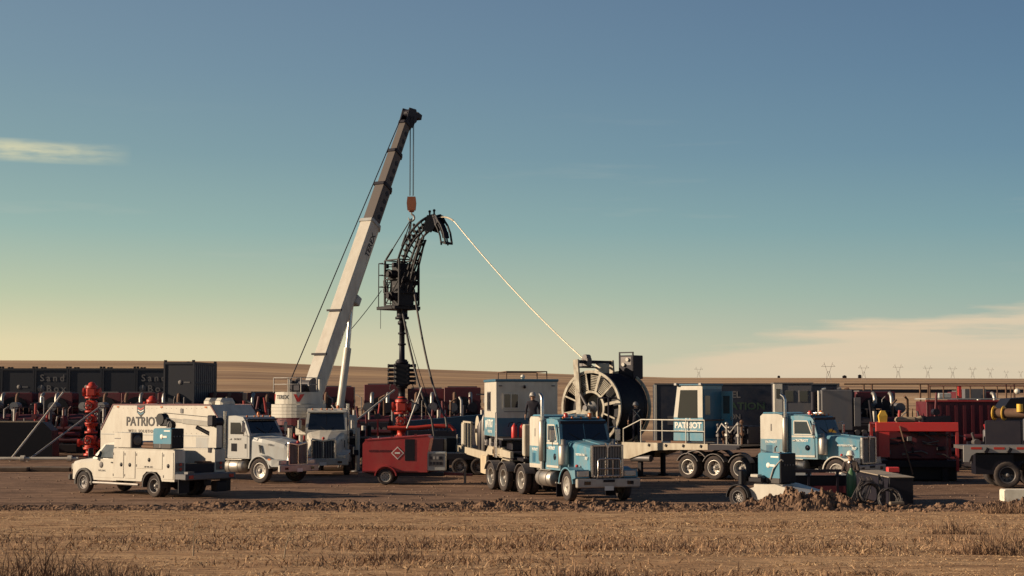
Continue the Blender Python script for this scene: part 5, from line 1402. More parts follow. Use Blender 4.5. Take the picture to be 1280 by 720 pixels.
# riser and blowout preventer on the wellhead
rs = thing('riser_pipe', 'thin dark riser joining injector to the preventer stack', 'riser', WELL + Vector((0, 0, 5.62)))
r_ = MB().lathe([(.001, 0), (.30, 0), (.30, .10), (.16, .14), (.15, 1.1), (.15, 2.0), (.24, 2.05), (.24, 2.2), (.17, 2.25), (.17, 2.42), (.26, 2.5), (.001, 2.5)], (0, 0, 0), (0, 0, 1), 18).build('pipe', BLACK, rs)
for z in (.9, 1.5): MB().lathe([(.15, 0), (.22, .0), (.22, .10), (.15, .1)], (0, 0, z), (0, 0, 1), 16).build('coupling', DARK, rs)
def bop():
    t = thing('blowout_preventer', 'black four ram preventer stack with horizontal cylinders on both sides', 'preventer', WELL + Vector((0, 0, 4.28)))
    MB().box(0, 0, .64, .78, .66, 1.30, .10).build('body', BLACK, t)
    MB().lathe([(.001, 1.36), (.36, 1.36), (.36, 1.25), (.2, 1.2)], (0, 0, 0), (0, 0, 1), 18).build('top_flange', DARK, t)
    MB().lathe([(.001, .0), (.36, .0), (.36, .10), (.2, .14)], (0, 0, -.02), (0, 0, 1), 18).build('base_flange', DARK, t)
    for k in range(5):
        z = .17 + k * .235
        for s in (-1, 1):
            o = MB().cyl((s * .30, 0, z), (s * .74, 0, z), .085, n=14).box(s * .36, 0, z, .14, .42, .24, .02).build('ram_cylinder', DARK, t)
            MB().cyl((s * .70, 0, z), (s * .78, 0, z), .105, n=14).build('end_cap', STEEL, o)
            MB().cyl((s * .34, -.22, z), (s * .34, -.5, z), .06, n=10).build('side_outlet', DARK, o)
    MB().lathe([(.30, 0), (.30, .1), (.19, .14), (.19, .62), (.30, .66), (.30, .76)], (0, 0, -.78), (0, 0, 1), 16).build('spool', BLACK, t)
    for s in (-1, 1): MB().tube([(s * .6, -.1, .1), (s * .65, -.1, -.15), (s * .4, -.1, -.4)], .03, 6).build('control_hose', HOSE, t)
    return t
bop()
def frac_tree(label, loc, hgt=4.2, mat_=None, arms=True, seed=1, wing=1):
    m = mat_ or ORANGE; t = thing('wellhead_tree', label, 'wellhead', loc, 0.0, 'orange wellhead trees'); r = random.Random(seed)
    fl = lambda z0, rad, th=.11: MB().lathe([(.001, 0), (rad, 0), (rad, th), (.001, th)], (0, 0, z0), (0, 0, 1), 20)
    def bolts(z0, rad, par):
        mb = MB()
        for k in range(8): a = k * math.pi / 4 + .2; mb.cyl((rad * math.cos(a), rad * math.sin(a), z0 - .05), (rad * math.cos(a), rad * math.sin(a), z0 + .17), .028, n=6)
        o = mb.build('flange_bolts', DARK, par); o['kind'] = 'stuff'
    z = 0.0; b = MB().lathe([(.001, 0), (.44, 0), (.44, .18), (.30, .22), (.30, .42), (.46, .44), (.46, .58), (.001, .58)], (0, 0, 0), (0, 0, 1), 20).build('casing_head', m, t); z = .58
    k = 0
    while z < hgt - .95:
        h = (.86, .56, .74)[k % 3]; rad = (.34, .24, .31)[k % 3]
        v = fl(z, .40).build('valve_flange', m, t); bolts(z, .35, v)
        if k % 3 == 1: body = MB().lathe([(.36, .11), (rad, .16), (rad, h - .14), (.36, h - .11), (.36, h)], (0, 0, z), (0, 0, 1), 20).build('spool', m, t)
        else:
            body = MB().box(0, 0, z + h / 2, rad * 2.0, rad * 1.7, h - .24, .10).build('valve_body', m, t)
            MB().cyl((0, -rad * .6, z + h / 2), (0, -rad - .28, z + h / 2), .15, n=14).cyl((0, -rad - .28, z + h / 2), (0, -rad - .36, z + h / 2), .20, n=14).build('bonnet', m, body)
            st_ = MB().cyl((0, -rad - .36, z + h / 2), (0, -rad - .62, z + h / 2), .05, n=8).build('stem', LSTEEL, body)
            hw = MB(); hw.lathe([(.24, -.02), (.265, 0), (.24, .02), (.215, 0), (.24, -.02)], (0, -rad - .60, z + h / 2), (0, 1, 0), 22)
            for q in range(4): a = q * math.pi / 2 + .4; hw.bar((0, -rad - .60, z + h / 2), (.24 * math.cos(a), -rad - .60, z + h / 2 + .24 * math.sin(a)), .03)
            hw.build('hand_wheel', DARK, body)
        z += h; k += 1
    v = fl(z, .42).build('cross_flange', m, t); bolts(z, .36, v)
    cr = MB().box(0, 0, z + .40, .62, .62, .58, .10).build('flow_cross', m, t)
    for s in (-1, 1): MB().cyl((s * .3, 0, z + .40), (s * .52, 0, z + .40), .20, n=14).cyl((s * .44, 0, z + .40), (s * .54, 0, z + .40), .27, n=14).build('cross_outlet', m, cr)
    MB().lathe([(.36, .0), (.36, .12), (.24, .18), (.20, .30), (.08, .36), (.001, .37)], (0, 0, z + .66), (0, 0, 1), 18).build('top_cap', m, t)
    if arms:
        zc = .85
        o = MB().cyl((wing * .2, 0, zc), (wing * 1.1, 0, zc), .16, n=12).cyl((wing * .5, 0, zc), (wing * .62, 0, zc), .30, n=14).cyl((wing * .95, 0, zc), (wing * 1.1, 0, zc), .28, n=14).build('wing_arm', m, t)
        MB().tube([(wing * 1.1, 0, zc), (wing * 1.9, 0, zc), (wing * 2.1, 0, zc - .15), (wing * 2.1, 0, .1)], .14, 10).build('flow_line', m, o)
        MB().cyl((-wing * .2, 0, zc), (-wing * .8, 0, zc), .13, n=12).cyl((-wing * .7, 0, zc), (-wing * .82, 0, zc), .24, n=14).build('kill_outlet', m, t)
        rl = MB().tube([(wing * .62, -.2, 1.9), (wing * 1.35, -.2, 1.9), (wing * 1.35, -.2, hgt - .6), (wing * .5, -.2, hgt - .6)], .025, 6).build('control_line', GRIME, t)
    return t
frac_tree('orange centre wellhead tree under the preventer stack', WELL, 3.45, ORANGE, 1, 3, 1)
frac_tree('tall orange wellhead tree left of the service pickup', (-26.2, 100.0, 0), 3.75, ORANGE, 1, 5, 1)
frac_tree('orange wellhead top showing above the van body roof', (-22.2, 99.0, 0), 3.05, ORANGE, 1, 8, -1)
# bleed-off iron beside the centre well
o = MB().tube([(-.9, -.3, 1.1), (.6, -.3, 1.1), (1.6, -.2, 1.2), (2.5, -.2, 1.2), (2.7, -.2, 1.0), (2.7, -.2, .05)], .12, 10).build('flow_iron', ORANGE, None, WELL + Vector((.2, -.6, .9))); tag(o, 'orange flow pipe running right of the centre wellhead', 'pipe')
o['label'] = 'orange flow pipe running right of the centre wellhead'
st = MB().box(WELL.x + 1.6, WELL.y - .85, .95, 3.0, .12, 1.9).box(WELL.x + 1.6, WELL.y - .85, 1.93, 3.4, .7, .06)
o = MB().box(0, 0, .93, 2.6, .6, 1.86, .02).build('pipe_stand', DARK, None, (WELL.x + 1.7, WELL.y - .8, 0)); tag(o, 'dark steel stand under the orange flow pipe', 'stand')

def rope(name, label, cat, a, b, sag, r, m, group=None, n=16, extra=None):
    a, b = Vector(a), Vector(b); pts = []
    for k in range(n + 1):
        f = k / n; p = a.lerp(b, f); p.z -= 4 * f * (1 - f) * sag; pts.append(p)
    pts += [Vector(q) for q in (extra or [])]
    return tag(MB().tube(pts, r, 8).build(name, m), label, cat, group)
rope('hydraulic_hose', 'thick hose bundle hanging from injector to the centre of the pad', 'hose', IM @ Vector((.25, -.2, .1)), (-4.30, 86.0, 2.5), .7, .06, HOSE, 'hoses hanging from the injector', extra=[(-4.1, 85.9, 1.2), (-3.7, 85.7, .1)])
rope('hydraulic_hose', 'right hand hose hanging from injector to the rear of the cabin trailer', 'hose', IM @ Vector((.95, .1, 1.1)), (-3.35, 81.2, 2.6), 1.0, .06, HOSE, 'hoses hanging from the injector', extra=[(-3.25, 81.0, 1.9)])
rope('safety_line', 'thin line slanting from injector frame to the crane boom cylinder', 'line', IM @ Vector((-1.0, -.7, 1.1)), (-8.45, 83.8, 7.2), .05, .02, DARK, 'thin rigging lines')
rope('safety_line', 'thin slack line between the two hanging hoses', 'line', IM @ Vector((.4, -.3, .0)), (-4.4, 86.5, 3.2), .15, .018, DARK, 'thin rigging lines')
rope('safety_line', 'loose rope end hanging under the injector platform', 'line', IM @ Vector((-1.2, -.6, .1)), IM @ Vector((-1.2, -.6, -1.0)), 0, .015, DARK, 'thin rigging lines')
# braces at the wells: light pipes leaning from the ground
def lean(a, b, r, m, label): tag(MB().tube([a, b], r, 8).build('brace_pipe', m), label, 'pipe', 'leaning brace pipes')
lean((-9.05, 82.0, 1.62), (-6.35, 86.6, 4.05), .05, PIPE, 'light diagonal pipe rising to the centre wellhead from the left')
lean((-5.65, 86.4, 2.0), (-4.85, 86.3, 4.2), .05, LSTEEL, 'short diagonal pipe right of the centre wellhead')
lean((-26.9, 88.0, .0), (-24.75, 91.0, 4.15), .055, PIPE, 'longer light diagonal pipe left of the tall orange wellhead') if False else None
tag(MB().tube([(-28.6, 91.5, .05), (-26.6, 95.0, 3.95)], .055, 8).build('brace_pipe', PIPE), 'longer light diagonal pipe at the far left', 'pipe', 'leaning brace pipes')
tag(MB().tube([(-27.6, 91.5, .05), (-25.3, 98.6, 3.1)], .055, 8).build('brace_pipe', LSTEEL), 'diagonal pipe leading up to the tall orange wellhead', 'pipe', 'leaning brace pipes')
# pipes and timber mats on the ground at the left
for k, (x0, x1, y, z, r, m, lb) in enumerate(((-40, -24.4, 90.4, .22, .10, PIPE, 'bright white pipe lying along the left edge of the pad'), (-40, -22.0, 93.0, .14, .07, GRIME, 'rusty pipe behind the bright white pipe'), (-40, -20.0, 96.0, .12, .07, DRED, 'dull red pipe farthest back on the left of the pad'))):
    o = MB().tube([(x0, y, z), ((x0 + x1) / 2, y + .1, z), (x1, y + .05, z)], r, 10)
    for f in (.2, .45, .62, .8, .97): o.cyl((x0 + (x1 - x0) * f - .12, y + .06, z), (x0 + (x1 - x0) * f + .12, y + .06, z), r * 1.9, n=10)
    tag(o.build('ground_pipe', m), lb, 'pipe', 'pipes lying on the pad')
mrng = random.Random(3)
for k in range(9):
    x = -31 + k * 2.05
    tag(MB().box(0, 0, .11, 1.95, 1.1, .20, .03, (mrng.uniform(-.01, .01), mrng.uniform(-.02, .02), mrng.uniform(-.05, .05))).box(0, .62, .08, 1.9, .1, .12).build('timber_mat', WOOD, None, (x, 79.8 + mrng.uniform(-.2, .2), 0)), ['timber mat at the far left of the mat row', 'second timber mat from the left frame edge', 'third timber mat from the left frame edge', 'fourth timber mat from the left frame edge', 'timber mat left of the service pickup hood', 'timber mat behind the service pickup hood', 'timber mat behind the service pickup cab', 'timber mat hidden behind the service pickup lockers', 'last timber mat at the right end of the row'][k], 'mat', 'timber mats left of the service pickup')

# ------------------------------------------------------------------ pumping units parked in rows behind the wells
def pump_unit(label, x, y, rz, seed, paint=None, group='pumping units in the rear rows', tall=0.0):
    r = random.Random(seed); P = paint or PUMPRED
    t = thing('pump_trailer', label, 'pump trailer', (x, y, 0), rz, group)
    for s in (-1, 1): MB().box(-4.6, s * .5, 1.12, 9.6, .16, .36).build('frame_rail', FRAME, t)
    for s in (-1, 1):
        for a in (-6.3, -7.6): wheel(t, a, s * 1.04, .51, .26, 'dual', s, ALU)
    # fluid end (nearest), power end
    fe = MB().box(-.35, 0, 1.75, .6, 2.0, .85, .05).build('fluid_end', r.choice([DARK, P]), t)
    for k in range(5): MB().cyl((-.05, -.76 + k * .38, 1.75), (.22, -.76 + k * .38, 1.75), .14, n=12).build('suction_cap', STEEL, fe)
    MB().cyl((-.3, -1.3, 1.25), (-.3, 1.3, 1.25), .16, n=12).build('suction_header', P, t)
    MB().tube([(-.1, -1.05, 1.9), (.25, -1.05, 1.9), (.3, -1.05, 1.6), (.3, -1.05, .3)], .08, 8).build('discharge_iron', GREY, t)
    MB().prism([(-.7, 1.35), (-.7, 2.25), (-1.2, 2.55), (-2.2, 2.55), (-2.5, 2.2), (-2.5, 1.35)], -.95, .95).build('power_end', P, t)
    MB().box(-3.0, 0, 1.95, .8, .9, .9, .1).build('transmission', DARK, t)
    eg = MB().box(-4.6, 0, 2.05, 2.1, 1.2, 1.3, .08).build('engine', DARK, t)
    for s in (-1, 1):
        for k in range(6): MB().box(-3.85 - k * .3, s * .45, 2.78, .22, .4, .22, .03).build('rocker_cover', r.choice([P, STEEL]), eg)
        MB().cyl((-3.7, s * .78, 2.35), (-5.5, s * .78, 2.35), .13, n=10).build('exhaust_manifold', GRIME, eg)
    # air filters and silencers show above
    for s in (-1, 1):
        MB().cyl((-3.1, s * .62, 3.05), (-4.2, s * .62, 3.05), .30, n=18).build('air_filter', r.choice([GREY, DARK, LSTEEL]), t)
        MB().tube([(-4.4, s * .5, 2.9), (-4.4, s * .5, 3.6), (-4.55, s * .5, 3.85), (-4.8, s * .5, 3.9)], .12, 10).build('exhaust_elbow', r.choice([ALU, GRIME]), t)
        MB().cyl((-.9, s * (1.18), 1.9), (-.9, s * 1.18, 2.9), .12, n=12).build('filter_canister', r.choice([WHITE, GREY, LSTEEL]), t)
    rad = MB().box(-6.7, 0, 2.65 + tall / 2, 1.6, 2.35, 2.7 + tall, .04).build('radiator_housing', DRED if P is PUMPRED else P, t)
    for s in (-1, 1):
        for k in range(5): MB().box(-6.7, s * 1.19, 1.75 + k * .42, 1.3, .04, .2).build('louvre', BLACK, rad)
    MB().cyl((-5.88, 0, 2.75), (-5.80, 0, 2.75), .98, n=28).build('fan_shroud', BLACK, rad)
    MB().box(-6.7, 0, 4.04 + tall, 1.2, 1.9, .08).build('top_grille', STEEL, rad)
    rl = MB()
    for s in (-1, 1):
        for a in (-.8, -2.6, -5.2): rl.cyl((a, s * 1.16, 1.35), (a, s * 1.16, 3.0), .03, n=6)
        rl.tube([(-.8, s * 1.16, 3.0), (-5.2, s * 1.16, 3.0)], .03, 6); rl.tube([(-.8, s * 1.16, 2.3), (-5.2, s * 1.16, 2.3)], .025, 6)
    rl.build('handrail', P if r.random() < .6 else GRIME, t)
    for k in range(5):
        x = r.uniform(-5.4, -.6); yv = r.uniform(-.9, .9); h_ = r.uniform(2.6, 3.9)
        MB().tube([(x, yv, 1.5), (x, yv, h_ - .2), (x + r.uniform(-.4, .4), yv + r.uniform(-.4, .4), h_)], r.uniform(.03, .08), 6).build('stand_pipe', r.choice([STEEL, LSTEEL, P, GRIME]), t)
    for k in range(4): MB().box(r.uniform(-5, -1), r.choice([-1, 1]) * r.uniform(.7, 1.1), r.uniform(1.5, 2.4), r.uniform(.3, .8), .3, r.uniform(.3, .7), .03).build('tool_box', r.choice([GREY, DARK, P, LSTEEL]), t)
    return t
facing = R(-90)
names = ['far left edge of the row', 'second from the left edge', 'behind the leaning brace pipes', 'behind the tall orange wellhead', 'behind the second orange wellhead', 'above the van body roof', 'just left of the crane counterweight', 'directly behind the crane counterweight', 'farthest right in the left row']
for k, nm in enumerate(names):
    pump_unit('dark red pump trailer, ' + nm, -37.4 + k * 2.85, 106 + .8 * math.sin(k * 2.3), facing + .05 * math.sin(k * 1.7), 30 + k)
for k, nm in enumerate(['right of the crane boom cylinder', 'left of the centre wellhead', 'right behind the centre wellhead', 'between the hanging hoses and the cabin', 'directly behind the control cabin']):
    pump_unit('dark red pump trailer, ' + nm, -11.2 + k * 2.75, 97.5 + .5 * math.cos(k * 3), facing + .04 * math.cos(k * 2.1), 50 + k, tall=.35 + .15 * math.sin(k * 2))
# low blue trough with lettering between centre well and cabin
o = thing('blue_skid_tank', 'low dark blue skid tank with pale lettering behind the red generator', 'tank', (-3.7, 90.5, 0), R(4))
MB().prism([(-2.6, .5), (-2.6, 2.3), (2.6, 2.75), (2.6, .5)], -.6, .6).build('tank_body', mat('dark_tank_blue', (.010, .045, .095), .5, dust=.2, dcol=(.05, .04, .04)), o)
MB().box(0, 0, .25, 5.2, 1.3, .5).build('skid', DARK, o)
lettering('STARLITE', .55, TEXTG, o, (-.9, -.61, 1.95), (R(90), R(-5), 0))

# ------------------------------------------------------------------ stacked sand containers
def sand_box(label, x, y, z, rz, w, d, h, text=True, seed=0):
    t = thing('sand_container', label, 'container', (x, y, z), rz, 'grey sand containers')
    MB().box(0, 0, h / 2, w - .10, d - .10, h - .12).build('shell', DGREY, t)
    for sx in (-1, 1):
        for sy in (-1, 1):
            MB().box(sx * (w / 2 - .06), sy * (d / 2 - .06), h / 2, .12, .12, h).build('corner_post', DGREY, t)
            MB().box(sx * (w / 2 - .1), sy * (d / 2 - .1), h + .07, .18, .18, .13, .02).build('corner_casting', BLACK, t)
    for sy in (-1, 1):
        for zz_ in (.08, h - .08): MB().box(0, sy * (d / 2 - .05), zz_, w - .24, .1, .16).build('rail', DGREY, t)
    for sx in (-1, 1):
        for zz_ in (.08, h - .08): MB().box(sx * (w / 2 - .05), 0, zz_, .1, d - .24, .16).build('rail', DGREY, t)
        n = int(d / .42)
        for k in range(n): MB().box(sx * (w / 2 - .045), -d / 2 + .28 + k * (d - .5) / max(1, n - 1), h / 2, .05, .10, h - .34).build('stiffener', GREY, t)
        MB().box(sx * (w / 2 - .04), 0, h / 2, .07, d - .26, .1).build('rail', DGREY, t)
    if text == 1:
        lettering('Sand', .72, TEXTG, t, (.05, -d / 2 + .03, h - .75), (R(90), 0, 0), spacing=1.45, bold=.008)
        lettering('Box', .72, TEXTG, t, (.35, -d / 2 + .03, h - 1.55), (R(90), 0, 0), spacing=1.45, bold=.008)
        MB().lathe([(.001, .01), (.28, .01), (.28, 0)], (-w / 2 + .48, -d / 2 + .045, h - 1.52), (0, -1, 0), 20).build('round_mark', TEXTG, t)
    elif text == 2:
        MB().lathe([(.001, .01), (.16, .01), (.16, 0)], (.1, -d / 2 + .045, h - 1.4), (0, -1, 0), 18).build('round_mark', TEXTG, t)
        MB().box(.55, -d / 2 + .04, h - 1.4, .45, .015, .1).build('small_mark', TEXTG, t)
    return t
row = [(-39.55, 2, 'upper sand container cut by the left frame edge'), (-37.02, 2, 'upper plain sand container nearest the left frame edge'), (-34.49, 1, 'upper sand container with the leftmost large lettering'), (-31.96, 2, 'upper sand container with a small round mark in mid row'), (-29.43, 0, 'upper unmarked sand container before the second lettering'), (-26.90, 1, 'upper lettered sand container partly behind the nearer stack'), (-24.37, 2, 'upper sand container mostly behind the nearer stack')]
for (x, tx, lb) in row:
    sand_box(lb, x, 121.2, 3.0, 0, 2.5, 2.4, 2.86, tx)
    sand_box(lb.replace('upper', 'lower'), x, 121.2, .0, 0, 2.5, 2.4, 2.86, 0)
sand_box('nearer taller sand container with round logo, top of its stack', -22.5, 112.2, 3.2, R(-8), 2.2, 4.8, 2.9, 2)
sand_box('nearer sand container at the foot of the taller stack', -22.5, 112.2, .15, R(-8), 2.2, 4.8, 2.9, 0)

# dark accumulator skid and lowboy between the crane and the generator
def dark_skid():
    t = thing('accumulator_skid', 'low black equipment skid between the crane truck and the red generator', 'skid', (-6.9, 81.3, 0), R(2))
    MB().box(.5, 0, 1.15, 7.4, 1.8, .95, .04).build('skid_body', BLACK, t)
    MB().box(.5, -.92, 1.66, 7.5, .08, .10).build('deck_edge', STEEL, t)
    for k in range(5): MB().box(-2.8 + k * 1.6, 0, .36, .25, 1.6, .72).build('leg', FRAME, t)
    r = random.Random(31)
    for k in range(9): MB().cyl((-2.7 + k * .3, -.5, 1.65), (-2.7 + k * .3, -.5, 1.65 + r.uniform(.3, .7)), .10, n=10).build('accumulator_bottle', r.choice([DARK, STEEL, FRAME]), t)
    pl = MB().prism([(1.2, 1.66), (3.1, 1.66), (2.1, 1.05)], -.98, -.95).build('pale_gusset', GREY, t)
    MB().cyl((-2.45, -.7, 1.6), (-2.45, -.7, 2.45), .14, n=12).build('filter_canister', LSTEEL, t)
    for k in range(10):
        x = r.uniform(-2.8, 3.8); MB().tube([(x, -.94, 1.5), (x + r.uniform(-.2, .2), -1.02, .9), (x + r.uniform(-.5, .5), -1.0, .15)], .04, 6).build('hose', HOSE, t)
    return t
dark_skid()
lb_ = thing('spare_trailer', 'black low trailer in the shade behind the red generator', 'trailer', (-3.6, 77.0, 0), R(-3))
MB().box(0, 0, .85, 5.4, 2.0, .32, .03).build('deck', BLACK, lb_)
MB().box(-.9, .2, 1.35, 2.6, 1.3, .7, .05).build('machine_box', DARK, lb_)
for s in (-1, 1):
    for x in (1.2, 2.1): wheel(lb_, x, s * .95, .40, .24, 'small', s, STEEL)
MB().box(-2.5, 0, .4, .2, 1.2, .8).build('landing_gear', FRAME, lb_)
# shade cloth and low gear at the far left
tp = thing('tarped_box', 'dark tarped box with a sunlit top edge at the left frame edge', 'box', (-29.6, 95.5, 0), R(2))
MB().prism([(-3.4, 0), (-3.4, 2.15), (1.9, 2.2), (2.4, 1.7), (2.5, 0)], -.8, .8).build('cover', BLACK, tp); MB().box(-.8, -.2, 2.22, 5.0, 1.2, .06).build('lit_top_sheet', TAN, tp)  # tan sheet colours in the sunlit top of the dark cover

# pipe manifolds and clutter in front of the pump rows
def manifold(label, x0, x1, y, seed, tall=2.6):
    r = random.Random(seed); t = thing('pipe_manifold', label, 'manifold', ((x0 + x1) / 2, y, 0), 0, 'pipe manifolds before the pumps'); w = (x1 - x0) / 2
    MB().box(0, 0, .45, 2 * w, 1.4, .5, .03).build('skid', FRAME, t)
    for k in range(3): MB().cyl((-w, -.4 + .4 * k, .95 + .35 * k), (w, -.4 + .4 * k, .95 + .35 * k), .16, n=12).build('header_pipe', r.choice([PUMPRED, DARK, DRED]), t)
    n = int(2 * w / .62)
    for k in range(n):
        x = -w + .3 + k * .62 + r.uniform(-.1, .1); h = r.uniform(1.3, tall); m = r.choice([DRED, DARK, DRED, STEEL, RED, DRED])
        q = MB().tube([(x, -.3, .9), (x, -.45, h * .7), (x + r.uniform(-.2, .2), -.5, h)], r.uniform(.05, .10), 8).build('riser', m, t)
        kind = r.random()
        if kind < .4: MB().cyl((x, -.75, h * .75), (x, -.25, h * .75), .17, n=14).build('valve', r.choice([RED, DRED, DARK, STEEL]), t)
        elif kind < .7: MB().box(x, -.45, h * .6, .34, .3, .44, .05).build('junction_box', r.choice([DARK, GREY, PUMPRED, BLACK]), t)
        else: MB().lathe([(.001, 0), (.2, 0), (.24, .06), (.24, .6), (.16, .7), (.001, .72)], (x, -.3, h * .6), (0, 0, 1), 14).build('vessel', r.choice([DRED, GREY, BLACK]), t)
    for k in range(int(n / 2)):
        x = r.uniform(-w, w); MB().tube([(x, -.7, .8), (x + r.uniform(-.3, .3), -.9, .4), (x + r.uniform(-.8, .8), -1.0, .06)], .05, 6).build('hose', HOSE, t)
    return t
manifold('pipe manifold clutter at the far left behind the brace pipes', -37.5, -27.6, 102.6, 1, 3.3)
manifold('pipe manifold clutter between the two left orange wellheads', -25.4, -22.9, 102.6, 2, 3.4)
manifold('pipe manifold clutter behind the box van truck and crane', -20.5, -11.2, 99.5, 3, 3.9)
manifold('pipe manifold clutter left of the centre wellhead', -10.4, -7.0, 92.5, 4, 3.6)
manifold('pipe manifold clutter right of the centre wellhead', -4.9, -1.2, 93.0, 5, 3.7)

# ------------------------------------------------------------------ red generator trailer
def generator():
    t = thing('generator_trailer', 'red enclosed towable generator with hazard diamond in the middle of the pad', 'generator', (-4.86, 68.0, 0), R(-3))
    L_, w, z0, z1 = 2.75, 1.35, .52, 1.92
    prof = [(-L_ / 2, z0), (-L_ / 2, z1 - .22), (-L_ / 2 + .12, z1 - .08), (L_ / 2, z1 + .12), (L_ / 2 + .10, z1 + .02), (L_ / 2 - .02, 1.28), (L_ / 2 - .02, z0)]
    b = MB().prism(prof, -w / 2, w / 2).build('housing', RED, t)
    MB().prism([(-L_ / 2 + .10, z1 - .08), (L_ / 2, z1 + .12), (L_ / 2, z1 + .16), (-L_ / 2 + .10, z1 - .03)], -w / 2 - .02, w / 2 + .02).build('roof_lid', RED, b)
    for s in (-1, 1):
        Y = s * (w / 2 + .004)
        MB().box(.62, Y, 1.45, .42, .02, .90, .005).build('dark_hatch', BLACK, b)
        MB().box(-.25, Y, .56, 2.3, .02, .03).build('seam', DRED, b)
        dd = MB().prism([(0, .27), (.27, 0), (0, -.27), (-.27, 0)], -.006, .006).build('hazard_diamond', TEXTW, b); dd.location = (.10, s * (w / 2 + .008), 1.32)
        MB().prism([(0, .22), (.22, 0), (0, -.22), (-.22, 0)], -.004, .004).build('diamond_face', RED, dd).location = (0, s * .006, 0)
        MB().box(0, 0, -.0, .22, .012, .07).build('diamond_strip', TEXTW, dd).location = (0, s * .012, 0)
        lettering('UNITED RENTALS', .12, DRED, b, (-.62, s * (w / 2 + .006), 1.40), SIDE_R if s < 0 else SIDE_L, bold=.004)
        wheel(t, -.38, s * .74, .335, .22, 'small', s, WHITE)
        MB().arch(-.38, .34, .42, .05, min(s * .66, s * .90), max(s * .66, s * .90), 5, 175, 14).build('wheel_arch', RED, t)
    MB().box(.2, 0, .42, 3.6, .9, .16).build('chassis', DARK, t)
    cp = MB().box(1.72, -.38, .98, .78, .5, .78, .02).build('control_box', GREYWHITE, t)
    pn = MB().box(1.72, -.64, 1.04, .62, .02, .52).build('panel_face', STEEL, cp)
    rr = random.Random(2)
    for k in range(8): MB().box(1.5 + (k % 4) * .14, -.655, .9 + (k // 4) * .22, .09, .02, .12).build('outlet', rr.choice([DARK, BLACK, LSTEEL]), pn)
    MB().prism([(1.3, .40), (3.2, .34), (3.2, .44), (1.3, .56)], -.10, .10).build('draw_bar', DRED, t)
    MB().cyl((2.9, -.2, .05), (2.9, -.2, .75), .05, n=8).build('jack_leg', STEEL, t)
    MB().cyl((-.8, .2, 1.85), (-.8, .2, 2.0), .05).build('exhaust_pipe', STEEL, t)
    for x in (-1.1, -.2, .8): MB().box(x, -.2, 1.91 + (x + 1.3) * .075, .10, .06, .08).build('lifting_eye', DRED, b)
    return t
generator()

# ------------------------------------------------------------------ things behind the right rig
nv = thing('navy_van_trailer', 'long navy blue box trailer with pale lettering behind the operator cab', 'trailer', (13.4, 92.5, 0), R(-2))
MB().box(0, 0, 2.75, 10.4, 2.5, 3.3, .03).build('box_body', NAVY, nv)
for s in (-1, 1): MB().box(s * 5.18, -1.2, 2.75, .14, .16, 3.34).build('corner_post', WHITE if s < 0 else STEEL, nv)
MB().box(0, -1.26, 4.42, 10.5, .05, .08).build('top_rail', STEEL, nv); MB().box(0, -1.26, 1.1, 10.5, .05, .14).build('bottom_rail', DARK, nv)
lettering('FUEL', .52, TEXTG, nv, (-.35, -1.257, 3.80), (R(90), 0, 0), align='RIGHT', bold=.012)
lettering('AUTOMATION', .56, TEXTGR, nv, (1.05, -1.257, 3.15), (R(90), 0, 0), align='RIGHT', bold=.012, xs=1.15)
lettering('STATION', .40, TEXTG, nv, (-.35, -1.257, 2.55), (R(90), 0, 0), align='RIGHT', bold=.008)
MB().box(-3.9, -1.262, 2.35, 1.2, .02, .5).build('hose_bay', STEEL, nv)
for x in (2.2, 3.5):
    for s in (-1, 1): wheel(nv, x, s * 1.0, .51, .26, 'dual', s, ALU)
MB().box(-3.5, 0, .55, .3, 1.8, 1.1).build('landing_gear', FRAME, nv)

gc = thing('grey_operator_cab', 'tall grey operator cab with two square windows above the right tractor sleeper', 'cab', (14.75, 84.5, 0), R(-4))
MB().box(0, 0, 3.5, 1.95, 1.6, 1.75, .06).build('cab_shell', GREY, gc)
MB().box(-.79, -.60, 3.5, .46, .5, 1.78, .03).build('pillar', WHITE, gc)
MB().box(0, 0, 4.40, 2.05, 1.7, .07).build('cab_roof', STEEL, gc)
for x in (-.22, .52):
    f_ = MB().box(x, -.815, 3.72, .50, .03, .62, .06).build('window_frame', STEEL, gc); MB().box(x, -.834, 3.72, .40, .012, .52, .0).build('pane', GLASS, f_)
MB().box(-.80, -.862, 3.85, .2, .02, .5).build('window', GLASS, gc)
MB().box(0, 0, 1.35, 1.7, 1.5, 2.6, .05).build('pedestal', DARK, gc)

gb = thing('grey_equipment_box', 'plain grey equipment box behind the right tractor cab roof', 'box', (16.9, 84.0, 0), R(-3))
MB().box(0, 0, 3.0, 1.60, 1.6, 2.1, .04).build('box_body', GREY, gb)
MB().cyl((-.92, -.7, 1.6), (-.92, -.7, 4.0), .07, n=10).build('white_pipe', WHITE, gb)
MB().cyl((-1.15, -.4, 3.0), (-1.15, -.4, 3.95), .16, n=12).build('dark_stack', DARK, gb)
for k in range(4): MB().cyl((-.7 + k * .4, -.3, 4.05), (-.5 + k * .4, -.3, 4.12), .10, n=10).build('roof_fitting', (GREYWHITE, DARK, GREY, GRIME)[k], gb)
MB().box(0, 0, 1.0, 1.7, 1.5, 2.0).build('base', DARK, gb)
MB().box(1.05, -.3, 2.9, .35, 1.0, 1.5, .02).build('side_cabinet', GREY, gb)

for k, (x, y, nm) in enumerate(((18.9, 88.0, 'right of the grey equipment box'), (22.0, 89.5, 'behind the red open frame unit'), (28.6, 90.5, 'at the right frame edge'))):
    pump_unit('dark pump trailer with standpipes, ' + nm, x, y, facing + .06 * k, 80 + k, None if k else FRAME)

manifold('pipe manifold clutter above the right tractor hood', 18.0, 22.6, 82.0, 11, 3.9)
manifold('pipe manifold clutter behind the flatbed at the right edge', 22.8, 29.0, 80.5, 12, 3.0)
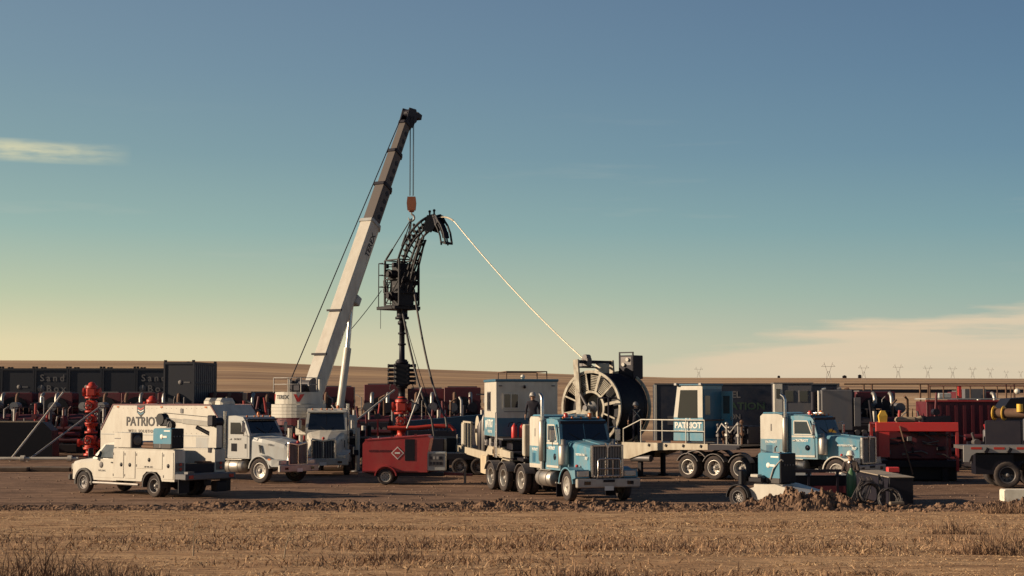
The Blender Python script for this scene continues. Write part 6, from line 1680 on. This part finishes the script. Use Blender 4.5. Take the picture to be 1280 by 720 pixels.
# red long container with a handrail on its roof
rc = thing('red_rail_container', 'long dark red container with railing, its lit roof edge coloured brighter red', 'container', (24.6, 84.5, 0), R(0))
MB().box(0, 0, 2.0, 6.1, 2.2, 2.9, .02).build('shell', DRED, rc)
for k in range(14): MB().box(-2.8 + k * .43, -1.115, 1.95, .16, .05, 2.6).build('corrugation', DRED, rc)
MB().box(0, -1.12, 3.47, 6.2, .10, .10, .01).build('roof_edge', RED, rc)  # light along the edge painted in as a brighter red than the shell
MB().box(0, 0, 3.58, 6.2, 2.3, .06).build('roof_deck', GREYWHITE, rc)
for k in range(9): MB().cyl((-2.85 + k * .70, -1.08, 3.6), (-2.85 + k * .70, -1.08, 4.25), .035, n=8).build('rail_post', GRIME, rc)
for z in (4.25,): MB().tube([(-2.9, -1.08, z), (2.9, -1.08, z)], .03, 8).build('hand_rail', DRED, rc)
MB().box(-1.1, -.3, 3.9, .16, .16, .7).build('red_post', BRED, rc); MB().box(-1.9, -.2, 3.75, .7, .5, .28, .05).build('roof_bag', GREYWHITE, rc); MB().box(-.2, .2, 3.85, 1.1, .6, .5).build('roof_box', GREY, rc)

# overhead pipe on paired posts
hr = thing('overhead_pipe_rack', 'long thin brown pipe on paired posts above the right hand equipment', 'pipe rack', (25.5, 98, 0), 0)
MB().tube([(-5.2, 0, 4.48), (9, 0, 4.50)], .045, 8).build('pipe', GRIME, hr)
for k, x in enumerate((-4.0, -3.5, -.55, -.05, 4.7, 5.2, 8.2)): MB().cyl((x, 0, 0), (x, 0, 4.46), .06, n=8).build('post', GRIME, hr)
MB().box(1.5, .5, 4.05, 14, .6, .22).build('dark_tray', DARK, hr)

# red open-frame unit
def frame_unit():
    t = thing('open_frame_pump_skid', 'bright red open frame unit full of dark machinery beside the right tractor', 'pump skid', (17.75, 71.0, 0), R(-5))
    L_, w = 3.55, 1.9
    for sx in (-1, 1):
        for sy in (-1, 1): MB().box(sx * (L_ / 2 - .06), sy * (w / 2 - .06), 1.5, .12, .12, 2.1).build('corner_post', RED, t)
    MB().box(0, -w / 2 + .05, 2.36, L_, .14, .40, .02).build('top_beam', BRED, t); MB().box(0, w / 2 - .05, 2.42, L_, .14, .26, .02).build('top_beam', RED, t)
    MB().box(0, 0, 2.50, L_ - .1, w - .2, .06).build('roof_panel', DRED, t)
    MB().box(-L_ / 2 + .33, -w / 2 + .03, 1.7, .52, .06, 1.3).build('side_panel', BRED, t)
    MB().box(0, 0, .75, L_ + .2, w, .3, .02).build('skid_base', FRAME, t)
    MB().box(.1, .1, 1.55, 2.6, 1.2, 1.3, .08).build('engine', DRED, t)
    MB().box(.1, .15, .45, 3.3, 1.5, .85, .04).build('under_skid', BLACK, t)
    r = random.Random(13)
    for k in range(26):
        x = r.uniform(-1.4, 1.5); z = r.uniform(.95, 2.2); y = -w / 2 + r.uniform(.1, .35)
        if r.random() < .5: MB().box(x, y, z, r.uniform(.08, .4), .1, r.uniform(.05, .25), .02).build('fitting', r.choice([DARK, STEEL, DARK, GRIME, DRED, BLACK]), t)
        else: MB().tube([(x, y, z), (x + r.uniform(.2, .6), y - .03, z + r.uniform(-.1, .15)), (x + r.uniform(.5, .9), y, z + r.uniform(-.3, .1))], r.uniform(.02, .04), 6).build('hose', r.choice([HOSE, STEEL, DARK]), t)
    MB().bar((-.75, -w / 2 - .04, 2.4), (-.25, -w / 2 - .25, .3), .05).build('leaning_bar', GRIME, t)
    for sx in (-1, 1): MB().box(sx * 1.2, 0, .3, .25, 1.7, .6).build('support', FRAME, t)
    return t
frame_unit()
o = MB().loft([[(-.16, 0, 0), (.16, 0, 0), (.16, .2, 0), (-.16, .2, 0)], [(-.20, -.02, .3), (.18, -.02, .3), (.18, .2, .3), (-.2, .2, .3)], [(-.08, 0, .52), (.08, 0, .52), (.08, .15, .52), (-.08, .15, .52)]]).build('yellow_jacket', YELLOW, None, (16.25, 70.25, 2.553)); tag(o, 'yellow slicker draped on the left corner of the red unit', 'jacket')
o = MB().box(0, 0, .12, .9, .4, .24, .08).cyl((.45, 0, .12), (.7, 0, .2), .10).build('hose_roll', TAN, None, (17.3, 70.6, 2.553)); tag(o, 'tan rolled hose lying on top of the red unit', 'hose')
o = MB().loft([[(-.3, -.2, 0), (.9, -.2, 0), (.9, .3, 0), (-.3, .3, 0)], [(-.3, -.15, .25), (.85, -.18, .3), (.85, .25, .28), (-.3, .2, .2)]]).build('dark_tarp', BLACK, None, (18.4, 70.7, 2.553)); tag(o, 'dark bundled tarp on the right end of the red unit', 'tarp')

# flatbed with pale edge at right
def right_flatbed():
    t = thing('flatbed_trailer', 'flatbed trailer with a pale edge and red reflectors at the right frame edge', 'trailer', (20.55, 65.8, 0), R(-5))
    MB().prism([(-2.25, 1.05), (-2.25, 1.72), (6, 1.72), (6, 1.42), (-1.75, 1.42), (-1.95, 1.30), (-2.05, 1.05)], -1.22, -1.10).build('near_edge', LSTEEL, t)
    MB().box(1.9, .05, 1.62, 8.2, 2.3, .14).build('deck', STEEL, t)
    for k, x in enumerate((-1.75, -.85, .05)): MB().box(x, -1.225, 1.60, .42, .012, .09).build('reflector', REDLENS, t)
    for k, x in enumerate((-1.35, -.45, .5)): MB().box(x, -1.25, 1.52, .16, .08, .22, .03, (0, R(30), 0)).build('strap_winch', BLACK, t)
    for s in (-1, 1):
        wheel(t, -.52, s * 1.04, .53, .27, 'dual', s, STEEL); wheel(t, .85, s * 1.04, .53, .27, 'dual', s, STEEL)
        MB().box(2, s * .45, 1.25, 8, .12, .4).build('frame_rail', FRAME, t)
    MB().box(-1.0, -.6, .95, 1.5, .9, .8).build('under_box', BLACK, t)
    # stake rack
    for x in (.45, 2.0): MB().box(x, -1.12, 2.3, .06, .06, 1.15).build('stake', WHITE, t)
    for z in (1.85, 2.85): MB().box(2.0, -1.12, z, 3.1, .05, .05).build('rack_bar', WHITE, t)
    MB().box(1.9, 0, 2.3, 2.7, 1.6, .95, .05).build('load_box', GREY, t)
    r = random.Random(6)
    for k in range(4): MB().tube([(.8 + k * .5, -.85, 2.75), (.75 + k * .5, -.95, 2.3), (.85 + k * .5, -.9, 1.9)], .05, 8).build('white_hose', LSTEEL, t)
    MB().tube([(.4, -1.0, 2.9), (1.0, -1.05, 3.0), (1.8, -1.0, 2.85), (3, -1, 3.0)], .09, 8).build('canvas_roll', TAN, t)
    return t
right_flatbed()
yr = thing('yellow_reel_pair', 'yellow flanged spool standing above the flatbed at the right edge', 'spool', (22.15, 73.0, 0), R(-24))
for x in (-.20, .22): MB().lathe([(.001, -.03), (.31, -.03), (.34, 0), (.31, .03), (.001, .03)], (x, 0, 2.93), (1, -.28, 0), 26).build('flange', YELLOW, yr)
MB().cyl((-.2, 0, 2.93), (1.3, -.1, 2.93), .22, n=16).build('drum', GRIME, yr)
MB().box(.2, .1, 1.3, 1.6, .8, 2.6, .04).build('stand', DARK, yr)
MB().cyl((.95, -.3, 3.0), (.95, -.3, 3.35), .14, n=12).build('yellow_cap', YELLOW, yr)
MB().cyl((1.3, -.5, 1.6), (1.3, -.5, 3.35), .05, n=8).build('white_post', WHITE, yr)
dm = thing('dark_machine', 'dark bulky machine with hoses above the flatbed at the right edge', 'machine', (24.9, 79.0, 0), 0)
MB().prism([(-1.1, 2.9), (-.6, 3.6), (1.9, 3.75), (2.2, 2.4), (-.9, 2.4)], -.8, .8).build('cowl', BLACK, dm)
MB().tube([(.2, -.7, 3.6), (.7, -.75, 4.0), (1.1, -.7, 4.05), (1.4, -.7, 3.5)], .09, 8).build('pale_hose', LSTEEL, dm)
MB().tube([(.9, -.75, 3.5), (1.2, -.8, 3.9), (1.5, -.7, 4.0), (1.8, -.7, 3.4)], .1, 8).build('dark_hose', HOSE, dm)
MB().box(.5, 0, 1.2, 2.4, 1.5, 2.4, .04).build('body', DRED, dm)
MB().sphere((-.2, -.6, 3.95), .14, 10, 7).build('white_dome', HAT, dm)

# white slab at right foreground
o = thing('white_barrier', 'chipped white concrete block on the ground at the right frame edge', 'barrier', (17.6, 54.0, 0), R(-4))
MB().prism([(-1.15, .12), (-1.15, .52), (-1.10, .56), (2.2, .56), (2.2, 0), (-.85, 0)], -.35, .35).build('block', mat('chipped_white', (.76, .71, .60), .7, dust=.35, dscale=5), o)
MB().box(-.75, -.355, .2, .06, .02, .14).build('chip_mark', GRIME, o)

# ------------------------------------------------------------------ foreground welding rig behind the bank
wt = thing('welding_trailer', 'small white flat trailer half hidden behind the dirt bank', 'trailer', (8.85, 53.3, 0), R(-40))
MB().prism([(-.80, .60), (-.25, .78), (.25, .80), (1.55, .50), (1.55, .30), (-.80, .28)], -.72, .72).build('deck', WHITE, wt)
MB().prism([(-.45, .74), (1.9, .74), (1.9, .80), (-.45, .86)], -.55, .55).build('bed_plate', STEEL, wt) if False else None
MB().box(-.1, 0, .60, 1.1, 1.1, .36, .02).build('bed', WHITE, wt)
for s in (-1, 1):
    wheel(wt, -1.05, s * .80, .34, .22, 'small', s, STEEL)
    MB().arch(-1.05, .34, .40, .03, min(s * .66, s * .95), max(s * .66, s * .95), 0, 180, 12).build('fender', BLACK, wt)
MB().box(-1.05, -.6, .98, .20, .3, .52, .05).build('tail_lamp_box', BLACK, wt); MB().box(-1.16, -.6, .98, .02, .1, .4).build('lamp_strip', REDLENS, wt)
MB().box(-.55, -.45, .92, .55, .36, .22, .05).build('clamp_block', BLACK, wt); MB().box(-.58, -.5, 1.05, .3, .26, .10, .02).build('white_cap', WHITE, wt)
MB().tube([(-.1, -.4, .95), (.05, -.45, 1.3), (.35, -.45, 1.6), (.4, -.4, 1.55)], .025, 8).build('hose_stay', LSTEEL, wt)
WM = Matrix.LocRotScale(wt.location, wt.rotation_euler, None)
welder('blue welding generator with black end on the white trailer behind the dirt bank', WM @ Vector((-.1, .0, .785)), R(-52), .95, .74, 1.02)
# long black tool chest running towards the camera
bx = thing('black_tool_chest', 'long black flat topped chest behind the dirt bank at right', 'chest', (12.72, 53.2, 0), head(.0, -1))
MB().box(-1.9, 0, .56, 5.0, .78, .90, .01).build('chest_body', BLACK, bx)
MB().box(-1.9, 0, 1.03, 5.06, .84, .035, .005).build('lid', mat('lit_lid', (.30, .25, .20), .7, dust=.5), bx)  # sunlit top of the black chest put into a pale lid colour
MB().box(-1.9, -.395, .55, 4.9, .02, .8).build('side_plate', DARK, bx)
for x in (-3.4, -2.0, -.6): MB().box(x, -.41, .62, .05, .03, .5).build('side_rib', STEEL, bx)
for x in (-4, .2): MB().box(x, 0, .06, .2, .7, .12).build('skid', FRAME, bx)
# dark flatbed rail with reflective tape behind the welder
fb = thing('dark_flatbed', 'dark flatbed side with white and red reflective tape behind the welding generator', 'flatbed', (11.35, 58.6, 0), R(0))
MB().box(0, 0, .98, 3.4, .10, .10).build('top_rail', DARK, fb)
for x in (-1.65, -.55, .5, 1.6): MB().box(x, 0, .5, .09, .09, 1.0).build('post', DARK, fb)
for x in (-1.1, -.02, 1.05): MB().box(x, -.055, .86, .85, .012, .09).build('reflective_tape', TEXTW if x != -.02 else mat('pink_tape', (.5, .25, .2), .5), fb)
MB().box(-.2, .6, .55, 3.0, 1.1, .5, .03).build('bed', BLACK, fb); MB().box(0, 0, .3, 3.4, .06, .25).build('lower_rail', DRED, fb)
lettering('NOV', .2, TEXTW, fb, (-1.2, -.06, .48), (R(90), 0, 0), bold=.003) if False else None
for x in (-1.2, 1.0): 
    wheel(fb, x, .3, .4, .25, 'small', -1, STEEL)
# gas bottle
gbt = thing('gas_cylinder', 'green gas cylinder standing by the hose coils', 'gas cylinder', (11.24, 53.3, 0), 0)
MB().lathe([(.001, 0), (.15, 0), (.16, .03), (.16, 1.0), (.13, 1.14), (.06, 1.24), (.05, 1.30)], (0, 0, 0), (0, 0, 1), 20).build('bottle', GREEN, gbt)
MB().lathe([(.05, 0), (.05, .10), (.03, .12), (.03, .26), (.001, .26)], (0, 0, 1.28), (0, 0, 1), 10).build('valve', DARK, gbt)
MB().cyl((0, 0, 1.46), (-.1, -.08, 1.5), .035, n=8).build('regulator', ALU, gbt)
# coils of welding cable
def coil(label, loc, rad, tilt, rz, n, seed):
    r = random.Random(seed); mb = MB()
    for k in range(n):
        q = rad * r.uniform(.8, 1.05); off = Vector((r.uniform(-.05, .05), r.uniform(-.06, .06), r.uniform(-.05, .05)))
        pts = [off + Vector((q * math.cos(a), .05 * math.sin(3 * a + k), q * math.sin(a) + rad)) for a in [2 * math.pi * j / 18 for j in range(19)]]
        mb.tube(pts, .022, 6, False)
    o = mb.build('cable_coil', HOSE, None, loc, (tilt, 0, rz)); return tag(o, label, 'cable', 'coils of welding cable')
coil('large round coil of black cable leaning on the chest', (11.50, 51.55, .18), .40, R(-14), R(10), 8, 1)
coil('smaller coil of black cable right of the large coil', (12.0, 51.2, .10), .34, R(-18), R(-8), 6, 2)
def hose_heap():
    mb = MB(); r = random.Random(14)
    for k in range(16):
        x = r.uniform(-.1, .35); mb.tube([(x, .12, 1.02), (x + .02, -.06, .95), (x - .12 - .01 * k, -.22, .55), (x - .30 - .015 * k, -.30, .1)], .026, 6)
    o = mb.build('hose_bundle', HOSE, None, (11.42, 52.55, 0)); tag(o, 'bundle of black hoses hanging down beside the green cylinder', 'hose')
hose_heap()
o = MB().box(0, 0, .05, .5, .12, .10, .02, (0, 0, .3)).build('timber_offcut', TAN, None, (12.15, 50.9, .25)); tag(o, 'pale timber offcut on the dirt by the cable coils', 'timber')
o = thing('red_capped_post', 'pale block with a red cap right of the black chest', 'post', (14.2, 60.0, 0))
MB().box(0, 0, .42, .36, .3, .84, .02).build('block', LSTEEL, o); MB().box(0, 0, .95, .44, .34, .2, .03).build('cap', BRED, o)

# ------------------------------------------------------------------ people
def person(label, loc, rz, joints, helmet, suit, feet_z=0.0, back_x=False, pants=None):
    t = thing('person', label, 'person', loc, rz)
    me = bpy.data.meshes.new('body'); J = joints
    order = list(J['p']); idx = {k: i for i, k in enumerate(order)}
    me.from_pydata([J['p'][k][0] for k in order], [(idx[a], idx[b]) for a, b in J['e']], [])
    o = bpy.data.objects.new('body', me); col.objects.link(o); o.parent = t
    md = o.modifiers.new('Skin', 'SKIN'); sd = o.modifiers.new('Subdivision', 'SUBSURF'); sd.levels = 2; sd.render_levels = 2
    for i, k in enumerate(order):
        q = J['p'][k][1]; me.skin_vertices[0].data[i].radius = q if isinstance(q, tuple) else (q, q)
        me.skin_vertices[0].data[i].use_root = (k == 'pelvis')
    dg = bpy.context.evaluated_depsgraph_get(); m2 = bpy.data.meshes.new_from_object(o.evaluated_get(dg))
    bpy.data.objects.remove(o); m2.name = 'body'
    m2.materials.clear()
    for m in (suit, SKIN, pants or suit, BLACK): m2.materials.append(m)
    hz = J['p']['neck'][0][2] + .02; wz = J['p']['pelvis'][0][2]
    hands = [Vector(J['p'][k][0]) for k in ('hand_l', 'hand_r')]
    for p in m2.polygons:
        c = p.center; p.use_smooth = True
        if c.z > hz or any((c - h).length < .11 for h in hands): p.material_index = 1
        elif c.z < .11: p.material_index = 3
        elif c.z < wz: p.material_index = 2
    b = bpy.data.objects.new('body', m2); col.objects.link(b); b.parent = t
    hp_ = Vector(J['p']['head'][0])
    hm = MB(); hm.lathe([(.001, .15), (.06, .142), (.10, .11), (.125, .05), (.132, .0), (.155, -.012), (.155, -.022), (.125, -.02)], hp_ + Vector((0, 0, .06)), (0, 0, 1), 20)
    hm.box(hp_.x + .14, hp_.y, hp_.z + .052, .10, .18, .014, .004)
    hm.build('hard_hat', helmet, t)
    fc = MB(); fc.sphere(hp_ + Vector((.10, 0, -.02)), .018, 8, 6); fc.sphere(hp_ + Vector((.0, .096, -.01)), .026, 8, 6); fc.sphere(hp_ + Vector((.0, -.096, -.01)), .026, 8, 6); fc.build('face', SKIN, t)
    ey = MB().sphere(hp_ + Vector((.088, .035, .015)), .012, 6, 5).sphere(hp_ + Vector((.088, -.035, .015)), .012, 6, 5).box(hp_.x + .09, hp_.y, hp_.z - .06, .012, .05, .010); ey.build('eyes_and_mouth', TEXTD, t)
    if back_x:
        st_ = MB(); c = Vector(J['p']['chest'][0]); s_ = -1
        st_.bar(c + Vector((-.165, -.17, .17)), c + Vector((-.165, .15, -.20)), .012, .022); st_.bar(c + Vector((-.168, .17, .17)), c + Vector((-.168, -.15, -.20)), .012, .022)
        st_.build('harness_cross', LSTEEL, t)
    return t
def fingers(P, E, hk, side, dirv):
    h = Vector(P[hk][0]); d = Vector(dirv).normalized(); u = Vector((1, 0, 0)); lens = (.075, .085, .08, .062)
    for i, l in enumerate(lens):
        b = h + d * .05 + u * (.027 - .018 * i); a, c = f'{hk}f{i}a', f'{hk}f{i}b'
        P[a] = (tuple(b), .011); P[c] = (tuple(b + d * l + Vector((0, -side * .02, 0))), .008); E += [(hk, a), (a, c)]
    a, c = hk + 'ta', hk + 'tb'
    P[a] = (tuple(h + u * .04 + d * .02), .012); P[c] = (tuple(h + u * .065 + d * .06), .009); E += [(hk, a), (a, c)]
def stand_pose(fwd=.0, arm_l=None, arm_r=None, look=0.0):
    P = {'pelvis': ((0, 0, .96), (.15, .115)), 'waist': ((.0 + fwd * .3, 0, 1.12), (.15, .11)), 'chest': ((fwd * .8, 0, 1.34), (.185, .125)), 'neck': ((fwd + .01, 0, 1.52), (.065, .065)), 'head': ((fwd + .03, 0, 1.66), (.092, .105)), 'crown': ((fwd + .03, 0, 1.75), (.075, .08))}
    E = [('pelvis', 'waist'), ('waist', 'chest'), ('chest', 'neck'), ('neck', 'head'), ('head', 'crown')]
    for s, n, arm in ((1, 'l', arm_l), (-1, 'r', arm_r)):
        arm = arm or ((.02, s * .27, 1.17), (.08, s * .29, .92))
        P['sh_' + n] = ((fwd * .85, s * .20, 1.43), .075); P['el_' + n] = (arm[0], .052); P['wr_' + n] = (arm[1], .036)
        d = (Vector(arm[1]) - Vector(arm[0])).normalized(); hp_ = Vector(arm[1]) + d * .07
        P['hand_' + n] = (tuple(hp_), (.022, .042)); E += [('chest', 'sh_' + n), ('sh_' + n, 'el_' + n), ('el_' + n, 'wr_' + n), ('wr_' + n, 'hand_' + n)]
        fingers(P, E, 'hand_' + n, s, d)
        P['hip_' + n] = ((0, s * .10, .88), .10); P['kn_' + n] = ((.03, s * .12, .50), .066); P['an_' + n] = ((-.01, s * .13, .10), .048); P['toe_' + n] = ((.17, s * .15, .045), .045)
        E += [('pelvis', 'hip_' + n), ('hip_' + n, 'kn_' + n), ('kn_' + n, 'an_' + n), ('an_' + n, 'toe_' + n)]
    return {'p': P, 'e': E}
# on the reel deck, seen from behind
person('worker in dark coveralls with a crossed harness, back turned, beside the reel', RTM @ Vector((-9.95, -.62, 1.584)), R(98), stand_pose(.03, ((.05, .30, 1.2), (.12, .33, .98)), ((.05, -.30, 1.2), (.14, -.32, .98))), GREY, CLOTH, back_x=True)
# at the gas cylinder
person('worker in a white hard hat and brown jacket behind the green cylinder', (11.36, 53.9, 0), R(-110), stand_pose(.06, ((.12, .27, 1.16), (.34, .18, 1.20)), ((.12, -.27, 1.16), (.36, -.10, 1.12))), HAT, CLOTH2, pants=CLOTH)
# on the porch beside the tall white cabinet
person('person in a long dark jacket standing behind the tall white cabinet', CTM @ Vector((-1.15, .02, 1.996)), R(-100), stand_pose(.02), LSTEEL, CLOTH)

# ------------------------------------------------------------------ power pylons and specks on the skyline
def pylon(label, px, h, Y):
    u = (px - 640) / 2000; x = u * Y; z = gz(x, Y); t = thing('power_pylon', label, 'pylon', (x, Y, z), R(8), 'power pylons on the horizon')
    w = h * .16; m = MB(); th = h * .013; h = h * .92
    hw = h * .55
    for s in (-1, 1):
        m.bar((s * w * .9, 0, 0), (s * w * .35, 0, hw), th); m.bar((s * w * .35, 0, hw), (s * w * 1.25, 0, h), th)
        m.bar((s * w * .35, 0, hw), (s * w * .2, 0, hw * .9), th)
    m.bar((-w * .35, 0, hw), (w * .35, 0, hw), th)
    m.bar((-w * .6, 0, hw * .3), (w * .35, 0, hw), th * .7); m.bar((w * .6, 0, hw * .3), (-w * .35, 0, hw), th * .7)
    m.build('lattice_legs', PYLON, t)
    c = MB(); c.bar((-w * 2.0, 0, h * .80), (w * 2.0, 0, h * .80), th); c.bar((-w * 2.0, 0, h * .80), (-w * 1.1, 0, h * .92), th * .7); c.bar((w * 2.0, 0, h * .80), (w * 1.1, 0, h * .92), th * .7)
    c.build('cross_arm', PYLON, t)
PY = [(873, 16, 1900, 'leftmost distant pylon, above the navy trailer'), (1035, 21, 1500, 'nearest and largest pylon, above the grey equipment box'), (1079, 19, 1750, 'second pylon right of the grey equipment box'), (1122, 20, 1850, 'third pylon, above the red open frame unit'), (1159, 18.5, 1900, 'fourth pylon from the largest'), (1190, 17.5, 1950, 'fifth pylon from the largest'), (1215, 17, 2000, 'sixth pylon from the largest'), (1237, 16, 2050, 'seventh pylon from the largest'), (1257, 12, 2100, 'faint eighth pylon from the largest'), (1275, 12, 2130, 'faint pylon at the right frame edge')]
for px_, h, Y, lb in PY: pylon(lb, px_, h, Y)
for k, (px_, w_, h_) in enumerate(((1055, 5, 3), (1074, 4, 4), (973, 3, 2.4))):
    Y = 2150; x = (px_ - 640) / 2000 * Y
    t = thing('farm_shed', ['tiny dark shed on the skyline, left of a pylon', 'tiny dark shed on the skyline with a tall end', 'tiniest dark shed on the skyline above the grey operator cab'][k], 'shed', (x, Y, gz(x, Y) - .3), 0, 'specks of buildings on the skyline')
    MB().box(0, 0, h_ / 2, w_, 4, h_).build('wall', DARK, t); MB().prism([(-w_ / 2 - .3, h_), (0, h_ + 1.2), (w_ / 2 + .3, h_)], -2.2, 2.2).build('roof', DARK, t)

# parts whose pieces are a pixel or so across stay joined
for o in bpy.data.objects:
    b = o.name.split('.')[0]
    if b in ('rim_holes', 'grille_bars', 'rivets', 'hinges', 'vent_slots', 'flank_marks', 'marker_lights', 'wipers', 'dials', 'eyes_and_mouth', 'face', 'louvre_set', 'air_horns', 'flange_bolts'): o['kind'] = 'stuff'
